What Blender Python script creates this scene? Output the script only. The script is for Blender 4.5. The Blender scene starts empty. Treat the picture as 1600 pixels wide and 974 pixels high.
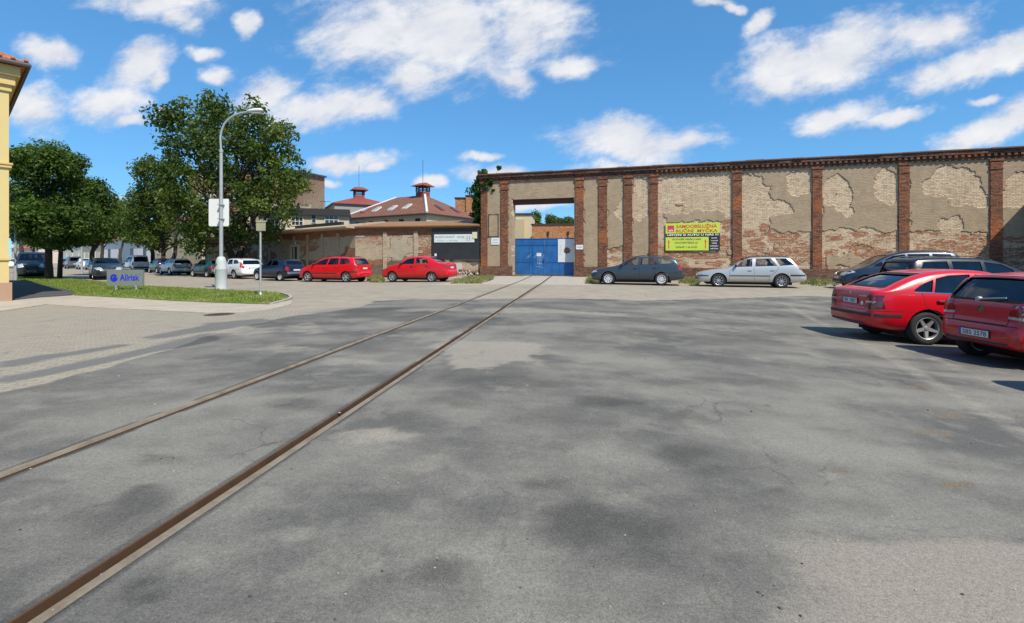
import bpy, bmesh, math, random
import numpy as np
from mathutils import Vector, Matrix
from mathutils.bvhtree import BVHTree
from mathutils.geometry import tessellate_polygon

SC = bpy.context.scene
C = SC.collection
RAD = math.radians
random.seed(7)
RNG = np.random.default_rng(11)

# ------------------------------------------------------------------ camera, sky, sun, exposure
F, CX, YH, CH = 770.0, 800.0, 405.0, 1.27          # focal length in photo pixels, principal column, horizon row, eye height
cam_d = bpy.data.cameras.new('camera')
cam_d.sensor_width = 36.0
cam_d.lens = 36.0 * F / 1600.0
cam_d.shift_y = -(487.0 - YH) / 1600.0
cam_d.clip_start = 0.05
cam_d.clip_end = 5000.0
cam = bpy.data.objects.new('camera', cam_d)
C.objects.link(cam)
cam.location = (0, 0, CH)
cam.rotation_euler = (RAD(90), 0, 0)
SC.camera = cam

SUN_EL, SUN_ROT = RAD(52), RAD(145)
SUN_DIR = Vector((math.sin(SUN_ROT) * math.cos(SUN_EL), math.cos(SUN_ROT) * math.cos(SUN_EL), math.sin(SUN_EL)))
sun_d = bpy.data.lights.new('sun', 'SUN')
sun_d.energy = 5.0
sun_d.angle = RAD(0.5)
sun_d.color = (1.0, 0.92, 0.78)
sun = bpy.data.objects.new('sun', sun_d)
C.objects.link(sun)
sun.rotation_euler = (-SUN_DIR).to_track_quat('-Z', 'Y').to_euler()

SC.view_settings.view_transform = 'Standard'
SC.view_settings.look = 'None'
SC.view_settings.gamma = 1.0
SC.view_settings.use_curve_mapping = False
SC.view_settings.exposure = 0.22
SC.cycles.max_bounces = 6
SC.cycles.transparent_max_bounces = 12
SC.cycles.caustics_reflective = False
SC.cycles.caustics_refractive = False


class NT:
    """small helper to write node trees"""
    def __init__(s, tree):
        s.t = tree; s.n = tree.nodes; s.l = tree.links
    def new(s, typ, **kw):
        nd = s.n.new(typ)
        for k, v in kw.items(): setattr(nd, k, v)
        return nd
    def set(s, sock, v):
        if isinstance(v, bpy.types.NodeSocket): s.l.new(v, sock)
        else:
            if hasattr(sock, 'default_value') and hasattr(sock.default_value, '__len__') and not hasattr(v, '__len__'): v = (v,) * len(sock.default_value)
            if sock.type == 'RGBA' and len(v) == 3: v = tuple(v) + (1,)
            sock.default_value = v
    def math(s, op, a, b=0.0, c=0.0, clamp=False):
        nd = s.new('ShaderNodeMath', operation=op, use_clamp=clamp)
        s.set(nd.inputs[0], a); s.set(nd.inputs[1], b); s.set(nd.inputs[2], c)
        return nd.outputs[0]
    def vmath(s, op, a, b=(0, 0, 0)):
        nd = s.new('ShaderNodeVectorMath', operation=op)
        s.set(nd.inputs[0], a); s.set(nd.inputs[1], b)
        return nd.outputs['Value'] if op in ('LENGTH', 'DOT_PRODUCT', 'DISTANCE') else nd.outputs['Vector']
    def mix(s, f, a, b, blend='MIX'):
        nd = s.new('ShaderNodeMix', data_type='RGBA', blend_type=blend)
        s.set(nd.inputs[0], f); s.set(nd.inputs[6], a); s.set(nd.inputs[7], b)
        return nd.outputs[2]
    def smooth(s, x, lo, hi):
        nd = s.new('ShaderNodeMapRange', interpolation_type='SMOOTHSTEP')
        s.set(nd.inputs[0], x); s.set(nd.inputs[1], lo); s.set(nd.inputs[2], hi)
        return nd.outputs[0]
    def noise(s, vec, scale, detail=4.0, rough=0.55, dist=0.0, dim='3D'):
        nd = s.new('ShaderNodeTexNoise', noise_dimensions=dim)
        s.set(nd.inputs['Vector'], vec); nd.inputs['Scale'].default_value = scale
        nd.inputs['Detail'].default_value = detail; nd.inputs['Roughness'].default_value = rough
        nd.inputs['Distortion'].default_value = dist
        return nd.outputs[0]
    def noise_color(s, vec, scale, detail=4.0):
        nd = s.new('ShaderNodeTexNoise'); s.set(nd.inputs['Vector'], vec)
        nd.inputs['Scale'].default_value = scale; nd.inputs['Detail'].default_value = detail
        return nd.outputs[1]
    def voronoi(s, vec, scale, feature='F1', out='Distance'):
        nd = s.new('ShaderNodeTexVoronoi', feature=feature); s.set(nd.inputs['Vector'], vec); nd.inputs['Scale'].default_value = scale
        return nd.outputs[out]
    def attr(s, name):
        return s.new('ShaderNodeAttribute', attribute_name=name).outputs['Fac']
    def coord(s, kind='Object'):
        return s.new('ShaderNodeTexCoord').outputs[kind]
    def sep(s, v):
        nd = s.new('ShaderNodeSeparateXYZ'); s.set(nd.inputs[0], v); return nd.outputs
    def comb(s, x, y, z):
        nd = s.new('ShaderNodeCombineXYZ'); s.set(nd.inputs[0], x); s.set(nd.inputs[1], y); s.set(nd.inputs[2], z); return nd.outputs[0]
    def scale(s, v, k):
        return s.vmath('MULTIPLY', v, k)
    def bump(s, h, strength=0.3, dist=0.01):
        nd = s.new('ShaderNodeBump'); s.set(nd.inputs['Height'], h)
        nd.inputs['Strength'].default_value = strength; nd.inputs['Distance'].default_value = dist
        return nd.outputs[0]


world = bpy.data.worlds.new('World')
SC.world = world
world.use_nodes = True
W = NT(world.node_tree)
W.n.clear()
sky = W.new('ShaderNodeTexSky', sky_type='NISHITA')
sky.sun_disc = False
sky.sun_elevation = SUN_EL
sky.sun_rotation = SUN_ROT
sky.altitude = 200
sky.air_density = 0.88
sky.dust_density = 0.1
sky.ozone_density = 3.0
hsv = W.new('ShaderNodeHueSaturation')
hsv.inputs['Saturation'].default_value = 1.18
hsv.inputs['Value'].default_value = 1.0
W.l.new(sky.outputs[0], hsv.inputs['Color'])
gam = W.new('ShaderNodeGamma'); gam.inputs['Gamma'].default_value = 0.55; W.l.new(hsv.outputs[0], gam.inputs['Color'])
bg = W.new('ShaderNodeBackground'); W.l.new(W.vmath('MULTIPLY', gam.outputs[0], (0.85, 1.59, 2.20)), bg.inputs[0]); bg.inputs[1].default_value = 0.135
# fair-weather clouds: banks of soft ellipses in direction space, broken up by fractal noise
dirv = W.coord('Generated')
dx, dy, dz = W.sep(dirv)
dyc = W.math('MAXIMUM', dy, 0.02)
cu = W.math('DIVIDE', dx, dyc); cv = W.math('DIVIDE', dz, dyc)
uv = W.comb(cu, cv, 0.0)
warp = W.vmath('SUBTRACT', W.noise_color(uv, 3.2, 5), (0.5, 0.5, 0.5))
warp2 = W.vmath('SUBTRACT', W.noise_color(uv, 14.0, 4), (0.5, 0.5, 0.5))
uvw = W.vmath('ADD', W.vmath('ADD', uv, W.scale(warp, (0.22, 0.12, 0.0))), W.scale(warp2, (0.045, 0.03, 0.0)))
CLOUDS = [
    (690, 45, 190, 80, 0), (575, 62, 110, 48, 12), (650, 125, 60, 36, 0), (830, 40, 70, 60, 0), (800, 130, 40, 22, 0), (893, 108, 48, 18, 8),
    (505, 172, 125, 25, 4), (412, 148, 48, 28, 0), (575, 172, 52, 18, -6),
    (255, 12, 100, 26, -5), (305, 40, 30, 20, 0), (88, 78, 42, 20, -25), (212, 108, 62, 26, 25), (230, 132, 26, 14, 20),
    (55, 163, 48, 30, -15), (150, 168, 58, 24, 0), (188, 188, 40, 9, 0), (232, 180, 16, 5, 0), (390, 42, 16, 21, 0), (322, 90, 26, 11, 0), (342, 120, 25, 11, 0),
    (990, 222, 108, 27, -3), (965, 208, 60, 20, 0), (1065, 226, 60, 11, 0), (950, 258, 60, 10, 0),
    (1310, 88, 178, 44, 14), (1240, 95, 90, 40, 10), (1215, 130, 50, 24, 10), (1440, 48, 100, 26, 14), (1195, 30, 38, 14, 30),
    (1520, 108, 112, 27, 17), (1580, 88, 70, 30, 18), (1305, 184, 78, 22, 12), (1395, 186, 62, 9, 8), (1545, 161, 32, 7, 10),
    (1560, 206, 130, 22, 16), (1620, 180, 60, 30, 10),
    (558, 252, 70, 13, 0), (520, 245, 38, 11, 0), (610, 258, 24, 7, 0), (745, 240, 30, 7, 8), (768, 268, 56, 14, 0), (195, 298, 22, 7, 0),
    (1100, 4, 40, 8, 0), (1140, 12, 20, 7, 0), (820, 318, 60, 9, 0), (520, 277, 26, 6, 0), (680, 288, 16, 9, 0),
    (-150, 120, 150, 40, 0), (-320, 250, 180, 40, 0), (1800, 60, 140, 50, 10), (1950, 260, 200, 50, 5), (400, -150, 220, 60, 0), (1100, -250, 300, 70, 5), (900, -600, 400, 120, 0),
]
best = None
for (px, py, rx, ry, rot) in CLOUDS:
    mp = W.new('ShaderNodeMapping', vector_type='TEXTURE')
    W.l.new(uvw, mp.inputs['Vector'])
    mp.inputs['Location'].default_value = ((px - CX) / F, (YH - py) / F, 0)
    mp.inputs['Rotation'].default_value = (0, 0, RAD(rot))
    mp.inputs['Scale'].default_value = (rx * 1.22 / F, ry * 1.36 / F, 1)
    d = W.math('SUBTRACT', 1.0, W.vmath('LENGTH', mp.outputs[0]))
    best = d if best is None else W.math('SMOOTH_MAX', best, d, 0.18)
skew = W.comb(cu, W.math('ADD', W.math('MULTIPLY', cv, 1.7), W.math('MULTIPLY', cu, -0.35)), 0.0)
n1 = W.noise(skew, 7.0, 10, 0.66, 0.15)
n2 = W.noise(W.vmath('ADD', skew, (-0.012, -0.06, 0)), 7.0, 6, 0.6, 0.15)
n3 = W.noise(skew, 26.0, 6, 0.6)
dens = W.math('ADD', best, W.math('ADD', W.math('MULTIPLY', W.math('SUBTRACT', n1, 0.5), 1.75), W.math('MULTIPLY', W.math('SUBTRACT', n3, 0.5), 0.40)))
cov = W.math('MULTIPLY', W.smooth(dens, -0.10, 0.72), 0.98)
thick = W.smooth(dens, 0.35, 1.2)
shade = W.math('ADD', W.math('MULTIPLY', W.math('SUBTRACT', n1, n2), 1.6), 0.60, clamp=True)
ccol = W.mix(shade, (0.50, 0.55, 0.67), (0.88, 0.88, 0.89))
ccol = W.mix(W.math('MULTIPLY', thick, 0.45), ccol, (0.80, 0.81, 0.84))
bgc = W.new('ShaderNodeBackground'); W.l.new(ccol, bgc.inputs[0]); bgc.inputs[1].default_value = 0.92
fwd = W.smooth(dy, 0.03, 0.12)
covf = W.math('MULTIPLY', W.math('MULTIPLY', cov, fwd), W.smooth(dz, 0.0, 0.05))
ms = W.new('ShaderNodeMixShader'); W.l.new(covf, ms.inputs[0]); W.l.new(bg.outputs[0], ms.inputs[1]); W.l.new(bgc.outputs[0], ms.inputs[2])
wo = W.new('ShaderNodeOutputWorld'); W.l.new(ms.outputs[0], wo.inputs[0])

# ------------------------------------------------------------------ terrain and placing helpers
RD = (0.1338, 0.9910)                   # direction of the rails on the ground
RP = (0.9910, -0.1338)                  # their right-hand perpendicular
DR, DL = -1.915, -3.350                 # inner (gauge) edge of right and left rail

def sstep(x, lo, hi):
    t = np.clip((np.asarray(x, float) - lo) / (hi - lo), 0, 1)
    return t * t * (3 - 2 * t)

def g(x, y):
    """ground height: level along the rails, falling to the car park on the right"""
    x = np.asarray(x, float); y = np.asarray(y, float)
    d = x * RP[0] + y * RP[1]
    q = np.clip(d + 1.3, 0, None)
    fall = 0.072 * q * q / (q + 1.0)
    fall = 0.75 * (1 - np.exp(-fall / 0.75))
    f = 1 - 0.84 * sstep(y, 11, 23)
    left = 0.13 * sstep(-d, 5, 15)
    up = 0.05 * sstep((y + 0.298 * x) * 0.9583, 26.0, 34.5) * sstep(x, -14, 0)
    return -fall * f - left + up

def gz(x, y): return float(g(x, y))

def gp(px, py, dz=0.0):
    """the ground point that the photo shows at this pixel"""
    z = 0.0
    for _ in range(40):
        Y = F * (CH - z) / max(py - YH, 1e-3); X = (px - CX) / F * Y
        z = 0.5 * z + 0.5 * (gz(X, Y) + dz)
    return Vector((X, Y, z))

def at(px, py, Y): return Vector(((px - CX) / F * Y, Y, CH + (YH - py) / F * Y))

# ------------------------------------------------------------------ cpu noise for painted attributes
def _hash(ix, iy, seed):
    h = (ix.astype(np.int64) * 374761393 + iy.astype(np.int64) * 668265263 + seed * 974634777) & 0x7fffffff
    h = ((h ^ (h >> 13)) * 1274126177) & 0x7fffffff
    return ((h ^ (h >> 16)) & 0xffff) / 65535.0
def vnoise(x, y, seed=0):
    x = np.asarray(x, float); y = np.asarray(y, float)
    ix = np.floor(x); iy = np.floor(y); fx = x - ix; fy = y - iy
    fx = fx * fx * (3 - 2 * fx); fy = fy * fy * (3 - 2 * fy)
    a = _hash(ix, iy, seed); b = _hash(ix + 1, iy, seed); c = _hash(ix, iy + 1, seed); d = _hash(ix + 1, iy + 1, seed)
    return (a * (1 - fx) + b * fx) * (1 - fy) + (c * (1 - fx) + d * fx) * fy
def fbm(x, y, octv=4, seed=0):
    s = 0; a = 0.5; t = 0
    for k in range(octv):
        s = s + a * vnoise(x * 2 ** k, y * 2 ** k, seed + k * 17); t += a; a *= 0.5
    return s / t
def inpoly(x, y, poly):
    x = np.asarray(x, float); y = np.asarray(y, float)
    r = np.zeros(x.shape, bool); n = len(poly)
    for i in range(n):
        x0, y0 = poly[i][0], poly[i][1]; x1, y1 = poly[(i + 1) % n][0], poly[(i + 1) % n][1]
        c = ((y0 > y) != (y1 > y))
        xi = (x1 - x0) * (y - y0) / ((y1 - y0) if y1 != y0 else 1e-9) + x0
        r ^= c & (x < xi)
    return r
def polydist(x, y, poly):
    """signed distance, positive inside"""
    x = np.asarray(x, float); y = np.asarray(y, float)
    best = np.full(x.shape, 1e9); n = len(poly)
    for i in range(n):
        ax, ay = poly[i][0], poly[i][1]; bx, by = poly[(i + 1) % n][0], poly[(i + 1) % n][1]
        ex, ey = bx - ax, by - ay; L = ex * ex + ey * ey + 1e-12
        t = np.clip(((x - ax) * ex + (y - ay) * ey) / L, 0, 1)
        best = np.minimum(best, np.hypot(x - ax - t * ex, y - ay - t * ey))
    return np.where(inpoly(x, y, poly), best, -best)

# ------------------------------------------------------------------ object helpers
def tag(o, label, cat, group=None, kind=None):
    if label: o['label'] = label
    if cat: o['category'] = cat
    if group: o['group'] = group
    if kind: o['kind'] = kind
    return o
def thing(name, label, cat, loc=(0, 0, 0), rz=0.0, group=None):
    o = bpy.data.objects.new(name, None); C.objects.link(o)
    o.location = loc; o.rotation_euler = (0, 0, rz); o.empty_display_size = 0.2
    return tag(o, label, cat, group)
def link(name, me, mats=None, parent=None, loc=None, rz=None):
    o = bpy.data.objects.new(name, me); C.objects.link(o)
    if mats is not None:
        for m in (mats if isinstance(mats, (list, tuple)) else [mats]): me.materials.append(m)
    if parent is not None: o.parent = parent
    if loc is not None: o.location = loc
    if rz is not None: o.rotation_euler = (0, 0, rz)
    return o
def structure(o):
    o['kind'] = 'structure'; return o

class MB:
    """collects boxes, tubes, lathes and polygons into one mesh"""
    def __init__(s): s.v = []; s.f = []; s.m = []; s.sm = []
    def add(s, vs, fs, mi=0, smooth=False, M=None):
        o = len(s.v)
        if M is not None: vs = [M @ Vector(v) for v in vs]
        s.v += [tuple(v) for v in vs]
        for f in fs: s.f.append(tuple(i + o for i in f)); s.m.append(mi); s.sm.append(smooth)
        return s
    def box(s, x0, x1, y0, y1, z0, z1, mi=0, M=None):
        vs = [(x0, y0, z0), (x1, y0, z0), (x1, y1, z0), (x0, y1, z0), (x0, y0, z1), (x1, y0, z1), (x1, y1, z1), (x0, y1, z1)]
        return s.add(vs, [(0, 3, 2, 1), (4, 5, 6, 7), (0, 1, 5, 4), (1, 2, 6, 5), (2, 3, 7, 6), (3, 0, 4, 7)], mi, False, M)
    def prism(s, poly, y0, y1, mi=0, M=None, axes='xz'):
        """polygon in the x-z plane pushed from y0 to y1 (or x-y from z0 to z1 with axes 'xy', y-z along x with 'yz')"""
        n = len(poly)
        def P(a, b, t): return (a, t, b) if axes == 'xz' else ((a, b, t) if axes == 'xy' else (t, a, b))
        vs = [P(a, b, y0) for a, b in poly] + [P(a, b, y1) for a, b in poly]
        tris = tessellate_polygon([[Vector((a, b, 0)) for a, b in poly]])
        fs = [tuple(t) for t in tris] + [tuple(i + n for i in reversed(t)) for t in tris]
        fs += [(i, i + n, (i + 1) % n + n, (i + 1) % n) for i in range(n)]
        return s.add(vs, fs, mi, False, M)
    def tube(s, pts, rad, seg=8, mi=0, caps=True, M=None):
        pts = [Vector(p) for p in pts]; n = len(pts)
        rad = rad if hasattr(rad, '__len__') else [rad] * n
        vs = []; fs = []; prev = None
        for i, p in enumerate(pts):
            t = (pts[min(i + 1, n - 1)] - pts[max(i - 1, 0)]).normalized()
            a = prev if prev is not None else (Vector((1, 0, 0)) if abs(t.x) < 0.9 else Vector((0, 1, 0)))
            a = (a - t * a.dot(t)).normalized(); b = t.cross(a); prev = a
            for k in range(seg):
                w = 2 * math.pi * k / seg
                vs.append(p + (a * math.cos(w) + b * math.sin(w)) * rad[i])
        for i in range(n - 1):
            for k in range(seg):
                fs.append((i * seg + k, i * seg + (k + 1) % seg, (i + 1) * seg + (k + 1) % seg, (i + 1) * seg + k))
        if caps: fs += [tuple(reversed(range(seg))), tuple(range((n - 1) * seg, n * seg))]
        return s.add(vs, fs, mi, True, M)
    def lathe(s, prof, seg=24, mi=0, M=None, closed=False):
        """profile of (r, z) turned about z"""
        n = len(prof); vs = []; fs = []
        for k in range(seg):
            w = 2 * math.pi * k / seg
            for r, z in prof: vs.append((r * math.cos(w), r * math.sin(w), z))
        for k in range(seg):
            k2 = (k + 1) % seg
            for i in range(n - (0 if closed else 1)):
                j = (i + 1) % n
                fs.append((k * n + i, k2 * n + i, k2 * n + j, k * n + j))
        return s.add(vs, fs, mi, True, M)
    def mesh(s, name):
        me = bpy.data.meshes.new(name); me.from_pydata(s.v, [], s.f)
        me.polygons.foreach_set('material_index', s.m); me.polygons.foreach_set('use_smooth', s.sm)
        me.update(); return me
    def build(s, name, mats, parent=None, loc=None, rz=None, sharp=40, weld=False):
        me = s.mesh(name)
        bm = bmesh.new(); bm.from_mesh(me)
        if weld: bmesh.ops.remove_doubles(bm, verts=bm.verts, dist=1e-5)
        bmesh.ops.recalc_face_normals(bm, faces=bm.faces); bm.to_mesh(me); bm.free()
        if any(s.sm): me.set_sharp_from_angle(angle=RAD(sharp))
        return link(name, me, mats, parent, loc, rz)

def set_attr(me, name, arr):
    a = me.attributes.new(name, 'FLOAT', 'POINT'); a.data.foreach_set('value', np.asarray(arr, np.float32).ravel())

def grid_mesh(name, X, Y, Z, keep=None, smooth=True):
    """mesh from 2-d arrays"""
    n, m = X.shape
    me = bpy.data.meshes.new(name)
    co = np.stack([X, Y, Z], -1).reshape(-1, 3)
    i = np.arange(n * m).reshape(n, m)
    q = np.stack([i[:-1, :-1], i[:-1, 1:], i[1:, 1:], i[1:, :-1]], -1)
    q = q[keep] if keep is not None else q.reshape(-1, 4)
    me.from_pydata(co.tolist(), [], q.tolist())
    me.polygons.foreach_set('use_smooth', [smooth] * len(me.polygons)); me.update()
    return me

# ------------------------------------------------------------------ materials
def material(name):
    m = bpy.data.materials.new(name); m.use_nodes = True
    t = NT(m.node_tree); t.n.clear()
    out = t.new('ShaderNodeOutputMaterial'); b = t.new('ShaderNodeBsdfPrincipled')
    t.l.new(b.outputs[0], out.inputs[0]); t.b = b; t.out = out
    return m, t
_mats = {}
def plain(name, col, rough=0.6, metal=0.0, coat=0.0, var=0.12, scale=6.0, spec=0.5, bump=0.0):
    """a surface colour broken up by mild noise"""
    if name in _mats: return _mats[name]
    m, t = material(name)
    v = t.coord('Object')
    n = t.noise(v, scale, 5, 0.6)
    k = t.math('ADD', t.math('MULTIPLY', t.math('SUBTRACT', n, 0.5), 2 * var), 1.0)
    c = t.mix(1.0, col, t.comb(k, k, k), 'MULTIPLY')
    t.set(t.b.inputs['Base Color'], c)
    t.set(t.b.inputs['Roughness'], t.math('ADD', t.math('MULTIPLY', t.math('SUBTRACT', n, 0.5), 0.25), rough, clamp=True))
    t.b.inputs['Metallic'].default_value = metal
    t.b.inputs['Coat Weight'].default_value = coat
    t.b.inputs['Coat Roughness'].default_value = 0.05
    t.b.inputs['Specular IOR Level'].default_value = spec
    if bump: t.set(t.b.inputs['Normal'], t.bump(t.noise(v, scale * 4, 4), bump, 0.01))
    _mats[name] = m
    return m

# ------------------------------------------------------------------ ground: one sheet laid out along the rails, with a slot for each rail
HW, GW = 0.060, 0.065                   # width of the rail head and of the flangeway beside it
def rail_to_world(t, d): return d * RP[0] + t * RD[0], d * RP[1] + t * RD[1]

def lines(parts):
    out = []
    for a, b, st in parts:
        n = max(1, int(round((b - a) / st))); out += list(np.linspace(a, b, n, endpoint=False))
    return out
tl = lines([(-30, -2, 2), (-2, 1, .3), (1, 9, .08), (9, 16, .14), (16, 44, .3), (44, 120, 3), (120, 700, 30)]) + [700]
dl = lines([(-500, -100, 25), (-100, -40, 4), (-40, -16, .6), (-16, -6, .25), (-6, 8, .1), (8, 22, .25), (22, 60, 1.5), (60, 500, 25)]) + [500]
slots = [(DL - HW, DL + GW), (DR - GW, DR + HW)]
dl = [d for d in dl if not any(a - .07 < d < b + .07 for a, b in slots)]
low = {}
for a, b in slots:
    dl += [a - .05, a - .018, a, a + .003, b - .003, b, b + .018, b + .05]; low[a + .003] = 1; low[b - .003] = 1
dl = np.array(sorted(dl)); tl = np.array(sorted(tl))
isl = np.array([d in low for d in dl])
T2, D2 = np.meshgrid(tl, dl, indexing='ij')
GX, GY = rail_to_world(T2, D2)
GZ = g(GX, GY)
GZ = GZ + (fbm(GX * .8, GY * .8, 3, 5) - .5) * .012 * (np.abs(D2 - (DR + DL) / 2) > 1.2) * (GY < 40)
GZ = np.where(isl[None, :], GZ - .12, GZ)
ground_me = grid_mesh('ground', GX, GY, GZ)

def W2(pts): return [tuple(gp(*p)[:2]) for p in pts]
def paint_ellipses(lst, soft=.55, seed=3, wob=.5):
    out = np.zeros(GX.shape)
    for e in lst:
        px, py, rx, ry = e[:4]; k = e[4] if len(e) > 4 else 1.0
        c = gp(px, py); a = gp(px + rx, py); b0 = gp(px, py - ry); b1 = gp(px, py + ry)
        ru = abs(a.x - c.x); rv = abs(b0.y - b1.y) / 2; vy = (b0.y + b1.y) / 2
        sl = (b0.x - b1.x) / (b0.y - b1.y)
        v = (GY - vy); u = GX - c.x - sl * v
        r = np.hypot(u / ru, v / rv)
        near = r < 2.2
        if not near.any(): continue
        w = (fbm(GX[near] * 2.2 / max(ru, .3) + px, GY[near] * 2.2 / max(ru, .3), 3, seed) - .5) * 2 * wob
        out[near] = np.maximum(out[near], k * (1 - sstep(r[near] + w, 1 - soft, 1 + soft)))
    return out
def paint_poly(pts, soft=.12, wob=.35, seed=9, world=False, fr=1.2):
    P = pts if world else W2(pts)
    sd = polydist(GX, GY, P) + (fbm(GX * fr, GY * fr, 4, seed) - .5) * 2 * wob
    return sstep(sd, -soft, soft)

yard = W2([(0, 618), (95, 598), (240, 552), (385, 509), (440, 497), (520, 487), (556, 481), (585, 471), (640, 468), (800, 467), (1000, 469), (1230, 463)])
yard += [(20, 19.5), (60, 8), (60, -30), (-3.6, -30), (-3.7, 0)]
a_yard = paint_poly(yard, .10, .22, 9, True)
a_yard = np.where(GY < 1.5, 1, a_yard)
road_poly = W2([(440, 485), (520, 487), (585, 471), (640, 468), (800, 467), (1000, 469), (1230, 463)]) + [(20, 19.5), (60, 8), (60, 200), (-300, 200), (-300, 60)] + W2([(20, 430), (150, 441), (336, 455), (452, 468)])
a_sett = (1 - a_yard) * (1 - sstep(polydist(GX, GY, road_poly), -.1, .1)) * (GX < -3)
LIGHT = [(768, 551, 78, 17), (700, 540, 30, 9), (590, 682, 52, 13), (440, 546, 70, 8, .8), (545, 566, 55, 7, .8), (655, 524, 45, 6, .8), (370, 516, 58, 8, .9), (478, 513, 32, 8, .9),
         (420, 545, 60, 6, .5), (860, 487, 150, 4, .9), (700, 485, 90, 3, .8), (1130, 497, 70, 5, .5), (1000, 525, 60, 5, .4), (1140, 515, 60, 3, .6), (790, 612, 50, 8, .35), (520, 600, 40, 6, .35), (640, 735, 50, 14, .45), (500, 760, 60, 14, .4), (330, 860, 70, 20, .4), (40, 790, 60, 16, .5), (60, 640, 60, 6, .3),
         (1080, 660, 22, 7, .7), (970, 752, 9, 11, .8), (850, 752, 22, 9, .6), (1000, 775, 110, 16, .45), (1300, 745, 20, 7, .7), (540, 880, 60, 26, .45), (590, 700, 90, 22, .35), (1200, 560, 30, 5, .7), (1100, 600, 40, 6, .35), (455, 835, 40, 16, .4), (520, 925, 40, 20, .3), (1135, 905, 16, 24, .4), (830, 815, 60, 16, .3), (1480, 585, 60, 4, .3)]
DARK = [(228, 785, 62, 28), (165, 820, 80, 26, .7), (70, 757, 40, 8, .8), (960, 825, 120, 38, .9), (690, 898, 52, 34), (222, 927, 34, 24), (1000, 868, 80, 34, .6), (470, 632, 50, 9, .7), (350, 640, 60, 9, .5), (255, 720, 60, 14, .6), (1060, 712, 50, 18, .8), (1110, 735, 46, 14, .6),
        (950, 628, 46, 9, .9), (843, 757, 42, 16, .8), (760, 588, 100, 18, .7), (720, 625, 90, 14, .6), (660, 655, 60, 16, .5), (600, 488, 90, 9, .8), (700, 500, 90, 10, .7), (640, 520, 60, 10, .7), (560, 545, 60, 10, .6), (420, 575, 70, 10, .5), (905, 480, 80, 6, .5), (960, 500, 90, 8, .5), (880, 700, 34, 14, .6), (640, 740, 44, 16, .4), (590, 900, 50, 16, .5), (1210, 770, 14, 7, .9), (1330, 790, 90, 22, .5), (1190, 800, 60, 16, .5),
        (840, 655, 60, 12, .5), (900, 845, 60, 26, .5), (740, 930, 60, 26, .5), (900, 950, 90, 28, .5), (580, 780, 70, 16, .4), (1130, 560, 90, 8, .4), (330, 700, 40, 12, .5), (120, 690, 60, 10, .4), (1070, 790, 60, 12, .4)]
DIRT = [(1494, 757, 30, 9), (1448, 676, 46, 5, .8), (1482, 650, 30, 5, .8), (1440, 605, 18, 4, .9), (1518, 713, 18, 5, .9), (1490, 722, 22, 3, .7), (1318, 737, 20, 7, .8), (1195, 635, 8, 3), (1140, 628, 8, 3, .7), (66, 609, 13, 3), (1600, 654, 14, 3), (1580, 700, 10, 3), (1140, 885, 10, 14, .5), (1250, 832, 60, 4, .6), (1510, 846, 40, 4, .6)]
a_light = paint_ellipses(LIGHT, .65, 21, .75)
a_dark = paint_ellipses(DARK, .7, 33, .6)
for pts in ([(0, 566), (60, 556), (186, 538), (192, 542), (60, 565), (0, 577)], [(0, 588), (100, 573), (300, 527), (330, 520), (345, 530), (200, 560), (60, 590), (0, 602)], [(225, 528), (330, 505), (420, 497), (430, 503), (330, 517), (232, 531)]):
    a_dark = np.maximum(a_dark, paint_poly(pts, .10, .12, 4) * 1.3)
a_light = np.maximum(a_light * .72, .85 * paint_poly([(688, 547), (728, 534), (838, 536), (848, 545), (822, 561), (765, 573), (712, 577)], .04, .10, 41))
def paint_line(pts, w, k, wob=.04):
    P = W2(pts); best = np.full(GX.shape, 9.)
    for (ax, ay), (bx, by) in zip(P[:-1], P[1:]):
        ex, ey = bx - ax, by - ay; t_ = np.clip(((GX - ax) * ex + (GY - ay) * ey) / (ex * ex + ey * ey), 0, 1)
        best = np.minimum(best, np.hypot(GX - ax - t_ * ex, GY - ay - t_ * ey))
    return k * (1 - sstep(best + (fbm(GX * 2, GY * 2, 3, 6) - .5) * 2 * wob, w * .3, w))
for L_, w_, k_ in (([(1225, 474), (1290, 508), (1370, 548), (1460, 598), (1560, 655), (1640, 700)], .22, .5), ([(1440, 553), (1520, 585), (1600, 622)], .2, .4), ([(1050, 500), (1130, 508), (1210, 525), (1290, 560)], .3, .3), ([(560, 520), (700, 500), (900, 490)], .25, .3)):
    a_light = np.maximum(a_light, paint_line(L_, w_, k_))
for L_, w_, k_ in (([(980, 974), (930, 860), (900, 760), (890, 690)], .25, .35), ([(1180, 974), (1090, 850), (1040, 760)], .25, .3), ([(560, 600), (760, 560), (1000, 545), (1200, 550)], .3, .35), ([(200, 640), (380, 590), (520, 545)], .25, .35)):
    a_dark = np.maximum(a_dark, paint_line(L_, w_, k_, .12))
for a, b in slots: a_dark = np.maximum(a_dark, .95 * (1 - sstep(np.maximum(a - D2, D2 - b), .012, .05)) * (fbm(T2 * 1.3, D2 * 3, 3, 2) > .40))
a_dirt = paint_ellipses([d[:4] + ((d[4] if len(d) > 4 else 1.0) * .82,) for d in DIRT], .75, 8, 1.0)
cpoly = W2([(1196, 836), (1330, 838), (1450, 842), (1600, 853), (1900, 880)]) + [(6, -.5), (1.0, -.5)] + W2([(1185, 974), (1175, 900)])
a_coarse = paint_poly(cpoly, .08, .10, 14, True, 3.0) * sstep(GX - .42 * GY + .9 * (fbm(GX * 1.5, GY * 1.5, 4, 3) - .5), -.15, .75)
apron = W2([(575, 447), (690, 446), (740, 440), (770, 433.5), (740, 431.5), (905, 431.0), (940, 432), (920, 437), (922, 446), (780, 444.5)])
conc = W2([(662, 446), (688, 444), (745, 435), (745, 430), (925, 430), (925, 445.6), (780, 444.4)])
a_conc = paint_poly(conc, .1, .08, 2, True)
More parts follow.
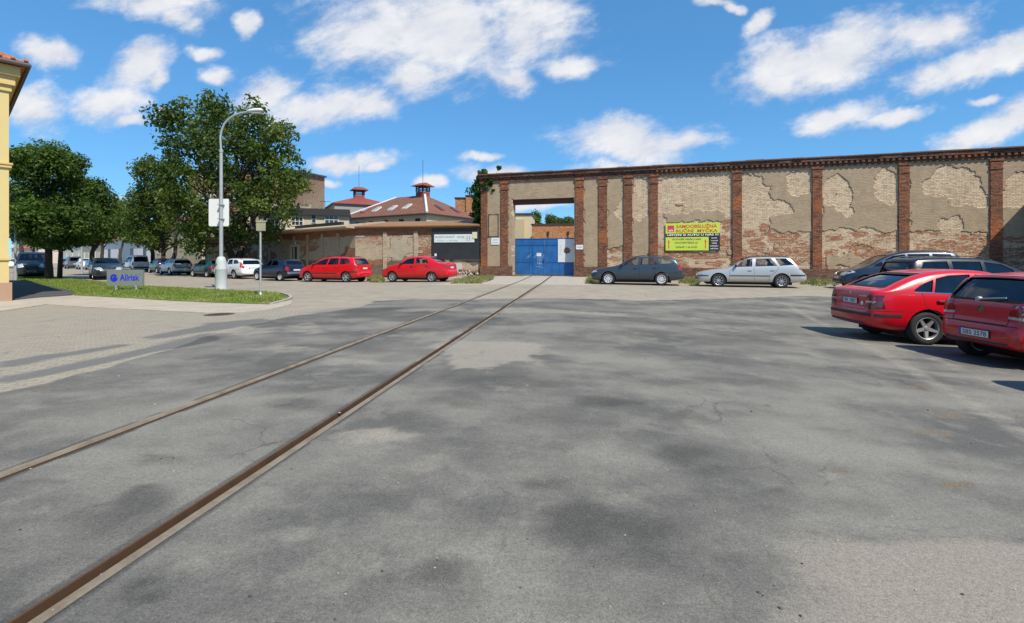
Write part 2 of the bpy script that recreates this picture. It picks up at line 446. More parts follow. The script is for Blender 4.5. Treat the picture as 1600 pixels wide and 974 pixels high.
a_conc = np.maximum(a_conc, sstep(np.abs(fbm(GX * .2, GY * .2, 2, 1)) * 0 + (GY + .298 * GX) * .9583, 31.3, 31.4) * (GX > -11) * (GY < 60))   # footway along the wall
for nm, ar in (('yard', a_yard), ('sett', a_sett), ('light', a_light), ('dark', a_dark), ('dirt', a_dirt), ('coarse', a_coarse), ('conc', a_conc),
               ('slot', np.broadcast_to(isl[None, :], GX.shape).astype(float))):
    set_attr(ground_me, nm, ar)

def ground_material():
    m, t = material('worn_asphalt')
    v = t.coord('Object')
    x, y, z = t.sep(v)
    p = t.comb(x, y, 0.0)
    big = t.noise(p, 0.35, 5, 0.6); mid = t.noise(p, 1.6, 5, 0.62); fine = t.noise(p, 9.0, 4, 0.6); mot = t.noise(t.scale(p, (.7, 1.0, 1)), .85, 4, .55); mot2 = t.noise(p, 3.2, 4, .6)
    grit = t.noise(p, 150.0, 2, 0.5); grit2 = t.noise(p, 60.0, 3, 0.6)
    stones = t.voronoi(p, 95.0)
    edge = t.math('MULTIPLY', t.math('SUBTRACT', fine, 0.5), 0.5)
    # old asphalt
    asp = t.mix(t.smooth(mot, .34, .66), (.100, .097, .089), (.208, .197, .170))
    asp = t.mix(t.math('MULTIPLY', t.smooth(mot2, .45, .70), .50), asp, (.225, .212, .182))
    asp = t.mix(t.math('MULTIPLY', t.smooth(big, .48, .66), .55), asp, (.078, .076, .071))
    dk = t.smooth(t.math('ADD', t.attr('dark'), t.math('ADD', t.math('MULTIPLY', edge, .6), t.math('MULTIPLY', t.math('SUBTRACT', mot2, .5), .7))), .15, .95)
    asp = t.mix(t.math('MULTIPLY', dk, .68), asp, (.050, .049, .046))
    asp = t.mix(t.math('MULTIPLY', t.smooth(t.math('ADD', t.attr('light'), t.math('ADD', edge, t.math('MULTIPLY', t.math('SUBTRACT', mot2, .5), .9))), .15, .9), .85), asp, (.285, .258, .212))
    # tan road and set-paved forecourt
    tan = t.mix(t.smooth(mid, .3, .7), (.275, .238, .185), (.335, .294, .228))
    tan = t.mix(t.math('MULTIPLY', t.smooth(big, .45, .7), .35), tan, (.20, .19, .175))
    set_b = t.new('ShaderNodeTexBrick')
    rot = t.new('ShaderNodeMapping'); t.l.new(p, rot.inputs[0]); rot.inputs['Rotation'].default_value = (0, 0, RAD(-22))
    t.l.new(rot.outputs[0], set_b.inputs['Vector'])
    set_b.inputs['Scale'].default_value = 1.0; set_b.inputs['Brick Width'].default_value = 0.2; set_b.inputs['Row Height'].default_value = 0.1
    set_b.inputs['Mortar Size'].default_value = 0.008; set_b.inputs['Color1'].default_value = (.29, .255, .195, 1)
    set_b.inputs['Color2'].default_value = (.33, .29, .225, 1); set_b.inputs['Mortar'].default_value = (.19, .178, .155, 1)
    setc = t.mix(t.math('MULTIPLY', t.smooth(mid, .45, .75), .35), set_b.outputs['Color'], (.22, .205, .18))
    tan = t.mix(t.attr('sett'), tan, setc)
    tan = t.mix(t.math('MULTIPLY', dk, .85), tan, (.125, .124, .12))
    col = t.mix(t.smooth(t.math('ADD', t.attr('yard'), edge), .35, .65), tan, asp)
    col = t.mix(t.smooth(t.math('ADD', t.attr('coarse'), t.math('MULTIPLY', edge, .6)), .2, .9), col, (.240, .214, .178))
    col = t.mix(t.smooth(t.math('ADD', t.attr('dirt'), t.math('ADD', t.math('MULTIPLY', edge, 1.4), t.math('MULTIPLY', t.math('SUBTRACT', grit2, .5), .5))), .38, .62), col, t.mix(grit2, (.075, .060, .043), (.235, .195, .145)))
    # concrete apron and footway with slab joints
    cc = t.mix(t.smooth(mid, .3, .7), (.34, .31, .26), (.42, .385, .325))
    cc = t.mix(t.math('MULTIPLY', t.smooth(fine, .5, .75), .4), cc, (.24, .23, .21))
    col = t.mix(t.smooth(t.math('ADD', t.attr('conc'), t.math('MULTIPLY', edge, .4)), .35, .65), col, cc)
    # cracks
    crk = t.voronoi(t.vmath('ADD', p, t.scale(t.vmath('SUBTRACT', t.noise_color(p, 2.0, 4), (.5, .5, .5)), (.5, .5, 0))), 0.28, 'DISTANCE_TO_EDGE')
    ck = t.math('MULTIPLY', t.math('SUBTRACT', 1.0, t.smooth(crk, .0, .006)), t.math('MULTIPLY', t.smooth(mid, .5, .62), .22))
    col = t.mix(ck, col, (.05, .048, .045))
    crk2 = t.voronoi(t.vmath('ADD', p, t.scale(t.vmath('SUBTRACT', t.noise_color(p, 5.0, 4), (.5, .5, .5)), (.3, .3, 0))), 1.1, 'DISTANCE_TO_EDGE')
    col = t.mix(t.math('MULTIPLY', t.math('SUBTRACT', 1.0, t.smooth(crk2, .0, .012)), t.math('MULTIPLY', t.smooth(t.noise(p, .7, 3), .50, .62), .55)), col, (.06, .057, .052))
    # aggregate
    grit3 = t.noise(p, 24.0, 3, .65)
    k = t.math('ADD', 1.0, t.math('ADD', t.math('MULTIPLY', t.math('SUBTRACT', grit, .5), 1.3), t.math('ADD', t.math('MULTIPLY', t.math('SUBTRACT', grit2, .5), .95), t.math('MULTIPLY', t.math('SUBTRACT', grit3, .5), .55))))
    k = t.math('MAXIMUM', k, .35)
    col = t.mix(1.0, col, t.comb(k, k, k), 'MULTIPLY')
    white = t.math('MULTIPLY', t.math('LESS_THAN', stones, .16), t.math('GREATER_THAN', t.noise(p, 33.0, 2), .52))
    col = t.mix(t.math('MULTIPLY', white, .5), col, (.42, .40, .37))
    rust = t.mix(grit2, (.026, .014, .008), (.100, .048, .019))
    col = t.mix(t.attr('slot'), col, rust)
    t.set(t.b.inputs['Base Color'], col)
    t.b.inputs['Roughness'].default_value = .92
    t.b.inputs['Specular IOR Level'].default_value = .25
    h = t.math('ADD', t.math('MULTIPLY', grit, .5), t.math('MULTIPLY', grit2, .6))
    t.set(t.b.inputs['Normal'], t.bump(h, .55, .006))
    return m
M_ground = ground_material()
structure(link('ground', ground_me, M_ground))

# rails: head of worn steel, rusty guard lip on the far side of the flangeway
def rail_steel():
    m, t = material('rail_steel')
    v = t.coord('Object'); n = t.noise(v, 5.0, 6, .65); n2 = t.noise(v, 60.0, 3)
    c = t.mix(t.smooth(n, .35, .7), (.255, .205, .142), (.14, .100, .062))
    c = t.mix(t.math('MULTIPLY', n2, .4), c, (.31, .26, .19))
    t.set(t.b.inputs['Base Color'], c); t.b.inputs['Metallic'].default_value = .1
    t.set(t.b.inputs['Roughness'], t.math('ADD', t.math('MULTIPLY', n, .3), .35))
    return m
M_rail = rail_steel()
M_rust = plain('rust', (.085, .042, .018), .85, 0, 0, .45, 9)
def strip(profile, d0, name, mats, parent=None, t0=-4.0, t1=36.2):
    """cross profile [(d, z)] swept along the track"""
    ts = np.concatenate([np.arange(t0, 16, .5), np.arange(16, t1, .8), [t1]])
    vs = []; fs = []; n = len(profile)
    for tt in ts:
        for pd, pz in profile:
            x, y = rail_to_world(tt, d0 + pd); cx, cy = rail_to_world(tt, d0)
            vs.append((x, y, gz(cx, cy) + pz))
    for i in range(len(ts) - 1):
        for k in range(n):
            a = i * n + k; b = i * n + (k + 1) % n
            fs.append((a, b, b + n, a + n))
    fs += [tuple(range(n)), tuple(range((len(ts) - 1) * n, len(ts) * n))]
    mb = MB(); mb.add(vs, fs); return mb.build(name, mats, parent)
def rail(label, d0, side):
    r = thing('rail', label, 'rail', (0, 0, 0), 0, 'rails of the factory siding')
    if side < 0: hd = [(-HW + .003, -.11), (-.004, -.11), (-.003, -.012), (-.012, .003), (-HW + .012, .004), (-HW + .003, -.006)]
    else: hd = [(HW - .003, -.11), (HW - .003, -.006), (HW - .012, .004), (.012, .003), (.003, -.012), (.004, -.11)]
    strip(hd, d0, 'rail_head', M_rail, r)
    fl = sorted([-side * .001, -side * .006])
    strip([(fl[0], -.11), (fl[1], -.11), (fl[1], -.010), (fl[0], -.010)], d0, 'rail_flank', plain('dark_rust', (.030, .015, .008), .9, 0, 0, .4, 9), r)
    a = -side * (GW - .004)
    lip = sorted([a, a + side * .012])
    strip([(lip[0], -.07), (lip[1], -.07), (lip[1], .002), (lip[0], .002)], d0, 'guard_lip', M_rust, r)
    return r
rail('left-hand rusty rail in the asphalt, the one nearer the yellow house and the lawn', DL, -1)
rail('right-hand rusty rail in the asphalt with an orange-brown flangeway, ending under the blue gate', DR, 1)

# ------------------------------------------------------------------ raised sheets on the left: pavement, lawn, house path
def slab(name, pts, dz, mats, thick=.25, world=False, step=.5):
    P = pts if world else W2(pts)
    Q = []
    for i in range(len(P)):
        a = np.array(P[i]); b = np.array(P[(i + 1) % len(P)]); n = max(1, int(np.hypot(*(b - a)) / step))
        for k in range(n): Q.append(tuple(a + (b - a) * k / n))
    bm = bmesh.new()
    vs = [bm.verts.new((x, y, gz(x, y) + dz)) for x, y in Q]
    bm.clear(); A_ = np.array(Q); lo = A_.min(0); hi = A_.max(0)
    ax_, ay_ = np.meshgrid(np.arange(max(lo[0], -45) + .3, hi[0], .7), np.arange(lo[1] + .3, hi[1], .7)); sd_ = polydist(ax_.ravel(), ay_.ravel(), Q)
    inn = [Vector((x, y)) for x, y, s_ in zip(ax_.ravel(), ay_.ravel(), sd_) if s_ > .25]
    from mathutils.geometry import delaunay_2d_cdt
    r = delaunay_2d_cdt([Vector(q) for q in Q] + inn, [], [list(range(len(Q)))], 1, 1e-6)
    vs = [bm.verts.new((v.x, v.y, gz(v.x, v.y) + dz)) for v in r[0]]
    for f in r[2]: bm.faces.new([vs[i] for i in f])
    ext = bmesh.ops.extrude_face_region(bm, geom=list(bm.faces))
    bmesh.ops.translate(bm, verts=[e for e in ext['geom'] if isinstance(e, bmesh.types.BMVert)], vec=(0, 0, -thick))
    bmesh.ops.recalc_face_normals(bm, faces=bm.faces)
    me = bpy.data.meshes.new(name); bm.to_mesh(me); bm.free()
    return link(name, me, mats)

def paving_material(name, c1, c2, w, h, rot, joint):
    m, t = material(name)
    x, y, z = t.sep(t.coord('Object')); p = t.comb(x, y, 0.0)
    mp = t.new('ShaderNodeMapping'); t.l.new(p, mp.inputs[0]); mp.inputs['Rotation'].default_value = (0, 0, RAD(rot))
    b = t.new('ShaderNodeTexBrick'); t.l.new(mp.outputs[0], b.inputs['Vector']); b.inputs['Scale'].default_value = 1
    b.inputs['Brick Width'].default_value = w; b.inputs['Row Height'].default_value = h; b.inputs['Mortar Size'].default_value = .006
    b.inputs['Color1'].default_value = c1 + (1,); b.inputs['Color2'].default_value = c2 + (1,); b.inputs['Mortar'].default_value = joint + (1,)
    n = t.noise(p, 1.2, 5, .6); k = t.math('ADD', t.math('MULTIPLY', t.math('SUBTRACT', n, .5), .4), 1.0)
    k = t.math('ADD', k, t.math('MULTIPLY', t.math('SUBTRACT', t.noise(p, 45, 2), .5), .3))
    t.set(t.b.inputs['Base Color'], t.mix(1.0, b.outputs['Color'], t.comb(k, k, k), 'MULTIPLY')); t.b.inputs['Roughness'].default_value = .9
    return m
M_pave = paving_material('pavement_slabs', (.37, .32, .25), (.42, .365, .29), .5, .5, -20, (.24, .22, .19))
M_path = plain('path_asphalt', (.065, .065, .065), .9, 0, 0, .2, 8)  # asphalt toned down to deepen the house shadow lying on the path
M_kerb = plain('kerb_stone', (.34, .32, .28), .85, 0, 0, .25, 5, bump=.2)

pave = [(-400, 520), (-10, 489), (72, 476.5), (102, 478.5), (205, 484), (321, 490), (375, 489.5), (425, 484), (455, 476), (456, 470), (420, 477), (330, 474), (204, 467), (114, 462.5), (62, 466), (22, 470), (-60, 476)]
structure(slab('pavement', pave, .018, M_pave))
structure(slab('path', [(23, 469.5), (62, 465.6), (113, 461.8), (116, 457), (70, 447), (30, 438.5), (22, 438), (-40, 445), (-60, 475)], .026, M_path))
LAWN = [(24.5, 437.6), (60, 445), (117, 457), (114.5, 462), (204, 466.5), (330, 473.5), (420, 476.5), (440, 472), (452, 467.5), (436, 460), (410, 457.4), (336, 454), (225, 448.5), (147, 440.5), (105, 436.5), (60, 432), (28, 431)]
def grass_material(name, c1, c2, c3):
    m, t = material(name)
    v = t.coord('Object'); n = t.noise(v, .9, 5, .6); n2 = t.noise(v, 18, 3, .6)
    c = t.mix(t.smooth(n, .3, .7), c1, c2)
    c = t.mix(t.math('MULTIPLY', t.smooth(t.noise(v, .6, 4), .52, .68), .8), c, c3)
    k = t.math('ADD', t.math('MULTIPLY', t.math('SUBTRACT', n2, .5), .9), 1.0)
    t.set(t.b.inputs['Base Color'], t.mix(1.0, c, t.comb(k, k, k), 'MULTIPLY')); t.b.inputs['Roughness'].default_value = .8; t.b.inputs['Specular IOR Level'].default_value = .2
    return m
M_grass = grass_material('mown_grass', (.12, .175, .030), (.175, .225, .045), (.27, .24, .10))
M_weed = grass_material('dry_verge_grass', (.16, .19, .05), (.23, .22, .085), (.31, .26, .14))
structure(slab('lawn', LAWN, .04, M_grass, .2))
mb = MB()
pts = [gp(x, y) for x, y in ((424, 476.5), (438, 473), (449, 469.5), (455.5, 466.5), (452, 463), (440, 460))]
for a, b in zip(pts[:-1], pts[1:]):
    d = (b - a); L = d.length; M = Matrix.Translation(a) @ Matrix.Rotation(math.atan2(d.y, d.x), 4, 'Z')
    mb.box(.01, L - .01, -.055, .055, -.1, .055, 0, M)
structure(mb.build('kerb', M_kerb))

def blades(name, label, poly, n, h, mats, seed=0, world=False, dz=.0, wid=.012, clump=0):
    """grass too fine to count: one mesh of bent blades"""
    rng = np.random.default_rng(seed); P = poly if world else W2(poly)
    P = np.array(P); lo = P.min(0); hi = P.max(0); pts = []
    while len(pts) < n:
        q = lo + rng.random((n * 2, 2)) * (hi - lo)
        if clump: q = q[fbm(q[:, 0] * clump, q[:, 1] * clump, 3, seed) > .47 + .16 * (rng.random(len(q)) - .5)]
        q = q[inpoly(q[:, 0], q[:, 1], P)]; pts += q.tolist()
    pts = np.array(pts[:n]); z = g(pts[:, 0], pts[:, 1]) + dz
    a = rng.random(n) * 2 * np.pi; hh = h * (.45 + .75 * rng.random(n)); le = hh * (.15 + .7 * rng.random(n)); la = rng.random(n) * 2 * np.pi
    w = wid * (.7 + .6 * rng.random(n))
    v = np.empty((n, 3, 3))
    v[:, 0] = np.stack([pts[:, 0] - np.cos(a) * w, pts[:, 1] - np.sin(a) * w, z], -1)
    v[:, 1] = np.stack([pts[:, 0] + np.cos(a) * w, pts[:, 1] + np.sin(a) * w, z], -1)
    v[:, 2] = np.stack([pts[:, 0] + np.cos(la) * le, pts[:, 1] + np.sin(la) * le, z + hh], -1)
    me = bpy.data.meshes.new(name); me.from_pydata(v.reshape(-1, 3).tolist(), [], np.arange(3 * n).reshape(-1, 3).tolist()); me.update()
    o = link(name, me, mats); tag(o, label, 'grass', None, 'stuff'); return o
blades('grass', 'short mown grass of the lawn in front of the yellow house', LAWN, 26000, .075, M_grass, 1, dz=.045, wid=.014)
WP = [(-13, 30.6), (-9.0, 29.4), (-2.6, 27.5), (-2.6, 31.8), (-9, 33.6), (-14, 35)]
PATCH = [[(704, 443.5), (716, 437), (748, 433.4), (772, 433.6), (770, 438), (752, 443.6)], [(574, 441.5), (574, 434), (600, 433), (600, 442)], [(1062, 444), (1060, 434), (1100, 434), (1092, 445)],
         [(1252, 446.5), (1246, 434.5), (1330, 436), (1306, 448)], [(914, 444), (920, 433), (960, 433), (960, 438), (925, 444)], [(800, 432.2), (802, 430.6), (818, 430.6), (818, 432.2)], [(1330, 442), (1330, 436), (1500, 437), (1640, 440), (1640, 446)],
         [(960, 436.5), (960, 433.6), (1040, 433.6), (1040, 436.5)], [(1112, 437.5), (1110, 434), (1240, 434.5), (1236, 438)], [(606, 435.5), (606, 432.6), (690, 432.4), (690, 435), (680, 435.5)]]
for i, p in enumerate(PATCH):
    A = abs(sum(a[0] * b[1] - a[1] * b[0] for a, b in zip(W2(p), W2(p)[1:] + W2(p)[:1]))) / 2
    blades('verge_grass', ['dry weedy grass patch left of the gate by the red saloon', 'weedy grass between the two red cars at the low wall', 'weedy grass between the grey and the silver estate car', 'green grass behind the tail of the silver estate car', 'weeds at the nose of the dark grey estate car', 'small weeds at the left foot of the blue gate',
                           'verge grass around the blue people carrier', 'weedy grass behind the dark grey estate car', 'weedy grass behind the silver estate car', 'weedy grass behind the red saloon'][i], p, int(min(A * 260, 5000)) + 150, .2 if i != 5 else .12, M_weed, 40 + i, dz=-.01, wid=.02, clump=1.1)

# ------------------------------------------------------------------ masonry materials
def masonry(name, brick1, brick2, cream, plaster, bw=.27, bh=.078, kred=1.0, whole=None):
    """brickwork under flaking lime wash and render; painted attributes 'plaster' and 'red' say where each layer has gone"""
    m, t = material(name)
    x, y, z = t.sep(t.coord('Object'))
    p = t.comb(t.math('ADD', x, t.math('MULTIPLY', y, 1.0)), z, 0.0)
    p3 = t.comb(x, y, z)
    wob = t.scale(t.vmath('SUBTRACT', t.noise_color(p, 2.5, 3), (.5, .5, .5)), (.02, .03, 0))
    b = t.new('ShaderNodeTexBrick'); t.l.new(t.vmath('ADD', p, wob), b.inputs['Vector']); b.inputs['Scale'].default_value = 1
    b.inputs['Brick Width'].default_value = bw; b.inputs['Row Height'].default_value = bh; b.inputs['Mortar Size'].default_value = .011; b.inputs['Mortar Smooth'].default_value = .3
    b.inputs['Color1'].default_value = (0, 0, 0, 1); b.inputs['Color2'].default_value = (1, 1, 1, 1); b.inputs['Mortar'].default_value = (.5, .5, .5, 1)
    b.inputs['Bias'].default_value = -.1
    rnd = b.outputs['Color']; mort = b.outputs['Fac']
    big = t.noise(p, .55, 5, .6); mid = t.noise(p, 2.2, 5, .65); fine = t.noise(p, 11, 4, .6)
    hor = t.noise(t.scale(p, (1.4, 7.0, 1)), 1.6, 5, .65)
    red = t.mix(rnd, brick1, brick2)
    red = t.mix(t.math('MULTIPLY', t.smooth(mid, .45, .7), .6), red, tuple(c * .5 for c in brick1))
    red = t.mix(t.math('MULTIPLY', t.smooth(fine, .6, .75), .4), red, (.36, .25, .17))
    red = t.mix(t.math('MULTIPLY', mort, .55), red, (.30, .26, .21))
    if whole == 'red':
        red = t.mix(t.math('MULTIPLY', t.smooth(t.noise(t.scale(p, (.6, 1.0, 1)), .55, 3, .5), .52, .64), .62 * kred), red, (.40, .135, .048))
        crs = t.noise(t.scale(p, (1.0, 3.4, 1)), 3.4, 4, .7)
        k = t.math('ADD', 1.0, t.math('ADD', t.math('MULTIPLY', t.math('SUBTRACT', crs, .5), 2.2), t.math('MULTIPLY', t.math('SUBTRACT', fine, .5), 1.5)))
        k = t.math('MAXIMUM', k, .3)
        red = t.mix(1.0, red, t.comb(k, k, k), 'MULTIPLY')
        red = t.mix(t.math('MULTIPLY', t.smooth(t.noise(p, 4.5, 5, .7), .60, .72), .55), red, (.34, .27, .20))
        col = red; h = t.math('ADD', t.math('MULTIPLY', mort, -1.0), crs)
    else:
        crs = t.noise(t.scale(p, (1.0, 4.6, 1)), 2.6, 4, .7)
        crm = t.mix(t.smooth(mid, .3, .7), cream, tuple(c * .80 for c in cream))
        crm = t.mix(t.math('MULTIPLY', t.smooth(big, .45, .7), .45), crm, (.50, .39, .26))
        crm = t.mix(t.math('MULTIPLY', t.smooth(crs, .52, .40), .62), crm, (.28, .205, .135))  # small shadows of the brick rows, painted into the wash
        crm = t.mix(t.math('MULTIPLY', mort, .55), crm, (.24, .18, .13))
        dots = t.smooth(t.math('ADD', crs, t.math('MULTIPLY', t.math('SUBTRACT', fine, .5), .7)), .57, .70)
        redness = t.math('ADD', t.math('MULTIPLY', dots, .62), t.math('MULTIPLY', t.smooth(t.math('ADD', t.math('MULTIPLY', t.attr('red'), .60), t.math('ADD', t.math('MULTIPLY', t.math('SUBTRACT', crs, .5), 2.6), t.math('ADD', t.math('MULTIPLY', t.math('SUBTRACT', fine, .5), 1.3), t.math('MULTIPLY', t.math('SUBTRACT', rnd, .5), .35)))), .36, .52), .92 * kred))
        col = t.mix(t.math('MINIMUM', redness, 1.0), crm, red)
        plm = t.smooth(t.math('ADD', t.attr('plaster'), t.math('MULTIPLY', t.math('SUBTRACT', fine, .5), .3)), .36, .60)
        pc = t.mix(t.smooth(mid, .3, .7), plaster, tuple(c * .80 for c in plaster))
        pc = t.mix(t.math('MULTIPLY', t.smooth(big, .5, .72), .5), pc, tuple(c * 1.16 for c in plaster))
        pc = t.mix(t.math('MULTIPLY', t.smooth(crs, .50, .36), .35), pc, tuple(c * .55 for c in plaster))
        pc = t.mix(t.math('MULTIPLY', t.smooth(hor, .5, .75), .35), pc, tuple(c * .66 for c in plaster))
        col = t.mix(plm, col, pc)
        rim = t.math('MULTIPLY', t.math('MULTIPLY', plm, t.math('SUBTRACT', 1.0, plm)), 3.2, clamp=True)
        col = t.mix(t.math('MULTIPLY', rim, .95), col, (.07, .05, .035))  # shadow line along the peeled plaster edges, painted into the colour
        k = t.math('ADD', 1.0, t.math('MULTIPLY', t.math('SUBTRACT', t.noise(p, 26, 4, .7), .5), .45))
        col = t.mix(1.0, col, t.comb(k, k, k), 'MULTIPLY')
        # damp, sooty streaks running down and a dirty foot
        st = t.noise(t.scale(p, (3.0, .22, 1)), 1.3, 5, .65)
        col = t.mix(t.math('MULTIPLY', t.smooth(st, .56, .78), .38), col, (.12, .10, .08))
        h = t.math('ADD', t.math('MULTIPLY', plm, 1.6), t.math('ADD', t.math('MULTIPLY', t.math('MULTIPLY', mort, t.math('SUBTRACT', 1.0, plm)), -.8), t.math('MULTIPLY', hor, .8)))
    t.set(t.b.inputs['Base Color'], col); t.b.inputs['Roughness'].default_value = .93; t.b.inputs['Specular IOR Level'].default_value = .15
    t.set(t.b.inputs['Normal'], t.bump(t.math('ADD', h, t.math('MULTIPLY', fine, .8)), .8, .03))
    return m
M_wall = masonry('flaking_brick_wall', (.30, .090, .040), (.40, .16, .075), (.80, .625, .43), (.420, .318, .212))
M_redbrick = masonry('dark_red_brick', (.135, .052, .030), (.305, .105, .050), (.5, .4, .3), (.3, .3, .3), whole='red')
M_lowwall = masonry('old_low_wall', (.27, .085, .04), (.36, .14, .07), (.62, .50, .36), (.45, .375, .27))
M_cornice = masonry('cornice_brick', (.075, .034, .024), (.20, .072, .04), (.5, .4, .3), (.3, .3, .3), kred=.3, whole='red')
M_plinthbrick = masonry('plinth_brick', (.105, .055, .038), (.235, .105, .062), (.5, .4, .3), (.3, .3, .3), kred=.12, whole='red')
M_lintel = plain('dark_lintel_brick', (.085, .042, .03), .95, 0, 0, .5, 7, bump=.5)  # very dark brown, mottled, for the lintel beams
M_cap = plain('cornice_tiles', (.16, .085, .05), .9, 0, 0, .5, 3, bump=.3)
M_white = plain('white_enamel', (.74, .74, .73), .5, 0, 0, .06, 4)
M_black = plain('black_panel', (.022, .024, .027), .55, 0, 0, .5, 1.2)
M_dark = plain('dark_steel', (.03, .03, .032), .6)
M_blue = None

WA = math.atan(.298)
W0 = (0.0, 35.5)
def wZ(px): return 35.5 / (1 + .298 * (px - CX) / F)
def wu(px): return (px - CX) / F * wZ(px) / math.cos(WA)
def wz(px, py): return CH + (YH - py) / F * wZ(px)
def w_world(u, y=0.0): return (u * math.cos(WA) + y * math.sin(WA), 35.5 - u * math.sin(WA) + y * math.cos(WA))
def wall_ground(u): x, y = w_world(u); return gz(x, y)
WP2 = lambda pts: [(wu(a), wz(a, b)) for a, b in pts]

WTOP = 7.50
wall = thing('brick_wall', 'long tall brick factory wall with flaking plaster, red brick pillars and a gateway', 'wall', (0, 35.5, 0), -WA)

def grid_box(name, u0, u1, z0, z1, y0, y1, paint, mats, parent, st=.11, disp=None):
    """a block of masonry whose front carries the painted attributes"""
    us = np.linspace(u0, u1, max(2, int((u1 - u0) / st) + 1)); zs = np.linspace(z0, z1, max(2, int((z1 - z0) / st) + 1))
    U, Zg = np.meshgrid(us, zs, indexing='ij')
    n, m = U.shape
    front = np.stack([U, np.full_like(U, y0) - (disp(U, Zg) if disp else 0), Zg], -1).reshape(-1, 3)
    i = np.arange(n * m).reshape(n, m)
    q = np.stack([i[:-1, :-1], i[1:, :-1], i[1:, 1:], i[:-1, 1:]], -1).reshape(-1, 4).tolist()
    b = n * m
    ring = list(i[:, 0]) + list(i[-1, 1:]) + list(i[-2::-1, -1]) + list(i[0, -2:0:-1])
    back = [(front[k][0], y1, front[k][2]) for k in ring]
    L = len(ring)
    for k in range(L):
        q.append((ring[(k + 1) % L], ring[k], b + k, b + (k + 1) % L))
    q.append(tuple(b + k for k in range(L)))
    vs = front.tolist() + back
    me = bpy.data.meshes.new(name); me.from_pydata(vs, [], q); me.update()
    A = np.array(vs)
    for nm, fn in paint.items(): set_attr(me, nm, fn(A[:, 0], A[:, 2]))
    return link(name, me, mats, parent)

PLAST = [WP2(p) for p in (
    [(752, 270), (783, 268), (783, 425), (752, 425)], [(794, 268), (899, 262), (899, 315), (905, 315), (905, 425), (896, 425), (896, 312), (801, 315), (801, 425), (794, 425)],
    [(912, 262), (936, 262), (936, 425), (912, 425)], [(949, 262), (975, 262), (976, 305), (962, 330), (975, 350), (975, 385), (949, 390)], [(988, 270), (1015, 262), (1015, 285), (996, 275), (990, 300), (988, 300)],
    [(988, 340), (1000, 345), (1015, 330), (1015, 405), (988, 400)], [(1028, 262), (1144, 255), (1144, 268), (1100, 276), (1070, 272), (1028, 280)], [(1054, 318), (1068, 315), (1070, 322), (1058, 325)], [(1040, 336), (1120, 330), (1140, 340), (1140, 346), (1040, 350)],
    [(1159, 262), (1269, 255), (1269, 268), (1236, 267), (1228, 276), (1234, 290), (1236, 306), (1250, 308), (1268, 305), (1269, 362), (1198, 362), (1206, 338), (1236, 334), (1238, 325), (1228, 314), (1212, 312), (1205, 300), (1210, 286), (1196, 290), (1192, 276), (1160, 272)],
    [(1284, 252), (1403, 245), (1403, 362), (1350, 358), (1284, 358)], [(1420, 245), (1546, 236), (1546, 366), (1500, 360), (1440, 364), (1420, 360)], [(1565, 236), (1700, 220), (1700, 370), (1565, 372)])]
CREAM = [(1306, 289, 17, 15), (1318, 312, 13, 20), (1324, 330, 9, 9), (1296, 305, 10, 16), (1386, 284, 17, 20), (1388, 303, 18, 17), (1490, 287, 40, 27), (1462, 292, 22, 16), (1512, 305, 30, 16), (1532, 318, 12, 7), (1486, 352, 20, 13), (1590, 297, 20, 27), (1575, 310, 14, 14)]
REDS = [(1216, 371, 16, 9), (1236, 370, 14, 9), (1183, 385, 14, 12), (1196, 358, 10, 10), (1170, 365, 10, 6), (1195, 402, 30, 6), (1240, 395, 30, 5), (1345, 365, 15, 6), (1382, 368, 16, 4), (1300, 396, 13, 7), (1345, 385, 25, 6), (1370, 392, 22, 4), (1310, 372, 16, 4), (1460, 366, 16, 6), (1515, 371, 32, 6), (1475, 380, 22, 6), (1500, 390, 20, 5), (1440, 362, 12, 5), (1050, 362, 10, 6), (1136, 352, 8, 12), (1130, 375, 14, 8), (1060, 398, 30, 6), (1110, 400, 24, 6), (1000, 372, 10, 5), (960, 392, 10, 4), (960, 405, 12, 4), (1000, 395, 12, 4), (1600, 372, 30, 8), (1600, 392, 30, 6), (1240, 410, 25, 6), (1180, 415, 20, 5), (1300, 412, 20, 5), (1380, 410, 20, 5)]
def ell(u, z, lst, soft=.25, seed=5, wob=.45):
    out = np.zeros(np.shape(u))
    for (px, py, rx, ry) in lst:
        cu_, cz_ = wu(px), wz(px, py); ru = wu(px + rx) - cu_; rz = wz(px, py - ry) - cz_
        r = np.hypot((u - cu_) / ru, (z - cz_) / rz) + (fbm(u * 2.2, z * 3.0, 4, seed) - .5) * 2 * wob
        out = np.maximum(out, 1 - sstep(r, 1 - soft, 1 + soft))
    return out
def p_plaster(u, z):
    a = np.zeros(np.shape(u))
    for p in PLAST: a = np.maximum(a, sstep(polydist(u, z, p) + (fbm(u * 1.6, z * 1.6, 4, 7) - .5) * .45, -.2, .2))
    a = np.maximum(a, .75 * sstep(fbm(u * .9, z * .9, 4, 77), .56, .66) * sstep(z, 3.2, .8))
    a = a - ell(u, z, CREAM, .14, 15, .38) * 1.2
    return sstep(a + (fbm(u * 3.1, z * 4.5, 4, 51) - .5) * 1.1, .40, .52)
def p_red(u, z):
    low = sstep(z, 3.7, 1.6) * sstep(fbm(u * .8, z * 2.0, 4, 31), .40, .58) * .95 * sstep(u, 3, 6)
    return np.clip(np.maximum(low, ell(u, z, REDS, .4, 25, .6) * 1.1), 0, 1)
PAINT = {'plaster': p_plaster, 'red': p_red}
UL, UG0, UG1, UR = wu(752), wu(801), wu(897), 46.0
ZG = wz(850, 310.5)
TH = .72
PDISP = lambda u, z: .04 * p_plaster(u, z) + .012 * (fbm(u * 1.2, z * 1.2, 4, 90) - .5) - .002
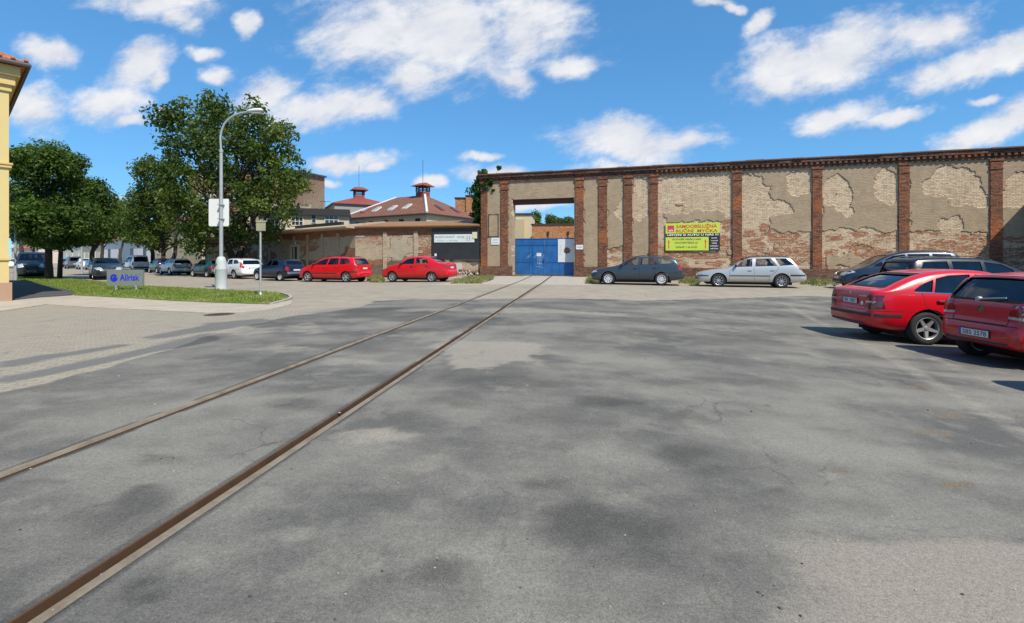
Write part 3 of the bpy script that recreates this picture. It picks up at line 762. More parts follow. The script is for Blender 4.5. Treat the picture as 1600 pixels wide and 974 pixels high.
for a, b, c_ in ((UL, UG0, -.3), (UG0, UG1, ZG), (UG1, UR, -.3)): grid_box('wall_panel', a, b, c_, WTOP - .55, 0, TH, PAINT, M_wall, wall, .055, PDISP)
mb = MB()
for a in (.14, .42): mb.box(UG0, UG1, a, a + .2, ZG - .34, ZG - .002)
mb.build('lintel_beam', M_lintel, wall)
PILL = [(752, 762), (783, 794), (899.5, 912), (935.6, 948.7), (975, 988), (1015, 1028), (1144.6, 1159), (1269, 1284), (1403.5, 1420), (1546, 1565)]
pu = [(wu(a), wu(b)) for a, b in PILL]
sp = (pu[-1][0] - pu[-4][0]) / 3
for k in range(1, 4): pu.append((pu[9][0] + sp * k, pu[9][1] + sp * k))
for k, (a, b) in enumerate(pu):
    mb = MB(); zb = wall_ground((a + b) / 2) - .2
    mb.box(a, b, -.10, -.001, zb + .9, WTOP - 1.25); mb.box(a - .03, b + .03, -.13, -.001, WTOP - 1.25, WTOP - 1.17); mb.box(a, b, -.11, -.001, WTOP - 1.17, WTOP - .78); mb.box(a - .05, b + .05, -.15, -.001, WTOP - .78, WTOP - .652)
    mb.build('pillar', M_redbrick, wall)
for a, b in ((UL - .05, UG0 - .004), (UG1 + .004, UR)):
    mb = MB(); n = max(1, int((b - a) / 3)); st = (b - a) / n
    for i in range(n): mb.box(a + i * st, a + (i + 1) * st, -.15, -.001, -.3, wall_ground(a + (i + .5) * st) + .70)
    mb.build('plinth', M_plinthbrick, wall)
# cornice: corbelled courses, a dentil row and a worn tile coping
mb = MB()
mb.box(UL - .1, UR, -.12, TH, WTOP - .65, WTOP - .549); mb.box(UL - .14, UR, -.24, TH + .04, WTOP - .34, WTOP - .13)
mb.box(UL - .12, UR, -.10, TH, WTOP - .55, WTOP - .34)
ud = wu(1022)
u = UL
while u < UR:
    if u > ud: mb.box(u, u + .15, -.22, -.101, WTOP - .50, WTOP - .341)
    else: mb.box(u, u + .17, -.17, -.101, WTOP - .46, WTOP - .341)
    u += .30
mb.build('cornice', M_cornice, wall)
mb = MB(); rr = random.Random(3); u = UL - .18
while u < UR:
    w = rr.uniform(.5, 1.1); dz = rr.uniform(-.015, .02)
    mb.box(u, min(u + w - .012, UR), -.32 + rr.uniform(-.02, .03), TH + .08, WTOP - .13, WTOP - .06 + dz); u += w
mb.build('coping', M_cap, wall)
mb = MB()
c0, c1 = wu(764), wu(779); z0, z1 = wz(770, 370), wz(770, 335)
for P in ([(c0, -.06, z0), (c0, -.06, z1), (c1, -.06, z1), (c1, -.06, z0 - .1), (c1, -.06, z0), (c0 - .1, -.06, z0)],): mb.tube(P, .025, 6)
mb.build('conduit', M_dark, wall)

# ------------------------------------------------------------------ lettering
def text(name, s, parent, x, z, w, h, mats, y=-.004, bold=.0, depth=.002, align='L', rot=0.0):
    """letters in the x-z plane facing -y, fitted to width w and height h"""
    cu_ = bpy.data.curves.new(name, 'FONT'); cu_.body = s; cu_.extrude = 0; cu_.offset = bold; cu_.size = 1; cu_.resolution_u = 3
    ob = bpy.data.objects.new(name, cu_); C.objects.link(ob)
    dg = bpy.context.evaluated_depsgraph_get(); dg.update()
    me = bpy.data.meshes.new_from_object(ob.evaluated_get(dg)); bpy.data.objects.remove(ob)
    co = np.array([v.co[:] for v in me.vertices]); lo = co.min(0); hi = co.max(0)
    sx = w / (hi[0] - lo[0]); sz = h / (hi[1] - lo[1])
    for v in me.vertices: v.co = ((v.co.x - lo[0]) * sx + x, y, (v.co.y - lo[1]) * sz + z)
    me.materials.clear(); me.name = name
    return link(name, me, mats, parent)
M_inkred = plain('red_ink', (.60, .05, .03), .5); M_inkgreen = plain('faded_green_ink', (.16, .33, .27), .6); M_inkblack = plain('black_ink', (.03, .03, .03), .5); M_inkwhite = plain('white_ink', (.80, .80, .78), .5)
M_lime = plain('lime_vinyl', (.55, .66, .07), .5, 0, 0, .10, 1.5); M_blackv = plain('black_vinyl', (.02, .02, .022), .45)
M_pink = plain('red_logo', (.62, .04, .09), .5)

def on_wall(name, label, cat, px0, px1, pyt, pyb, mats, yy=-.075, thick=.02, group=None):
    """flat panel hung on the tall wall; an Empty at its lower left corner"""
    u0, u1 = wu(px0), wu(px1); z0, z1 = wz((px0 + px1) / 2, pyb), wz((px0 + px1) / 2, pyt)
    x, y = w_world(u0, yy)
    t = thing(name, label, cat, (x, y, z0), -WA, group)
    mb = MB(); mb.box(0, u1 - u0, 0, thick, 0, z1 - z0); mb.build('board', mats, t)
    return t, u1 - u0, z1 - z0
b, w, h = on_wall('banner', 'lime green and black car wash banner with red capitals on the brick wall', 'banner', 1040, 1124.5, 348.8, 391.5, M_lime, -.09, .03)
mb = MB(); mb.box(0, w, -.003, -.001, h * .49, h * .622); mb.box(w * .80, w + .002, -.0035, -.001, 0, h * .49); mb.build('black_band', M_blackv, b)
mb = MB(); mb.box(w * .035, w * .16, -.003, -.001, h * .68, h * .92); mb.build('red_square', M_pink, b)
text('lettering', 'MČR', b, w * .06, h * .70, w * .085, h * .085, M_inkwhite, -.006, .03)
text('lettering', 'SAMOOBSLUŽNÁ', b, w * .20, h * .82, w * .75, h * .15, M_inkred, -.005, .02)
text('lettering', 'RUČNÍ  MYČKA', b, w * .20, h * .655, w * .76, h * .15, M_inkred, -.005, .02)
text('lettering', 'UMYJTE SI AUTO U NÁS !!!', b, w * .025, h * .515, w * .95, h * .10, M_inkwhite, -.007, .03)
text('lettering', 'VE DVOŘE AREÁLU NAR', b, w * .12, h * .375, w * .54, h * .085, M_inkblack, -.004, .012)
text('lettering', 'SVATOPETRSKÁ 22', b, w * .18, h * .245, w * .42, h * .085, M_inkblack, -.004, .012)
text('lettering', 'DENNĚ 7-20 HOD', b, w * .19, h * .085, w * .40, h * .085, M_inkblack, -.004, .012)
for i, s in enumerate(('MYTÍ', 'VYSÁVÁNÍ', 'VOSK', 'INTERIÉRY', 'LEŠTĚNÍ')):
    ww = (.10, .13, .10, .15, .14)[i] * w
    text('lettering', s, b, w * .90 - ww / 2, h * (.42 - i * .095), ww, h * .05, M_inkwhite, -.0075, .02)
for fx in (.06, .74):
    mb = MB(); c = w * fx; mb.prism([(c - .025, h * .07), (c + .025, h * .07), (c + .025, h * .30), (c + .06, h * .30), (c, h * .41), (c - .06, h * .30), (c - .025, h * .30)], -.005, -.001); mb.build('arrow', M_inkred, b)
s1, w, h = on_wall('notice_plate', 'small white notice plate left of the gateway, below the conduit frame', 'sign', 768, 781, 371.8, 382.6, M_white)
text('lettering', 'VJEZD', s1, w * .15, h * .58, w * .7, h * .16, M_inkblack); text('lettering', 'ZÁKAZ', s1, w * .15, h * .22, w * .7, h * .16, M_inkblack)
s1, w, h = on_wall('notice_plate', 'small white notice plate on the brick pillar right of the blue gate', 'sign', 900.5, 911.5, 383, 390, M_white, -.125)
text('lettering', 'POZOR', s1, w * .15, h * .35, w * .7, h * .28, M_inkblack)

# ------------------------------------------------------------------ blue sheet-steel gate
def gate_paint():
    m, t = material('blue_gate_paint')
    v = t.coord('Object'); n = t.noise(v, 1.4, 6, .65); n2 = t.noise(v, 7, 4)
    x, y, z = t.sep(v)
    c = t.mix(t.smooth(n, .3, .7), (.008, .085, .27), (.018, .13, .36))
    c = t.mix(t.math('MULTIPLY', t.smooth(n2, .62, .8), .35), c, (.10, .20, .36))
    c = t.mix(t.math('MULTIPLY', t.smooth(t.math('ADD', z, t.math('MULTIPLY', n, .3)), .42, .2), .5), c, (.10, .085, .06))
    t.set(t.b.inputs['Base Color'], c); t.set(t.b.inputs['Roughness'], t.math('ADD', t.math('MULTIPLY', n, .3), .35))
    t.set(t.b.inputs['Normal'], t.bump(t.noise(v, 1.1, 2), .35, .08))
    return m
M_blue = gate_paint()
gx, gy = w_world(UG0, .60)
ggz = wall_ground((UG0 + UG1) / 2)
gate = thing('sheet_gate', 'blue double-leaf sheet steel gate with graffiti closing the gateway', 'gate', (gx, gy, ggz), -WA)
GWD = UG1 - UG0; GH = 2.72
um = GWD * .50
for a, c_ in ((.03, um - .008), (um + .008, GWD - .03)):
    mb = MB(); mb.box(a, c_, .012, .04, .06, GH)
    for zz in (.06, .98, GH - .50, GH - .06): mb.box(a, c_, -.012, .011, zz, zz + .055)
    for xx in (a, (a + c_) / 2 - .02, c_ - .05): mb.box(xx, xx + .045, -.010, .011, .116, .979); mb.box(xx, xx + .045, -.010, .011, 1.036, GH - .501)
    mb.build('gate_leaf', M_blue, gate)
mb = MB(); d0, d1 = um - .86, um - .06
mb.box(d0, d1, -.02, -.0125, .12, 2.12)
for q in ((d0, d0 + .03, .12, 2.12), (d1 - .03, d1, .12, 2.12)): mb.box(q[0], q[1], -.026, -.0205, q[2], q[3])
wd = mb.build('wicket_door', M_blue, gate)
mb = MB(); mb.box(d1 - .02, d1 + .05, -.05, -.0265, 1.0, 1.16); mb.tube([(d1 + .015, -.05, 1.1), (d1 + .015, -.09, 1.1), (d1 - .1, -.09, 1.1)], .012, 6); mb.build('handle', M_dark, wd)
M_graf = plain('pale_blue_spray', (.36, .50, .62), .7)
rr = random.Random(5)
def ribbon(pts, w):
    mb = MB()
    for a, c_ in zip(pts[:-1], pts[1:]):
        d = (Vector(c_) - Vector(a)); L = d.length; n = Vector((-d.y, d.x)) / max(L, 1e-6) * w
        q = [Vector(a) + n, Vector(c_) + n, Vector(c_) - n, Vector(a) - n]
        mb.add([(p.x, 0, p.y) for p in q], [(0, 1, 2, 3)])
    return mb
gm = MB()
for (cx_, cz_, r_, k0, k1) in ((.42, 1.25, .10, 0, 6), (.55, 1.18, .07, 1, 7), (.40, .98, .09, 2, 7.5), (.62, .95, .06, 0, 5.5), (.50, .78, .12, 0, 3), (.33, 1.45, .10, 0, 3.2), (.66, 1.40, .08, 3, 7)):
    pts = [(d0 + cx_ + math.cos(k0 + (k1 - k0) * i / 14) * r_ * rr.uniform(.8, 1.2), cz_ + math.sin(k0 + (k1 - k0) * i / 14) * r_ * rr.uniform(.9, 1.3)) for i in range(15)]
    q = ribbon(pts, .011); gm.add([(v[0], -.029, v[2]) for v in q.v], q.f)
for a, c_ in (((.2, .7), (.75, .62)), ((.5, .5), (.46, 1.05)), ((.2, 1.5), (.05, 1.3)), ((.7, 1.6), (.78, 1.45)), ((-.3, 1.5), (-.5, 1.25)), ((-.35, 1.3), (-.2, 1.6))):
    q = ribbon([(d0 + a[0], a[1]), (d0 + (a[0] + c_[0]) / 2 + .03, (a[1] + c_[1]) / 2), (d0 + c_[0], c_[1])], .009); gm.add([(v[0], -.029, v[2]) for v in q.v], q.f)
gm.build('graffiti', M_graf, gate)
def on_gate(name, label, cat, x0, x1, z0, z1, mats, y=-.034):
    p = Vector((gx, gy, ggz)) + Matrix.Rotation(-WA, 3, 'Z') @ Vector((x0, y, z0))
    t = thing(name, label, cat, p, -WA); mb = MB(); mb.box(0, x1 - x0, 0, .006, 0, z1 - z0); mb.build('sheet', mats, t); return t
n_ = on_gate('paper_notice', 'small white paper notice fixed to the wicket door of the blue gate', 'notice', d0 + .28, d0 + .62, 1.42, 1.66, M_white)
text('lettering', 'POZOR VLAK', n_, .05, .14, .24, .05, M_inkred, -.003)
po = on_gate('poster', 'large white poster with a brown printed motif on the right leaf of the gate', 'poster', GWD - 1.25, GWD - .04, 1.0, 2.64, plain('poster_paper', (.66, .67, .68), .6, 0, 0, .06, 3))
mb = MB(); rr = random.Random(9)
mb.prism([(.66 + math.cos(i * .35) * .27 * rr.uniform(.75, 1.1), .82 + math.sin(i * .35) * .25 * rr.uniform(.75, 1.1)) for i in range(18)], -.004, -.001)
mb.build('printed_motif', plain('brown_print', (.17, .09, .065), .6, 0, 0, .5, 8), po)
mb = MB(); mb.prism([(.74 + math.cos(i * .5) * .12 * rr.uniform(.6, 1.1), .86 + math.sin(i * .5) * .10 * rr.uniform(.6, 1.1)) for i in range(12)], -.006, -.0045); mb.build('printed_spot', plain('rust_print', (.33, .12, .05), .6), po)
mb = MB()
for i in range(6): mb.box(.12, .12 + .2 * rr.uniform(.5, 1), -.003, -.001, .55 + i * .12, .562 + i * .12)
mb.build('small_print', M_inkblack, po)

# ------------------------------------------------------------------ low wall along the bending street, with a lean-to roof
def seg_frame(A, B):
    """wall-local frame: x from the left end to the right end, -y faces the street"""
    d = Vector((B[0] - A[0], B[1] - A[1])); return Vector((A[0], A[1], 0)), math.atan2(d.y, d.x), d.length
LA, LB, LC = (-36.7, 58.9), (-12.2, 38.35), (-2.35, 36.35)
low = thing('low_wall', 'low old brick and plaster wall with a lean-to roof, left of the tall wall', 'wall', (LB[0], LB[1], 0))
low.rotation_euler = (0, 0, 0)
def lw_plaster(s):
    def f(u, z): return np.clip(sstep(fbm(u * .55, z * .8, 3, s), .46, .56) + sstep(z, 2.2, 2.8) * .25 - .5 * sstep(z, 1.9, 1.0) - 1.5 * sstep(z, 3.0, 3.2), 0, 1)
    return f
def lw_red(s, k):
    def f(u, z): return np.clip(sstep(fbm(u * .7, z * 1.1, 4, s), .40, .54) * (.45 + .75 * sstep(z, 2.4, 1.3)) * k * 1.6 + 1.6 * sstep(z, 2.95, 3.1), 0, 1.6)  # last term: bare red brick band that also paints the shade under the roof
    return f
LH = 3.62
frames = {}
for nm, A, B, sd, k in (('right', LB, LC, 61, 1.0), ('left', LA, LB, 83, 1.15)):
    o, a, L = seg_frame(A, B); frames[nm] = (o, a, L)
    loc = o - Vector((LB[0], LB[1], 0))
    w_ = grid_box('wall_panel', 0, L, -.3, LH, 0, .5, {'plaster': lw_plaster(sd), 'red': lw_red(sd + 5, k)}, M_lowwall, low, .14)
    w_.location = loc; w_.rotation_euler = (0, 0, a)
    # pilaster strips and base blocks
    mb = MB(); n = int(L / 2.6)
    for i in range(1, n + 1): mb.box(i * L / (n + 1) - .16, i * L / (n + 1) + .16, -.07, -.002, -.2, LH - .25)
    q = mb.build('pilaster', M_lowwall, low); q.location = loc; q.rotation_euler = (0, 0, a)
    ov = .34 if nm == 'right' else 1.0
    mb = MB()
    poly = [(-ov, LH + .09), (-ov, LH + .17), (2.6, LH + .72), (2.6, LH + .55), (.0, LH + .002), (-ov + .05, LH + .05)]
    mb.prism([(y, z) for y, z in poly], -.25 if nm == 'right' else 0, L + (0 if nm == 'right' else .25), axes='yz')
    M_fas = plain('brown_roof_edge', (.26, .13, .055), .7, 0, 0, .25, 2) if nm == 'right' else plain('pale_roof_edge', (.40, .31, .23), .8, 0, 0, .3, 2)
    q = mb.build('lean_to_roof', M_fas, low); q.location = loc; q.rotation_euler = (0, 0, a)
o, a, L = frames['left']
loc = o - Vector((LB[0], LB[1], 0))
mb = MB(); mb.box(L * .3, L * .80, 2.61, 2.9, LH - .2, LH + 1.02); q = mb.build('upper_fascia', plain('tarred_felt', (.03, .03, .032), .9, 0, 0, .3, 3), low); q.location = loc; q.rotation_euler = (0, 0, a)
def on_low(px, which):
    """distance along a wall segment at a photo column"""
    o, a, L = frames[which]; k = (px - CX) / F; d = Vector((math.cos(a), math.sin(a)))
    s = (k * o.y - o.x) / (d.x - k * d.y); return s, o.y + d.y * s
def low_panel(name, label, cat, which, px0, px1, pyt, pyb, mats, yy, thick, part='board'):
    s0, Y0 = on_low(px0, which); s1, Y1 = on_low(px1, which); Ym = (Y0 + Y1) / 2
    z0 = CH + (YH - pyb) / F * Ym; z1 = CH + (YH - pyt) / F * Ym
    o, a, L = frames[which]
    p = o + Matrix.Rotation(a, 3, 'Z') @ Vector((s0, yy, z0))
    t = thing(name, label, cat, p, a); mb = MB(); mb.box(0, s1 - s0, 0, thick, 0, z1 - z0); mb.build(part, mats, t); return t, s1 - s0, z1 - z0
t, w, h = low_panel('black_hoarding', 'big black painted hoarding on the low wall beside the gateway', 'hoarding', 'right', 676, 749.5, 358.5, 404.5, M_black, -.12, .1)
mb = MB(); mb.box(-.03, w + .03, -.012, .105, h, h + .04); mb.box(-.03, w + .03, -.012, .105, -.04, 0); mb.build('edge_batten', M_dark, t)
t, w, h = low_panel('sign_board', 'white board with faded green lettering on the black hoarding', 'sign', 'right', 679.5, 742, 366.5, 379, plain('weathered_white_board', (.64, .68, .66), .6, 0, 0, .1, 2), -.16, .03)
text('lettering', 'ROSTLINNÝ  OLEJ', t, w * .03, h * .48, w * .72, h * .36, M_inkgreen, -.004, .02)
text('lettering', 'VÝKUP  A  PRODEJ', t, w * .08, h * .10, w * .50, h * .20, M_inkgreen, -.004, .0)
mb = MB()
for i in range(3): mb.box(w * .78, w * .92, -.004, -.001, h * (.25 + i * .2), h * (.27 + i * .2))
for i in range(2): mb.box(w * (.82 + .06 * i), w * (.825 + .06 * i), -.006, -.0045, h * .15, h * .8)
mb.build('pictogram', M_inkblack, t)
low_panel('cream_board', 'small cream board overlapping the right end of the white sign', 'sign', 'right', 739, 746.5, 363, 373, plain('cream_board', (.66, .60, .36), .6), -.19, .02)
low_panel('sticker', 'small white sticker low on the left of the black hoarding', 'sticker', 'right', 680, 683.2, 396.5, 400.5, M_white, -.135, .006, 'sheet')
t, w, h = low_panel('wooden_door', 'narrow dark door in a pale frame in the low wall above the navy hatchback', 'door', 'left', 456.5, 465.5, 386, 428, plain('dark_door', (.035, .045, .04), .6, 0, 0, .2, 3), -.03, .04, 'door_leaf')
mb = MB()
for x0, x1 in ((-.28, -.003), (w + .003, w + .28)): mb.box(x0, x1, -.05, .035, 0, h)
mb.box(-.28, w + .28, -.05, .035, h + .003, h + .22); mb.build('door_frame', plain('pale_render', (.50, .47, .41), .9, 0, 0, .15, 3), t)
low_panel('house_number', 'small white number plate above the narrow door', 'sign', 'left', 458.5, 462.5, 378, 381.5, M_white, -.03, .02, 'plate')
# broken bricks and render lumps at the foot of the low wall, right end
mb = MB(); rr = random.Random(12)
for i in range(260):
    s = rr.uniform(6.2, 9.9); z = abs(rr.gauss(0, .20)); M = Matrix.Translation((s, -.05 - rr.random() * .28 * (1.2 - min(z, 1)), z)) @ Matrix.Rotation(rr.random() * 3, 4, Vector((rr.random(), rr.random(), rr.random())).normalized())
    mb.box(-.11, .11, -.055, .055, -.035, .035, rr.choice((0, 0, 1, 1, 2)), M)
o, a, L = frames['right']
q = mb.build('rubble', [M_redbrick, plain('pale_render', (.5, .47, .41)), plain('grey_mortar', (.30, .27, .23), .95, 0, 0, .3, 6)], None, o + Vector((0, 0, gz(-5, 36))), a)
tag(q, 'heap of broken bricks and mortar at the foot of the low wall under the hoarding', 'rubble', None, 'stuff')
mb = MB()
for s, w in ((6.7, .5), (8.1, .55)): mb.box(s, s + w, -.14, -.004, .02, rr.uniform(.85, 1.0))
q = mb.build('base_block', plain('pale_render', (.5, .47, .41)), low); q.location = o - Vector((LB[0], LB[1], 0)); q.rotation_euler = (0, 0, a)

# ------------------------------------------------------------------ buildings
def stucco(name, col, var=.12, stain=.3):
    m, t = material(name)
    v = t.coord('Object'); x, y, z = t.sep(v); p = t.comb(t.math('ADD', x, y), z, 0.0)
    n = t.noise(p, .5, 5, .6); n2 = t.noise(p, 4, 5, .65); st = t.noise(t.scale(p, (2.0, .2, 1)), 1.2, 5, .6)
    k = t.math('ADD', 1.0, t.math('ADD', t.math('MULTIPLY', t.math('SUBTRACT', n, .5), 2 * var), t.math('MULTIPLY', t.math('SUBTRACT', n2, .5), var)))
    c = t.mix(1.0, col, t.comb(k, k, k), 'MULTIPLY')
    c = t.mix(t.math('MULTIPLY', t.smooth(st, .55, .8), stain), c, tuple(a * .45 for a in col))
    t.set(t.b.inputs['Base Color'], c); t.b.inputs['Roughness'].default_value = .9; t.b.inputs['Specular IOR Level'].default_value = .2
    return m
def tiles(name, c1, c2, rot=0):
    m, t = material(name)
    v = t.coord('Object'); x, y, z = t.sep(v)
    p = t.comb(t.math('ADD', x, t.math('MULTIPLY', y, .6)), t.math('MULTIPLY', z, 1.7), 0.0)
    b = t.new('ShaderNodeTexBrick'); t.l.new(p, b.inputs['Vector']); b.inputs['Scale'].default_value = 1; b.inputs['Brick Width'].default_value = .24; b.inputs['Row Height'].default_value = .30; b.inputs['Mortar Size'].default_value = .018
    b.inputs['Color1'].default_value = c1 + (1,); b.inputs['Color2'].default_value = c2 + (1,); b.inputs['Mortar'].default_value = tuple(a * .35 for a in c1) + (1,)
    n = t.noise(v, .8, 6, .65); n2 = t.noise(v, 5, 4)
    c = t.mix(t.math('MULTIPLY', t.smooth(n, .42, .68), .55), b.outputs['Color'], (.13, .085, .06))
    k = t.math('ADD', 1.0, t.math('MULTIPLY', t.math('SUBTRACT', n2, .5), .5))
    t.set(t.b.inputs['Base Color'], t.mix(1.0, c, t.comb(k, k, k), 'MULTIPLY')); t.b.inputs['Roughness'].default_value = .85
    return m
def glass_dark(name='window_glass', tint=(.02, .025, .03)):
    if name in _mats: return _mats[name]
    m, t = material(name); v = t.coord('Object')
    t.set(t.b.inputs['Base Color'], t.mix(t.noise(v, 1.3, 3), tint, tuple(a * 2 for a in tint))); t.b.inputs['Roughness'].default_value = .06; t.b.inputs['Specular IOR Level'].default_value = .8
    _mats[name] = m; return m
M_pane = glass_dark()
M_wframe = plain('white_window_paint', (.62, .61, .58), .5, 0, 0, .1, 5)
M_yellow = stucco('yellow_render', (.60, .475, .215), .07, .14)
M_oldrender = stucco('cream_render', (.50, .44, .33), .14, .35)
M_tanrender = stucco('tan_render', (.52, .43, .30), .10, .25)
M_whiterender = stucco('white_render', (.66, .66, .66), .06, .12)
M_greyrender = stucco('grey_render', (.30, .30, .28), .12, .3)
M_plinth = stucco('pink_stone_plinth', (.40, .255, .175), .12, .2)
M_orange = masonry('orange_brick', (.44, .19, .085), (.54, .26, .12), (.5, .4, .3), (.4, .4, .4), .28, .09, whole='red')
M_gable = masonry('mixed_brick_render', (.25, .09, .05), (.36, .15, .08), (.52, .43, .32), (.48, .41, .31))
M_redtile = tiles('red_roof_tiles', (.40, .115, .05), (.50, .17, .07))
M_oldtile = tiles('old_brown_tiles', (.185, .070, .042), (.245, .102, .058))
M_redsheet = plain('red_sheet_roof', (.24, .055, .040), .6, 0, 0, .25, 3)
M_tar = plain('tarred_felt', (.03, .03, .032), .9, 0, 0, .3, 3)
M_zinc = plain('white_zinc_flashing', (.62, .62, .60), .6, 0, 0, .2, 3)
M_gutter = plain('dark_gutter', (.055, .035, .035), .5, 0, 0, .2, 4)

def window(parent, x, z, w, h, y=0.0, nx=2, nz=1, rot=0.0, loc=None, frame=None):
    """a window in the x-z plane facing -y: frame part with its pane a sub-part"""
    mb = MB(); b = min(.07, w * .1)
    mb.box(x, x + b, y - .05, y + .05, z, z + h); mb.box(x + w - b, x + w, y - .05, y + .05, z, z + h)
    mb.box(x + b, x + w - b, y - .05, y + .05, z, z + b); mb.box(x + b, x + w - b, y - .05, y + .05, z + h - b, z + h)
    for i in range(1, nx): mb.box(x + w * i / nx - b * .4, x + w * i / nx + b * .4, y - .045, y + .04, z + b, z + h - b)
    for i in range(1, nz): mb.box(x + b, x + w - b, y - .04, y + .035, z + h * i / nz - b * .35, z + h * i / nz + b * .35)
    f = mb.build('window', frame or M_wframe, parent)
    mb = MB(); mb.box(x + b * .5, x + w - b * .5, y - .012, y + .012, z + b * .5, z + h - b * .5); mb.build('pane', M_pane, f)
    return f
def ang(d): return math.atan2(d[1], d[0])

# yellow corner house on the left
hx, hy = gp(14, 471)[:2]
sd = (-.755, .656)                                                     # along the street side
house = thing('yellow_house', 'yellow corner house with a red tiled roof and pinkish stone plinth at the left edge', 'house', (hx, hy, gz(hx, hy)), math.atan2(sd[1], sd[0]) - math.pi / 2)
# local y runs along the street side away from the camera, local x points to the street, so the body lies in x<0
BW, BD, EZ = 13.0, 15.0, 7.80
mb = MB(); mb.box(-BW, 0, 0, BD, .62, EZ - .02); mb.build('wall', M_yellow, house)
mb = MB(); mb.box(-BW - .06, .07, -.07, BD, -.3, .62); mb.build('plinth', M_plinth, house)
mb = MB()
for z0, z1, p in ((4.42, 4.52, .06), (4.52, 4.58, .09), (1.36, 1.44, .05)): mb.box(-BW - p, p, -p, BD, z0, z1)
mb.build('string_course', stucco('ochre_trim', (.58, .43, .17), .05, .05), house)
mb = MB()
for z0, z1, p in ((6.95, 7.15, .06), (7.15, 7.45, .14), (7.45, EZ - .03, .25)): mb.box(-BW - p, p, -p, BD, z0, z1)
mb.build('cornice', stucco('ochre_cornice', (.60, .44, .19), .05, .05), house)
mb = MB(); ov = .38
e0, e1, f0, f1 = -BW - ov, ov, -ov, BD + ov
v = [(e0, f0, EZ), (e1, f0, EZ), (e1, f1, EZ), (e0, f1, EZ), (e0, f0, EZ + .12), (e1, f0, EZ + .12), (e1, f1, EZ + .12), (e0, f1, EZ + .12), (-BW / 2, 6.5, EZ + 4.4), (-BW / 2, BD - 6.5, EZ + 4.4)]
mb.add(v, [(0, 1, 5, 4), (1, 2, 6, 5), (2, 3, 7, 6), (3, 0, 4, 7), (0, 3, 2, 1), (4, 5, 8), (5, 6, 9, 8), (6, 7, 9), (7, 4, 8, 9)])
rf = mb.build('roof', M_redtile, house)
mb = MB()
for P in ([(e0, f0 - .06, EZ + .02), (e1 + .06, f0 - .06, EZ + .02), (e1 + .06, f1, EZ + .02)],): mb.tube(P, .085, 8)
mb.build('gutter', M_gutter, rf)
mb = MB()
for k in range(46): mb.tube([(e0 + k * (e1 - e0) / 45, f0 - .01, EZ + .14), (e0 + k * (e1 - e0) / 45, f0 + .22, EZ + .27)], .06, 6)
mb.build('eave_tiles', M_redtile, rf)
for i in range(3):
    for z in (1.9, 5.0): window(house, -3.6 - i * 3.4, z, 1.1, 1.6, -.0, 2, 2)
mb = MB(); mb.box(-.62, -.38, -.16, -.072, .34, .42); mb.tube([(-.5, -.12, .36), (-.5, -.19, .36)], .03, 6); mb.build('water_tap', plain('steel_bits', (.5, .5, .5), .4, .8), house)

# engine-shed like building with hipped old-tile roof and a ventilator
u_ = Vector((-.85, .53, 0)); v_ = Vector((.53, .85, 0)); Cn = Vector((-9.5, 55.0, 0))
shed = thing('hip_roof_building', 'low building with brown tiled hip roof, skylights and red ventilator behind the low wall', 'building', Cn)
def L_(a, b, z): return (u_ * a + v_ * b) + Vector((0, 0, z))
LU, LV, EV, RZ = 14.5, 10.6, 6.35, 9.35
mb = MB(); mb.add([L_(a, b, z) for z in (-.2, EV - .02) for a, b in ((.35, .35), (LU - .35, .35), (LU - .35, LV - .35), (.35, LV - .35))], [(0, 1, 2, 3), (4, 5, 6, 7), (0, 1, 5, 4), (1, 2, 6, 5), (2, 3, 7, 6), (3, 0, 4, 7)])
mb.build('wall', M_oldrender, shed)
R1, R2 = L_(5.1, 5.3, RZ), L_(10.0, 5.3, RZ)
mb = MB(); q = [L_(0, 0, EV), L_(LU, 0, EV), L_(LU, LV, EV), L_(0, LV, EV)]
mb.add(q + [p + Vector((0, 0, .1)) for p in q] + [R1, R2], [(0, 1, 5, 4), (1, 2, 6, 5), (2, 3, 7, 6), (3, 0, 4, 7), (3, 2, 1, 0), (4, 5, 9, 8), (5, 6, 9), (6, 7, 8, 9), (7, 4, 8)])
rf = mb.build('roof', M_oldtile, shed)
mb = MB(); mb.tube([L_(.0, .0, EV + .14), L_(4.9, 5.1, RZ + .02)], .16, 6); mb.tube([L_(LU, 0, EV + .14), R2], .12, 6); mb.build('hip_flashing', M_zinc, rf)
mb = MB(); mb.tube([L_(0, LV, EV), L_(-.05, -.05, EV), L_(LU, 0, EV)], .09, 6); mb.build('gutter', M_gutter, rf)
def on_front(a, k):          # point on the street-side slope: a along the eave, k up the slope 0..1
    p = L_(a, 0, EV + .1) * (1 - k) + L_(a, 5.3, RZ) * k; return p
def on_end(b, k): return L_(0, b, EV + .1) * (1 - k) + L_(5.1, b, RZ) * k
for i, (a, k) in enumerate(((4.9, .27), (7.2, .25), (9.9, .24), (11.9, .22))):
    P = [on_front(a - .35, k), on_front(a + .35, k), on_front(a + .35, k + .2), on_front(a - .35, k + .2)]; up = Vector((0, 0, .16))
    mb = MB(); mb.add(P + [p + up for p in P], [(0, 1, 2, 3), (4, 5, 6, 7), (0, 1, 5, 4), (1, 2, 6, 5), (2, 3, 7, 6), (3, 0, 4, 7)]); sk = mb.build('skylight', M_zinc if i < 3 else M_redsheet, rf)
    mb = MB(); c = sum(P, Vector()) / 4; mb.add([c + (p - c) * .8 + up * 1.05 for p in P], [(0, 1, 2, 3)]); mb.build('pane', plain('grey_skylight_glass', (.30, .30, .31), .3), sk)
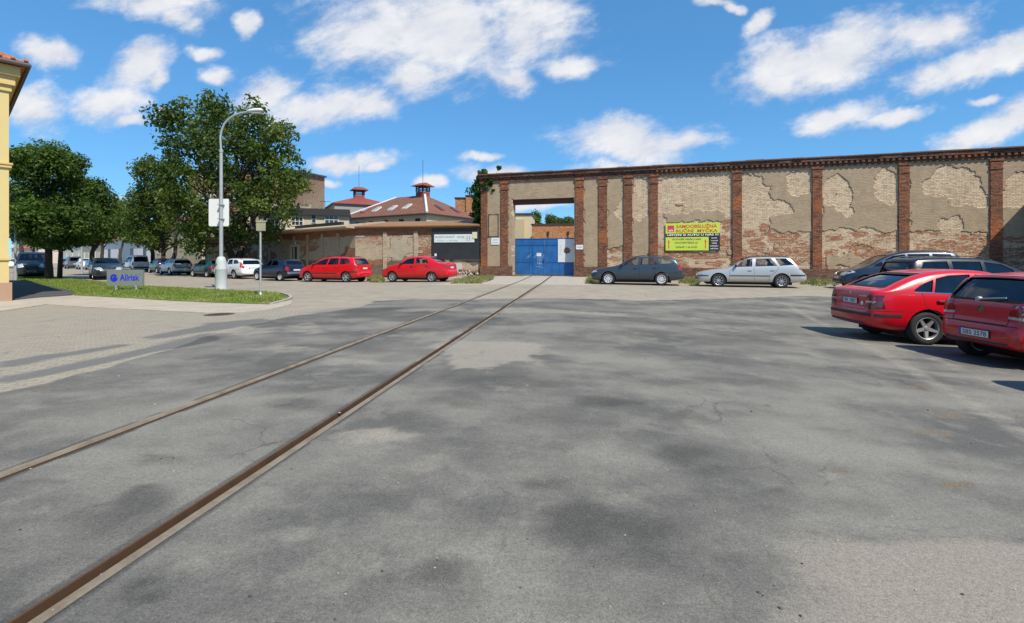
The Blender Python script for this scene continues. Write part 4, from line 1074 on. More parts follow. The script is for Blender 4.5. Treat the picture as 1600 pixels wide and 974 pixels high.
for b in (4.0, 7.0):
    P = [on_end(b - .3, .2), on_end(b + .3, .2), on_end(b + .3, .42), on_end(b - .3, .42)]; up = Vector((0, 0, .16))
    mb = MB(); mb.add(P + [p + up for p in P], [(0, 1, 2, 3), (4, 5, 6, 7), (0, 1, 5, 4), (1, 2, 6, 5), (2, 3, 7, 6), (3, 0, 4, 7)]); sk = mb.build('skylight', plain('dark_red_frame', (.16, .04, .03), .6), rf)
    mb = MB(); c = sum(P, Vector()) / 4; mb.add([c + (p - c) * .8 + up * 1.05 for p in P], [(0, 1, 2, 3)]); mb.build('pane', M_pane, sk)
def ventilator(parent, p, s, rz):
    M = Matrix.Translation(p) @ Matrix.Rotation(rz, 4, 'Z')
    mb = MB(); mb.box(-.62 * s, .62 * s, -.62 * s, .62 * s, -.8 * s, .22 * s, 0, M)
    for x in (-.58, .58):
        for y in (-.58, .58): mb.box((x - .06) * s, (x + .06) * s, (y - .06) * s, (y + .06) * s, .25 * s, 1.0 * s, 1, M)
    [mb.box(-.52 * s, .52 * s, y_ * s, (y_ + .04) * s, (.30 + .17 * q_) * s, (.38 + .17 * q_) * s, 1, M) for q_ in range(4) for y_ in (-.58, .54)]; [mb.box(x_ * s, (x_ + .04) * s, -.52 * s, .52 * s, (.30 + .17 * q_) * s, (.38 + .17 * q_) * s, 1, M) for q_ in range(4) for x_ in (-.58, .54)]
    e = 1.05 * s
    mb.add([M @ Vector(q) for q in ((-e, -e, .98 * s), (e, -e, .98 * s), (e, e, .98 * s), (-e, e, .98 * s), (-.55 * s, 0, 1.42 * s), (.55 * s, 0, 1.42 * s), (-e, -e, .92 * s), (e, -e, .92 * s), (e, e, .92 * s), (-e, e, .92 * s))],
           [(0, 1, 5, 4), (1, 2, 5), (2, 3, 4, 5), (3, 0, 4), (9, 8, 7, 6), (6, 7, 1, 0), (7, 8, 2, 1), (8, 9, 3, 2), (9, 6, 0, 3)], 0)
    vt = mb.build('ventilator', [M_redsheet, M_tar], parent)
    mb = MB(); mb.tube([M @ Vector((0, 0, 1.35 * s)), M @ Vector((0, 0, 4.3 * s))], .028, 5); mb.build('lightning_rod', M_dark, vt)
ventilator(shed, L_(5.4, 5.3, RZ + .15), 1.0, ang(u_))
for i in range(5):
    a = 1.3 + i * 2.55
    for k in range(1):
        mb = MB(); P = [L_(a, .35 - .03, 4.9), L_(a + .75, .35 - .03, 4.9), L_(a + .75, .35 - .03, 5.9), L_(a, .35 - .03, 5.9)]; back = [p + v_ * .06 for p in P]
        mb.add(P + back, [(0, 1, 2, 3), (4, 5, 6, 7), (0, 1, 5, 4), (1, 2, 6, 5), (2, 3, 7, 6), (3, 0, 4, 7)]); mb.build('window', M_pane, shed)

# second ventilated building further back
B2 = Vector((-23.6, 76, 0)); rz2 = RAD(28)
b2 = thing('ventilated_building', 'grey building with a small red hip roof and ventilator further behind the low wall', 'building', B2, rz2)
mb = MB(); mb.box(-4.2, 4.2, -4.2, 4.2, -.2, 9.2); mb.build('wall', M_greyrender, b2)
mb = MB(); mb.add([(-4.5, -4.5, 9.2), (4.5, -4.5, 9.2), (4.5, 4.5, 9.2), (-4.5, 4.5, 9.2), (-4.5, -4.5, 9.32), (4.5, -4.5, 9.32), (4.5, 4.5, 9.32), (-4.5, 4.5, 9.32), (0, 0, 10.9)], [(3, 2, 1, 0), (0, 1, 5, 4), (1, 2, 6, 5), (2, 3, 7, 6), (3, 0, 4, 7), (4, 5, 8), (5, 6, 8), (6, 7, 8), (7, 4, 8)])
rf = mb.build('roof', M_redsheet, b2)
ventilator(b2, Vector((0, 0, 10.75)), 1.15, 0)
mb = MB(); mb.box(-9.5, -4.25, -4.4, 3.5, 0, 7.6); mb.add([(-9.7, -4.6, 7.6), (-4.25, -4.6, 7.6), (-4.25, 3.6, 9.0), (-9.7, 3.6, 9.0), (-9.7, 3.6, 7.6), (-4.25, 3.6, 7.6)], [(0, 1, 2, 3), (0, 3, 4), (1, 5, 2), (3, 2, 5, 4)]); mb.build('annex', plain('pale_grey_sheet', (.38, .38, .36), .7, 0, 0, .2, 2), b2)

# flat-roofed cream house
fx0 = -25.2; fy0 = 49.0; fa = .30
def f_local(px): k = (px - CX) / F; return (k * fy0 - fx0) / (math.cos(fa) - math.sin(fa) * k)
wd_ = f_local(545)
fl = thing('flat_roof_house', 'cream flat-roofed house with white windows behind the low wall', 'house', (fx0, fy0, 0), fa)
mb = MB(); mb.box(0, wd_, 0, 8, -.2, 5.75); mb.build('wall', M_oldrender, fl)
mb = MB(); mb.box(-.3, wd_ + .1, -.35, 8.2, 5.75, 6.42); mb.build('roof', M_tar, fl)
for a, b_, t_, bt, n in ((487, 494, 336, 349, 1), (507, 529, 337, 350.5, 3), (416, 436, 342, 360, 3), (455, 474, 339, 353, 3)):
    x0 = f_local(a); x1 = f_local(b_); Yw = fy0 + (x0 + x1) / 2 * math.sin(fa); z1 = CH + (YH - t_) / F * Yw; z0 = CH + (YH - bt) / F * Yw
    window(fl, x0, z0, x1 - x0, z1 - z0, -.02, n, 2)

# tall brick building behind the big tree: its right flank recedes towards the hip roof
gX0, gX1, gY0, gY1 = -42.0, -28.6, 64.0, 75.2
gb = thing('factory_block', 'tall old factory block of stained brick behind the right edge of the big tree', 'building', (gX1, gY0, 0))
mb = MB(); n_ = 14; vs = []; fs = []
W_ = gX1 - gX0; D_ = gY1 - gY0
vs = [(-W_, 0, -.2), (0, 0, -.2), (0, D_, -.2), (-W_, D_, -.2), (-W_, 0, 12.6), (0, 0, 12.6), (0, D_, 13.7), (-W_, D_, 13.7)]
mb.add(vs, [(3, 2, 1, 0), (4, 5, 6, 7), (0, 1, 5, 4), (1, 2, 6, 5), (2, 3, 7, 6), (3, 0, 4, 7)])
me_o = mb.build('wall', M_gable, gb)
bm = bmesh.new(); bm.from_mesh(me_o.data); bmesh.ops.subdivide_edges(bm, edges=bm.edges, cuts=14, use_grid_fill=True); bm.to_mesh(me_o.data); bm.free()
A = np.array([v.co[:] for v in me_o.data.vertices]); set_attr(me_o.data, 'plaster', sstep(fbm(A[:, 1] * .5 + A[:, 0], A[:, 2] * .5, 3, 3) - .03 * (A[:, 2] - 8), .45, .6)); set_attr(me_o.data, 'red', np.clip(.5 + .12 * (A[:, 2] - 8) - .06 * (A[:, 1] - 5), 0, 1.1))
mb = MB(); mb.add([(x * 1.0 + (.25 if x == 0 else -.25), y + (-.25 if y == 0 else .2), z + dz_) for dz_ in (.002, .26) for x, y, z in ((-W_, 0, 12.6), (0, 0, 12.6), (0, D_, 13.7), (-W_, D_, 13.7))], [(3, 2, 1, 0), (4, 5, 6, 7), (0, 1, 5, 4), (1, 2, 6, 5), (2, 3, 7, 6), (3, 0, 4, 7)])
mb.build('roof', M_gutter, gb)
for i in range(3):
    for j in range(2): window(gb, -12.0 + i * 4.0, 4.2 + j * 3.6, 1.5, 2.0, -.02, 3, 3)

# brick fire wall stub beside the hip roof
x0 = at(711, 0, 69).x; x1 = at(743, 0, 69).x
st = thing('brick_stack', 'orange brick stack rising behind the right end of the hip roof', 'chimney', (x0, 69, 0))
mb = MB(); mb.box(0, 1.5, .2, 2.0, 0, 9.75); mb.build('side_shaft', M_orange, st)
mb = MB(); mb.box(1.5, x1 - x0, 0, 2.2, 0, 10.05); mb.build('shaft', M_orange, st)
mb = MB(); mb.box(-.1, 1.5, .1, 2.1, 9.75, 9.93); mb.box(1.42, x1 - x0 + .1, -.1, 2.3, 10.05, 10.22); mb.build('cap', M_tar, st)

# houses along the left street
def row_house(name, label, px0, Y0, px1, Y1, h, mats, roofm, nwin, wz0, ww, wh, depth=9, roofh=2.2, base=None, frame=None):
    A = at(px0, 405, Y0); B = at(px1, 405, Y1); d = Vector((B.x - A.x, B.y - A.y, 0)); Lh = d.length; a = math.atan2(d.y, d.x)
    t = thing(name, label, 'house', (A.x, A.y, gz(A.x, A.y)), a)
    mb = MB(); mb.box(0, Lh, 0, depth, -.3, h); mb.build('wall', mats, t)
    mb = MB(); mb.add([(-.3, -.4, h + .002), (Lh + .3, -.4, h + .002), (Lh + .3, depth + .4, h + .002), (-.3, depth + .4, h + .002), (.1, depth / 2, h + roofh), (Lh - .1, depth / 2, h + roofh)], [(3, 2, 1, 0), (0, 1, 5, 4), (1, 2, 5), (2, 3, 4, 5), (3, 0, 4)])
    mb.build('roof', roofm, t)
    for i in range(nwin): window(t, Lh * (i + .5) / nwin - ww / 2, wz0, ww, wh, -.02, 2, 2, frame=frame)
    if base: mb = MB(); mb.box(-.03, Lh + .03, -.05, -.003, -.2, .8); mb.build('plinth', base, t)
    return t
row_house('terraced_house', 'tan rendered house with a light base behind the forked street tree', 237, 74, 316, 60.5, 6.4, M_tanrender, M_oldtile, 3, 2.2, 1.1, 1.6, base=M_plinth)
row_house('terraced_house', 'low white house with dark windows at the far end of the left street', 163, 88, 237, 75.5, 4.6, M_whiterender, M_oldtile, 4, 1.1, 1.1, 2.0, frame=plain('dark_window_frame', (.05, .04, .04), .5))
row_house('terraced_house', 'pale yellow house with a red roof further along the left street', 128, 118, 162, 104, 5.0, stucco('pale_yellow_render', (.62, .55, .38), .06, .1), M_redtile, 4, 1.4, 1.0, 1.6)
row_house('terraced_house', 'cream house beside the thick trunk at the far end of the street', 92, 142, 128, 123, 5.6, stucco('cream_white_render', (.62, .58, .50), .06, .1), M_redtile, 4, 1.4, 1.0, 1.6)
row_house('terraced_house', 'distant pale house just right of the yellow corner house', 18, 170, 60, 160, 5.0, stucco('pale_pink_render', (.58, .48, .42), .06, .1), M_redtile, 4, 1.4, 1.0, 1.6)

# seen through the gateway
q0 = at(796, 0, 58); q1 = at(831, 0, 58)
cb = thing('yard_building', 'cream building with a lit corner shown by paler colour seen through the gateway', 'building', (q0.x, 58, 0), RAD(-6))
mb = MB(); mb.box(0, q1.x - q0.x, 0, 6, -.2, 6.45); mb.build('wall', stucco('yard_cream', (.58, .48, .31), .06, .1), cb)
mb = MB(); mb.box(-.1, q1.x - q0.x + .12, -.12, 6.1, 6.45, 6.65); mb.build('roof', M_gutter, cb)
mb = MB(); mb.box(-.05, 1.75, -.25, -.004, 3.4, 5.9); mb.box(-.1, 2.75, -.32, -.254, 3.25, 3.4); mb.build('shaded_front', stucco('yard_cream_shade', (.46, .38, .25), .06, .1), cb)  # darker panel paints the front's shade; the strip beside it reads sunlit
q0 = at(831, 0, 52); q1 = at(985, 0, 50)
ob_ = thing('yard_building', 'low orange brick flat building with two drain spouts seen through the gateway', 'building', (q0.x, 52, 0), RAD(-8))
mb = MB(); mb.box(0, q1.x - q0.x, 0, 5, -.2, 4.85); mb.build('wall', M_orange, ob_)
mb = MB(); mb.box(-.1, q1.x - q0.x, -.1, 5.1, 4.85, 4.99); mb.build('roof', M_gutter, ob_)
for px in (857, 888):
    x = (at(px, 0, 51.6).x - q0.x) * 1.0
    mb = MB(); mb.box(x - .11, x + .11, -.10, -.002, 3.85, 4.15); mb.box(x - .045, x + .045, -.08, -.002, 3.45, 3.848); mb.build('drain_spout', M_tar, ob_)

# unseen annex added beyond the right edge so its gable shades the tall wall
ax = w_world(29.75, -6.0)
an = thing('shading_annex', 'unseen brick annex added to shade the right end of the tall wall', 'building', (ax[0], ax[1], gz(*ax)), -WA)
mb = MB(); mb.prism([(0, -.3), (0, 5.2), (3.2, 9.4), (6.4, 5.2), (6.4, -.3)], 0, 4.5); mb.build('wall', M_redbrick, an)
mb = MB(); mb.prism([(-.2, 5.25), (3.2, 9.65), (3.2, 9.45), (-.2, 5.05)], -.3, 4.5); mb.prism([(3.203, 9.65), (6.6, 5.25), (6.6, 5.05), (3.203, 9.45)], -.3, 4.5); mb.build('roof', M_oldtile, an)

# ------------------------------------------------------------------ trees
def leaf_material(name, c1, c2, c3, trans=.40):
    m, t = material(name)
    a = t.attr('tone'); n = t.noise(t.coord('Object'), .5, 3)
    c = t.mix(t.smooth(a, .15, .6), c1, c2); c = t.mix(t.smooth(a, .65, 1.0), c, c3)
    t.set(t.b.inputs['Base Color'], c); t.b.inputs['Roughness'].default_value = .5; t.b.inputs['Specular IOR Level'].default_value = .35
    tr = t.new('ShaderNodeBsdfTranslucent'); t.set(tr.inputs[0], t.mix(1.0, c, (1.6, 1.7, .6), 'MULTIPLY'))
    ms = t.new('ShaderNodeMixShader'); ms.inputs[0].default_value = trans
    t.l.new(t.b.outputs[0], ms.inputs[1]); t.l.new(tr.outputs[0], ms.inputs[2]); t.l.new(ms.outputs[0], t.out.inputs[0])
    return m
M_leaf = leaf_material('maple_leaves', (.034, .064, .012), (.080, .122, .021), (.165, .20, .042))
M_leafball = leaf_material('dense_leaves', (.028, .060, .010), (.068, .124, .019), (.135, .20, .034))
M_leafpale = leaf_material('pale_leaves', (.06, .09, .02), (.10, .14, .035), (.15, .18, .05))
M_ivy = leaf_material('ivy_leaves', (.018, .05, .010), (.04, .10, .018), (.09, .17, .03))
def bark():
    m, t = material('bark'); v = t.coord('Object')
    n = t.noise(t.scale(v, (6, 6, 1.2)), 1.5, 5, .65)
    t.set(t.b.inputs['Base Color'], t.mix(n, (.022, .018, .014), (.075, .062, .050))); t.b.inputs['Roughness'].default_value = .95
    t.set(t.b.inputs['Normal'], t.bump(n, .8, .03)); return m
M_bark = bark()

def leaves(centres, radii, n_each, size, rng, squash=.85, hollow=.45):
    """leaf blades scattered through clumps; returns vertices, faces and tone"""
    V = []; Tn = []
    for c, r, n in zip(centres, radii, n_each):
        d = rng.normal(size=(n, 3)); d /= np.linalg.norm(d, axis=1)[:, None]
        rad = r * (hollow + (1 - hollow) * rng.random(n) ** .6) * (1 + .25 * rng.normal(size=n) * .6)
        p = c + d * rad[:, None] * np.array([1, 1, squash])
        nr = d * .7 + rng.normal(size=(n, 3)) * .6 + np.array([0, 0, .45]); nr /= np.linalg.norm(nr, axis=1)[:, None]
        a = np.cross(nr, rng.normal(size=(n, 3))); a /= np.linalg.norm(a, axis=1)[:, None]; b = np.cross(nr, a)
        s = size * (.6 + .8 * rng.random(n))[:, None]
        q = np.stack([p - a * s * .5, p + b * s * .30 + nr * s * .06, p + a * s * .55 - nr * s * .08, p - b * s * .30 + nr * s * .06], 1)
        V.append(q); base = rng.random(); Tn.append(np.repeat(np.clip(base * .6 + .4 * rng.random(n), 0, 1), 4))
    V = np.concatenate(V).reshape(-1, 3); Tn = np.concatenate(Tn)
    F_ = np.arange(len(V)).reshape(-1, 4)
    return V, F_, Tn
def foliage(name, V, F_, Tn, mats, parent):
    me = bpy.data.meshes.new(name); me.from_pydata(V.tolist(), [], F_.tolist()); me.update(); set_attr(me, 'tone', Tn)
    return link(name, me, mats, parent)
def limb(mb, a, b, r0, r1, rng, sag=.12, n=6):
    a = np.array(a, float); b = np.array(b, float); L = np.linalg.norm(b - a)
    pts = []
    k1 = rng.normal(size=3) * L * sag * .5; k1[2] = abs(k1[2]) * .6
    for i in range(n + 1):
        u = i / n; pts.append(a * (1 - u) + b * u + k1 * math.sin(u * math.pi) + rng.normal(size=3) * L * .012 * (0 < i < n))
    mb.tube([tuple(p) for p in pts], [r0 + (r1 - r0) * i / n for i in range(n + 1)], 7)
    return pts
def tree(label, base_px, Yd, blobs, poly=None, nclump=120, clump_r=(.6, 1.1), leaves_per=120, leaf=.26, mats=None, seed=0, trunk_r=.25, fork=2.2, thick=4.0, name='street_tree', group=None, lean=(0, 0), base=None, stems=1, nlimbs=26, hollow=.45):
    """crown clumps fill the outlined space in depth as well; the trunk forks into limbs that reach into the clumps"""
    rng = np.random.default_rng(seed)
    bx = base if base is not None else (base_px - CX) / F * Yd
    B = np.array([bx, Yd, gz(bx, Yd)])
    t = thing(name, label, 'tree', tuple(B), 0, group)
    cs = []; rs = []
    if poly is not None:
        P = np.array([((x - CX) / F * Yd, CH + (YH - y) / F * Yd) for x, y in poly]); lo = P.min(0); hi = P.max(0); cx_ = (lo[0] + hi[0]) / 2; wx = (hi[0] - lo[0]) / 2
        while len(cs) < nclump:
            q = lo + rng.random(2) * (hi - lo); r = rng.uniform(*clump_r)
            sd_ = float(polydist(np.array([q[0]]), np.array([q[1]]), P)[0])
            if sd_ < .30 * r: continue
            th = thick * math.sqrt(max(.05, 1 - ((q[0] - cx_) / wx) ** 2)) * min(1, .35 + sd_ / 2.2)
            if sd_ > 1.5 and rng.random() < .35: yy = th * (1 if rng.random() < .5 else -1) * rng.uniform(.7, 1)
            else: yy = rng.uniform(-th, th)
            cs.append(np.array([q[0], Yd + yy, q[1]])); rs.append(min(r, max(.35, sd_ + .25)))
    for (px, py, rx, ry, n) in (blobs or []):
        c = np.array([(px - CX) / F * Yd, Yd, CH + (YH - py) / F * Yd]); ax = rx / F * Yd; az = ry / F * Yd
        for _ in range(n):
            d = rng.normal(size=3); d /= np.linalg.norm(d); r = rng.uniform(*clump_r)
            rad = (rng.random() ** .33)
            p = c + d * np.array([max(ax - r * .8, .1), max(ax * .95 - r * .8, .1), max(az - r * .8, .1)]) * (.55 + .45 * rad)
            cs.append(p); rs.append(r)
    cs = np.array(cs) - B; rs = np.array(rs)
    V, F_, Tn = leaves(cs, rs, [max(20, int(leaves_per * (r / clump_r[1]) ** 2)) for r in rs], leaf, rng, hollow=hollow)
    foliage('crown', V, F_, Tn, mats or M_leaf, t)
    mb = MB(); top = np.array([cs[:, 0].mean() * .6, cs[:, 1].mean() * .5, cs[:, 2].max() * .72])
    for s in range(stems):
        f0 = np.array([(s - (stems - 1) / 2) * .9 + lean[0] * .3, (s % 2) * .5 + lean[1], fork]) if stems > 1 else np.array([lean[0], lean[1], fork])
        limb(mb, (0 if stems == 1 else (s - (stems - 1) / 2) * .15, 0, -.2), f0, trunk_r, trunk_r * .78, rng, .05, 5)
        tp = top + np.array([(s - (stems - 1) / 2) * 2.2, 0, 0])
        spine = limb(mb, f0, tp, trunk_r * .75, trunk_r * .2, rng, .08, 9)
        idx = rng.choice(len(cs), min(nlimbs // stems, len(cs)), replace=False)
        for i in idx:
            k = int(np.clip((cs[i][2] - f0[2]) / max(tp[2] - f0[2], .1) * 6 - 1, 0, 7)); limb(mb, spine[k], cs[i], trunk_r * (.42 - .035 * k), .03, rng, .15, 5)
    mb.build('trunk', M_bark, t)
    return t

tree('largest broad green tree, behind the street lamp, taller than every roof near it', 373, 41.5, None,
     [(262, 192), (282, 168), (303, 158), (316, 142), (346, 149), (376, 139), (402, 150), (421, 163), (441, 188), (455, 196), (463, 224), (455, 242), (476, 250), (479, 290), (470, 310), (489, 332), (485, 348), (440, 356), (418, 384), (380, 382), (350, 404), (305, 398), (268, 345), (255, 290), (252, 262), (270, 232)],
     235, (.7, 1.25), 175, .30, M_leaf, 3, .34, 2.6, 4.6, stems=3, nlimbs=60, hollow=.3)
tree('dark conical tree on a forked trunk between the big tree and the white van', 262, 52, None,
     [(206, 272), (216, 285), (231, 262), (250, 242), (266, 226), (292, 250), (305, 330), (312, 386), (292, 400), (270, 386), (246, 394), (212, 392), (200, 352), (205, 310)],
     110, (.7, 1.2), 150, .32, M_leaf, 8, .26, 2.0, 3.0, stems=2, nlimbs=30, hollow=.3)
tree('slim dark tree on a straight trunk left of the forked tree', 237, 56, None, [(196, 330), (215, 300), (245, 300), (262, 350), (255, 385), (225, 392), (200, 380)], 46, (.7, 1.1), 130, .32, M_leaf, 9, .24, 2.6, 2.4, nlimbs=14)
GR = 'round clipped street trees on the left'
tree('tallest round clipped tree, ball crown above a wide skirt, nearest the yellow house', 76, 33, [(75, 261, 57, 46, 95), (94, 346, 66, 48, 95), (50, 336, 36, 44, 42)], None, 0, (.45, .75), 185, .20, M_leafball, 5, .25, 2.0, group=GR, nlimbs=30, hollow=.5)
tree('second round clipped tree, lower and right of the tallest ball crown', 144, 42, [(143, 310, 33, 36, 56), (142, 354, 38, 36, 54)], None, 0, (.5, .85), 170, .22, M_leafball, 6, .22, 2.0, group=GR, nlimbs=22, hollow=.5)
tree('dark thin-stemmed tree just right of the thick trunk of the tallest ball tree', 93, 34.5, [(96, 330, 30, 34, 20)], None, 0, (.4, .7), 130, .20, M_leafball, 16, .16, 2.4, group=GR, nlimbs=8, hollow=.5)
tree('third clipped tree further down the street in front of the white house', 160, 56, [(166, 335, 26, 34, 36), (170, 360, 26, 20, 18)], None, 0, (.6, 1.0), 150, .26, M_leafball, 7, .22, 2.2, group=GR, nlimbs=14, hollow=.5)
tree('distant street tree behind the third clipped tree', 188, 78, [(188, 340, 24, 34, 36)], None, 0, (.9, 1.4), 150, .34, M_leafball, 17, .25, 2.4, group=GR, nlimbs=12)
tree('shaded street tree half hidden behind the wall of the yellow house', 34, 48, [(28, 330, 24, 52, 50)], None, 0, (.6, 1.0), 150, .26, M_leafball, 18, .22, 2.2, group=GR, nlimbs=14)
tree('far street tree low behind the parked grey van', 52, 70, [(52, 366, 30, 26, 40)], None, 0, (.8, 1.2), 140, .34, M_leafball, 19, .2, 2.2, group=GR, nlimbs=10)
GT = 'trees beyond the yard'
tree('dark upright tree beyond the cream yard building, seen through the gateway', 838, 95, [(837, 343, 11, 16, 26)], None, 0, (.7, 1.1), 110, .34, M_leaf, 24, .2, 3, name='yard_tree', group=GT, nlimbs=8)
tree('pale round tree left of the middle seen over the orange yard building', 860, 98, [(860, 345, 11, 11, 22)], None, 0, (.7, 1.0), 110, .34, M_leafpale, 25, .2, 3, name='yard_tree', group=GT, nlimbs=8)
tree('pale round tree in the middle over the orange yard building', 873, 100, [(873, 349, 9, 10, 18)], None, 0, (.7, 1.0), 110, .34, M_leafpale, 26, .2, 3, name='yard_tree', group=GT, nlimbs=8)
tree('pale tree at the right jamb of the gateway over the orange yard building', 888, 99, [(889, 347, 12, 9, 20)], None, 0, (.7, 1.0), 110, .34, M_leafpale, 27, .2, 3, name='yard_tree', group=GT, nlimbs=8)

# ivy hanging over the left end of the tall wall
rng = np.random.default_rng(4)
iv = thing('ivy', 'green ivy hanging over the left end of the tall brick wall', 'ivy', (*w_world(UL, .3), 0), -WA)
cs = []; rs = []
for (u, y, z, r, n) in ((-.32, .2, 6.7, .42, 9), (-.38, .2, 5.9, .46, 11), (-.42, .3, 5.2, .42, 11), (-.42, .35, 4.6, .36, 9), (-.40, .45, 4.1, .28, 6), (.0, .0, 7.25, .36, 7), (.45, -.3, 7.0, .24, 4), (.75, -.28, 6.75, .2, 3), (.3, -.28, 6.5, .2, 3), (-.15, .5, 7.3, .36, 7), (.9, -.25, 6.3, .13, 2), (1.25, .0, 8.0, .12, 2)):
    for _ in range(int(n * 2.4)): cs.append(np.array([u, y, z]) + rng.normal(size=3) * np.array([r * .5, r * .5, r * .6])); rs.append(r * rng.uniform(.55, .9))
V, F_, Tn = leaves(np.array(cs), np.array(rs), [75] * len(cs), .16, rng)
foliage('foliage', V, F_, Tn, M_ivy, iv)
mb = MB(); rr = np.random.default_rng(2)
for k in range(5): limb(mb, (-.12, .1 + .12 * k, -.05), (-.2, .1 + .12 * k, 6.8), .035, .012, rr, .03, 9)
limb(mb, (.9, .2, 7.4), (1.25, .05, 8.05), .012, .006, rr, .05, 4)
mb.build('stem', M_bark, iv)

# ------------------------------------------------------------------ cars
from mathutils.geometry import delaunay_2d_cdt
def pchip(pts):
    xs = np.array([p[0] for p in pts], float); ys = np.array([p[1] for p in pts], float)
    h = np.diff(xs); d = np.diff(ys) / h; m = np.zeros(len(xs)); m[0] = d[0]; m[-1] = d[-1]
    for i in range(1, len(xs) - 1):
        if d[i - 1] * d[i] > 0:
            w1 = 2 * h[i] + h[i - 1]; w2 = h[i] + 2 * h[i - 1]; m[i] = (w1 + w2) / (w1 / d[i - 1] + w2 / d[i])
    def f(x):
        x = min(max(x, xs[0]), xs[-1]); i = int(min(max(np.searchsorted(xs, x) - 1, 0), len(h) - 1)); t = (x - xs[i]) / h[i]
        return float((1 + 2 * t) * (1 - t) ** 2 * ys[i] + t * (1 - t) ** 2 * h[i] * m[i] + t * t * (3 - 2 * t) * ys[i + 1] + t * t * (t - 1) * h[i] * m[i + 1])
    return f
def paint(name, col, metal=.0, rough=.32):
    if name in _mats: return _mats[name]
    m, t = material(name); v = t.coord('Object'); x, y, z = t.sep(v)
    n = t.noise(v, 2.2, 5, .6); dust = t.math('MULTIPLY', t.smooth(t.math('ADD', z, t.math('MULTIPLY', n, .35)), .55, .22), .16)
    flake = t.noise(v, 900, 1) if metal else n
    k = t.math('ADD', 1.0, t.math('MULTIPLY', t.math('SUBTRACT', flake, .5), .25 if metal else .06))
    c = t.mix(1.0, col, t.comb(k, k, k), 'MULTIPLY'); c = t.mix(dust, c, (.12, .10, .08))
    t.set(t.b.inputs['Base Color'], c); t.b.inputs['Metallic'].default_value = metal
    t.set(t.b.inputs['Roughness'], t.math('ADD', t.math('MULTIPLY', dust, .9), rough, clamp=True))
    t.set(t.b.inputs['Coat Weight'], t.math('SUBTRACT', .62, t.math('MULTIPLY', dust, 1.6), clamp=True)); t.b.inputs['Coat Roughness'].default_value = .06
    _mats[name] = m; return m
def car_glass(name, tint):
    m, t = material(name)
    tr = t.new('ShaderNodeBsdfTransparent'); tr.inputs[0].default_value = tint + (1,)
    gl = t.new('ShaderNodeBsdfGlossy'); gl.inputs['Roughness'].default_value = .03; gl.inputs[0].default_value = (.9, .93, .95, 1)
    fr = t.new('ShaderNodeFresnel'); fr.inputs[0].default_value = 1.52
    n = t.noise(t.coord('Object'), 3, 3)
    f = t.math('ADD', fr.outputs[0], t.math('MULTIPLY', n, .07))
    ms = t.new('ShaderNodeMixShader'); t.l.new(f, ms.inputs[0]); t.l.new(tr.outputs[0], ms.inputs[1]); t.l.new(gl.outputs[0], ms.inputs[2]); t.l.new(ms.outputs[0], t.out.inputs[0])
    return m
M_cglass = car_glass('car_glass', (.72, .77, .75)); M_cdark = car_glass('car_glass_tinted', (.10, .11, .12))
M_tyre = plain('tyre_rubber', (.022, .022, .022), .85, 0, 0, .3, 12)
M_alloy = plain('alloy_wheel', (.52, .53, .54), .38, .6, 0, .12, 8)
M_hub = plain('wheel_trim', (.58, .59, .60), .45, .2, 0, .1, 8)
M_plastic = plain('black_plastic', (.025, .025, .026), .6, 0, 0, .2, 6)
M_inside = plain('car_interior', (.035, .034, .033), .85, 0, 0, .3, 5)
M_arch = plain('wheel_arch', (.012, .012, .012), .95)
M_tail = plain('red_lamp_lens', (.36, .010, .012), .15, 0, 1.0, .2, 14); M_taildark = plain('dark_red_lens', (.10, .008, .010), .15, 0, 1.0, .3, 14)
M_clear = plain('clear_lamp_lens', (.55, .57, .58), .12, .3, 1.0, .3, 16); M_amber = plain('amber_lens', (.50, .16, .02), .2, 0, 1.0)
M_gap = plain('panel_gap', (.012, .011, .011), .9); M_chrome = plain('chrome', (.62, .63, .64), .15, 1.0); M_plate = plain('plate_white', (.62, .63, .63), .5, 0, 0, .05); M_plateblue = plain('plate_blue', (.02, .08, .42), .5)

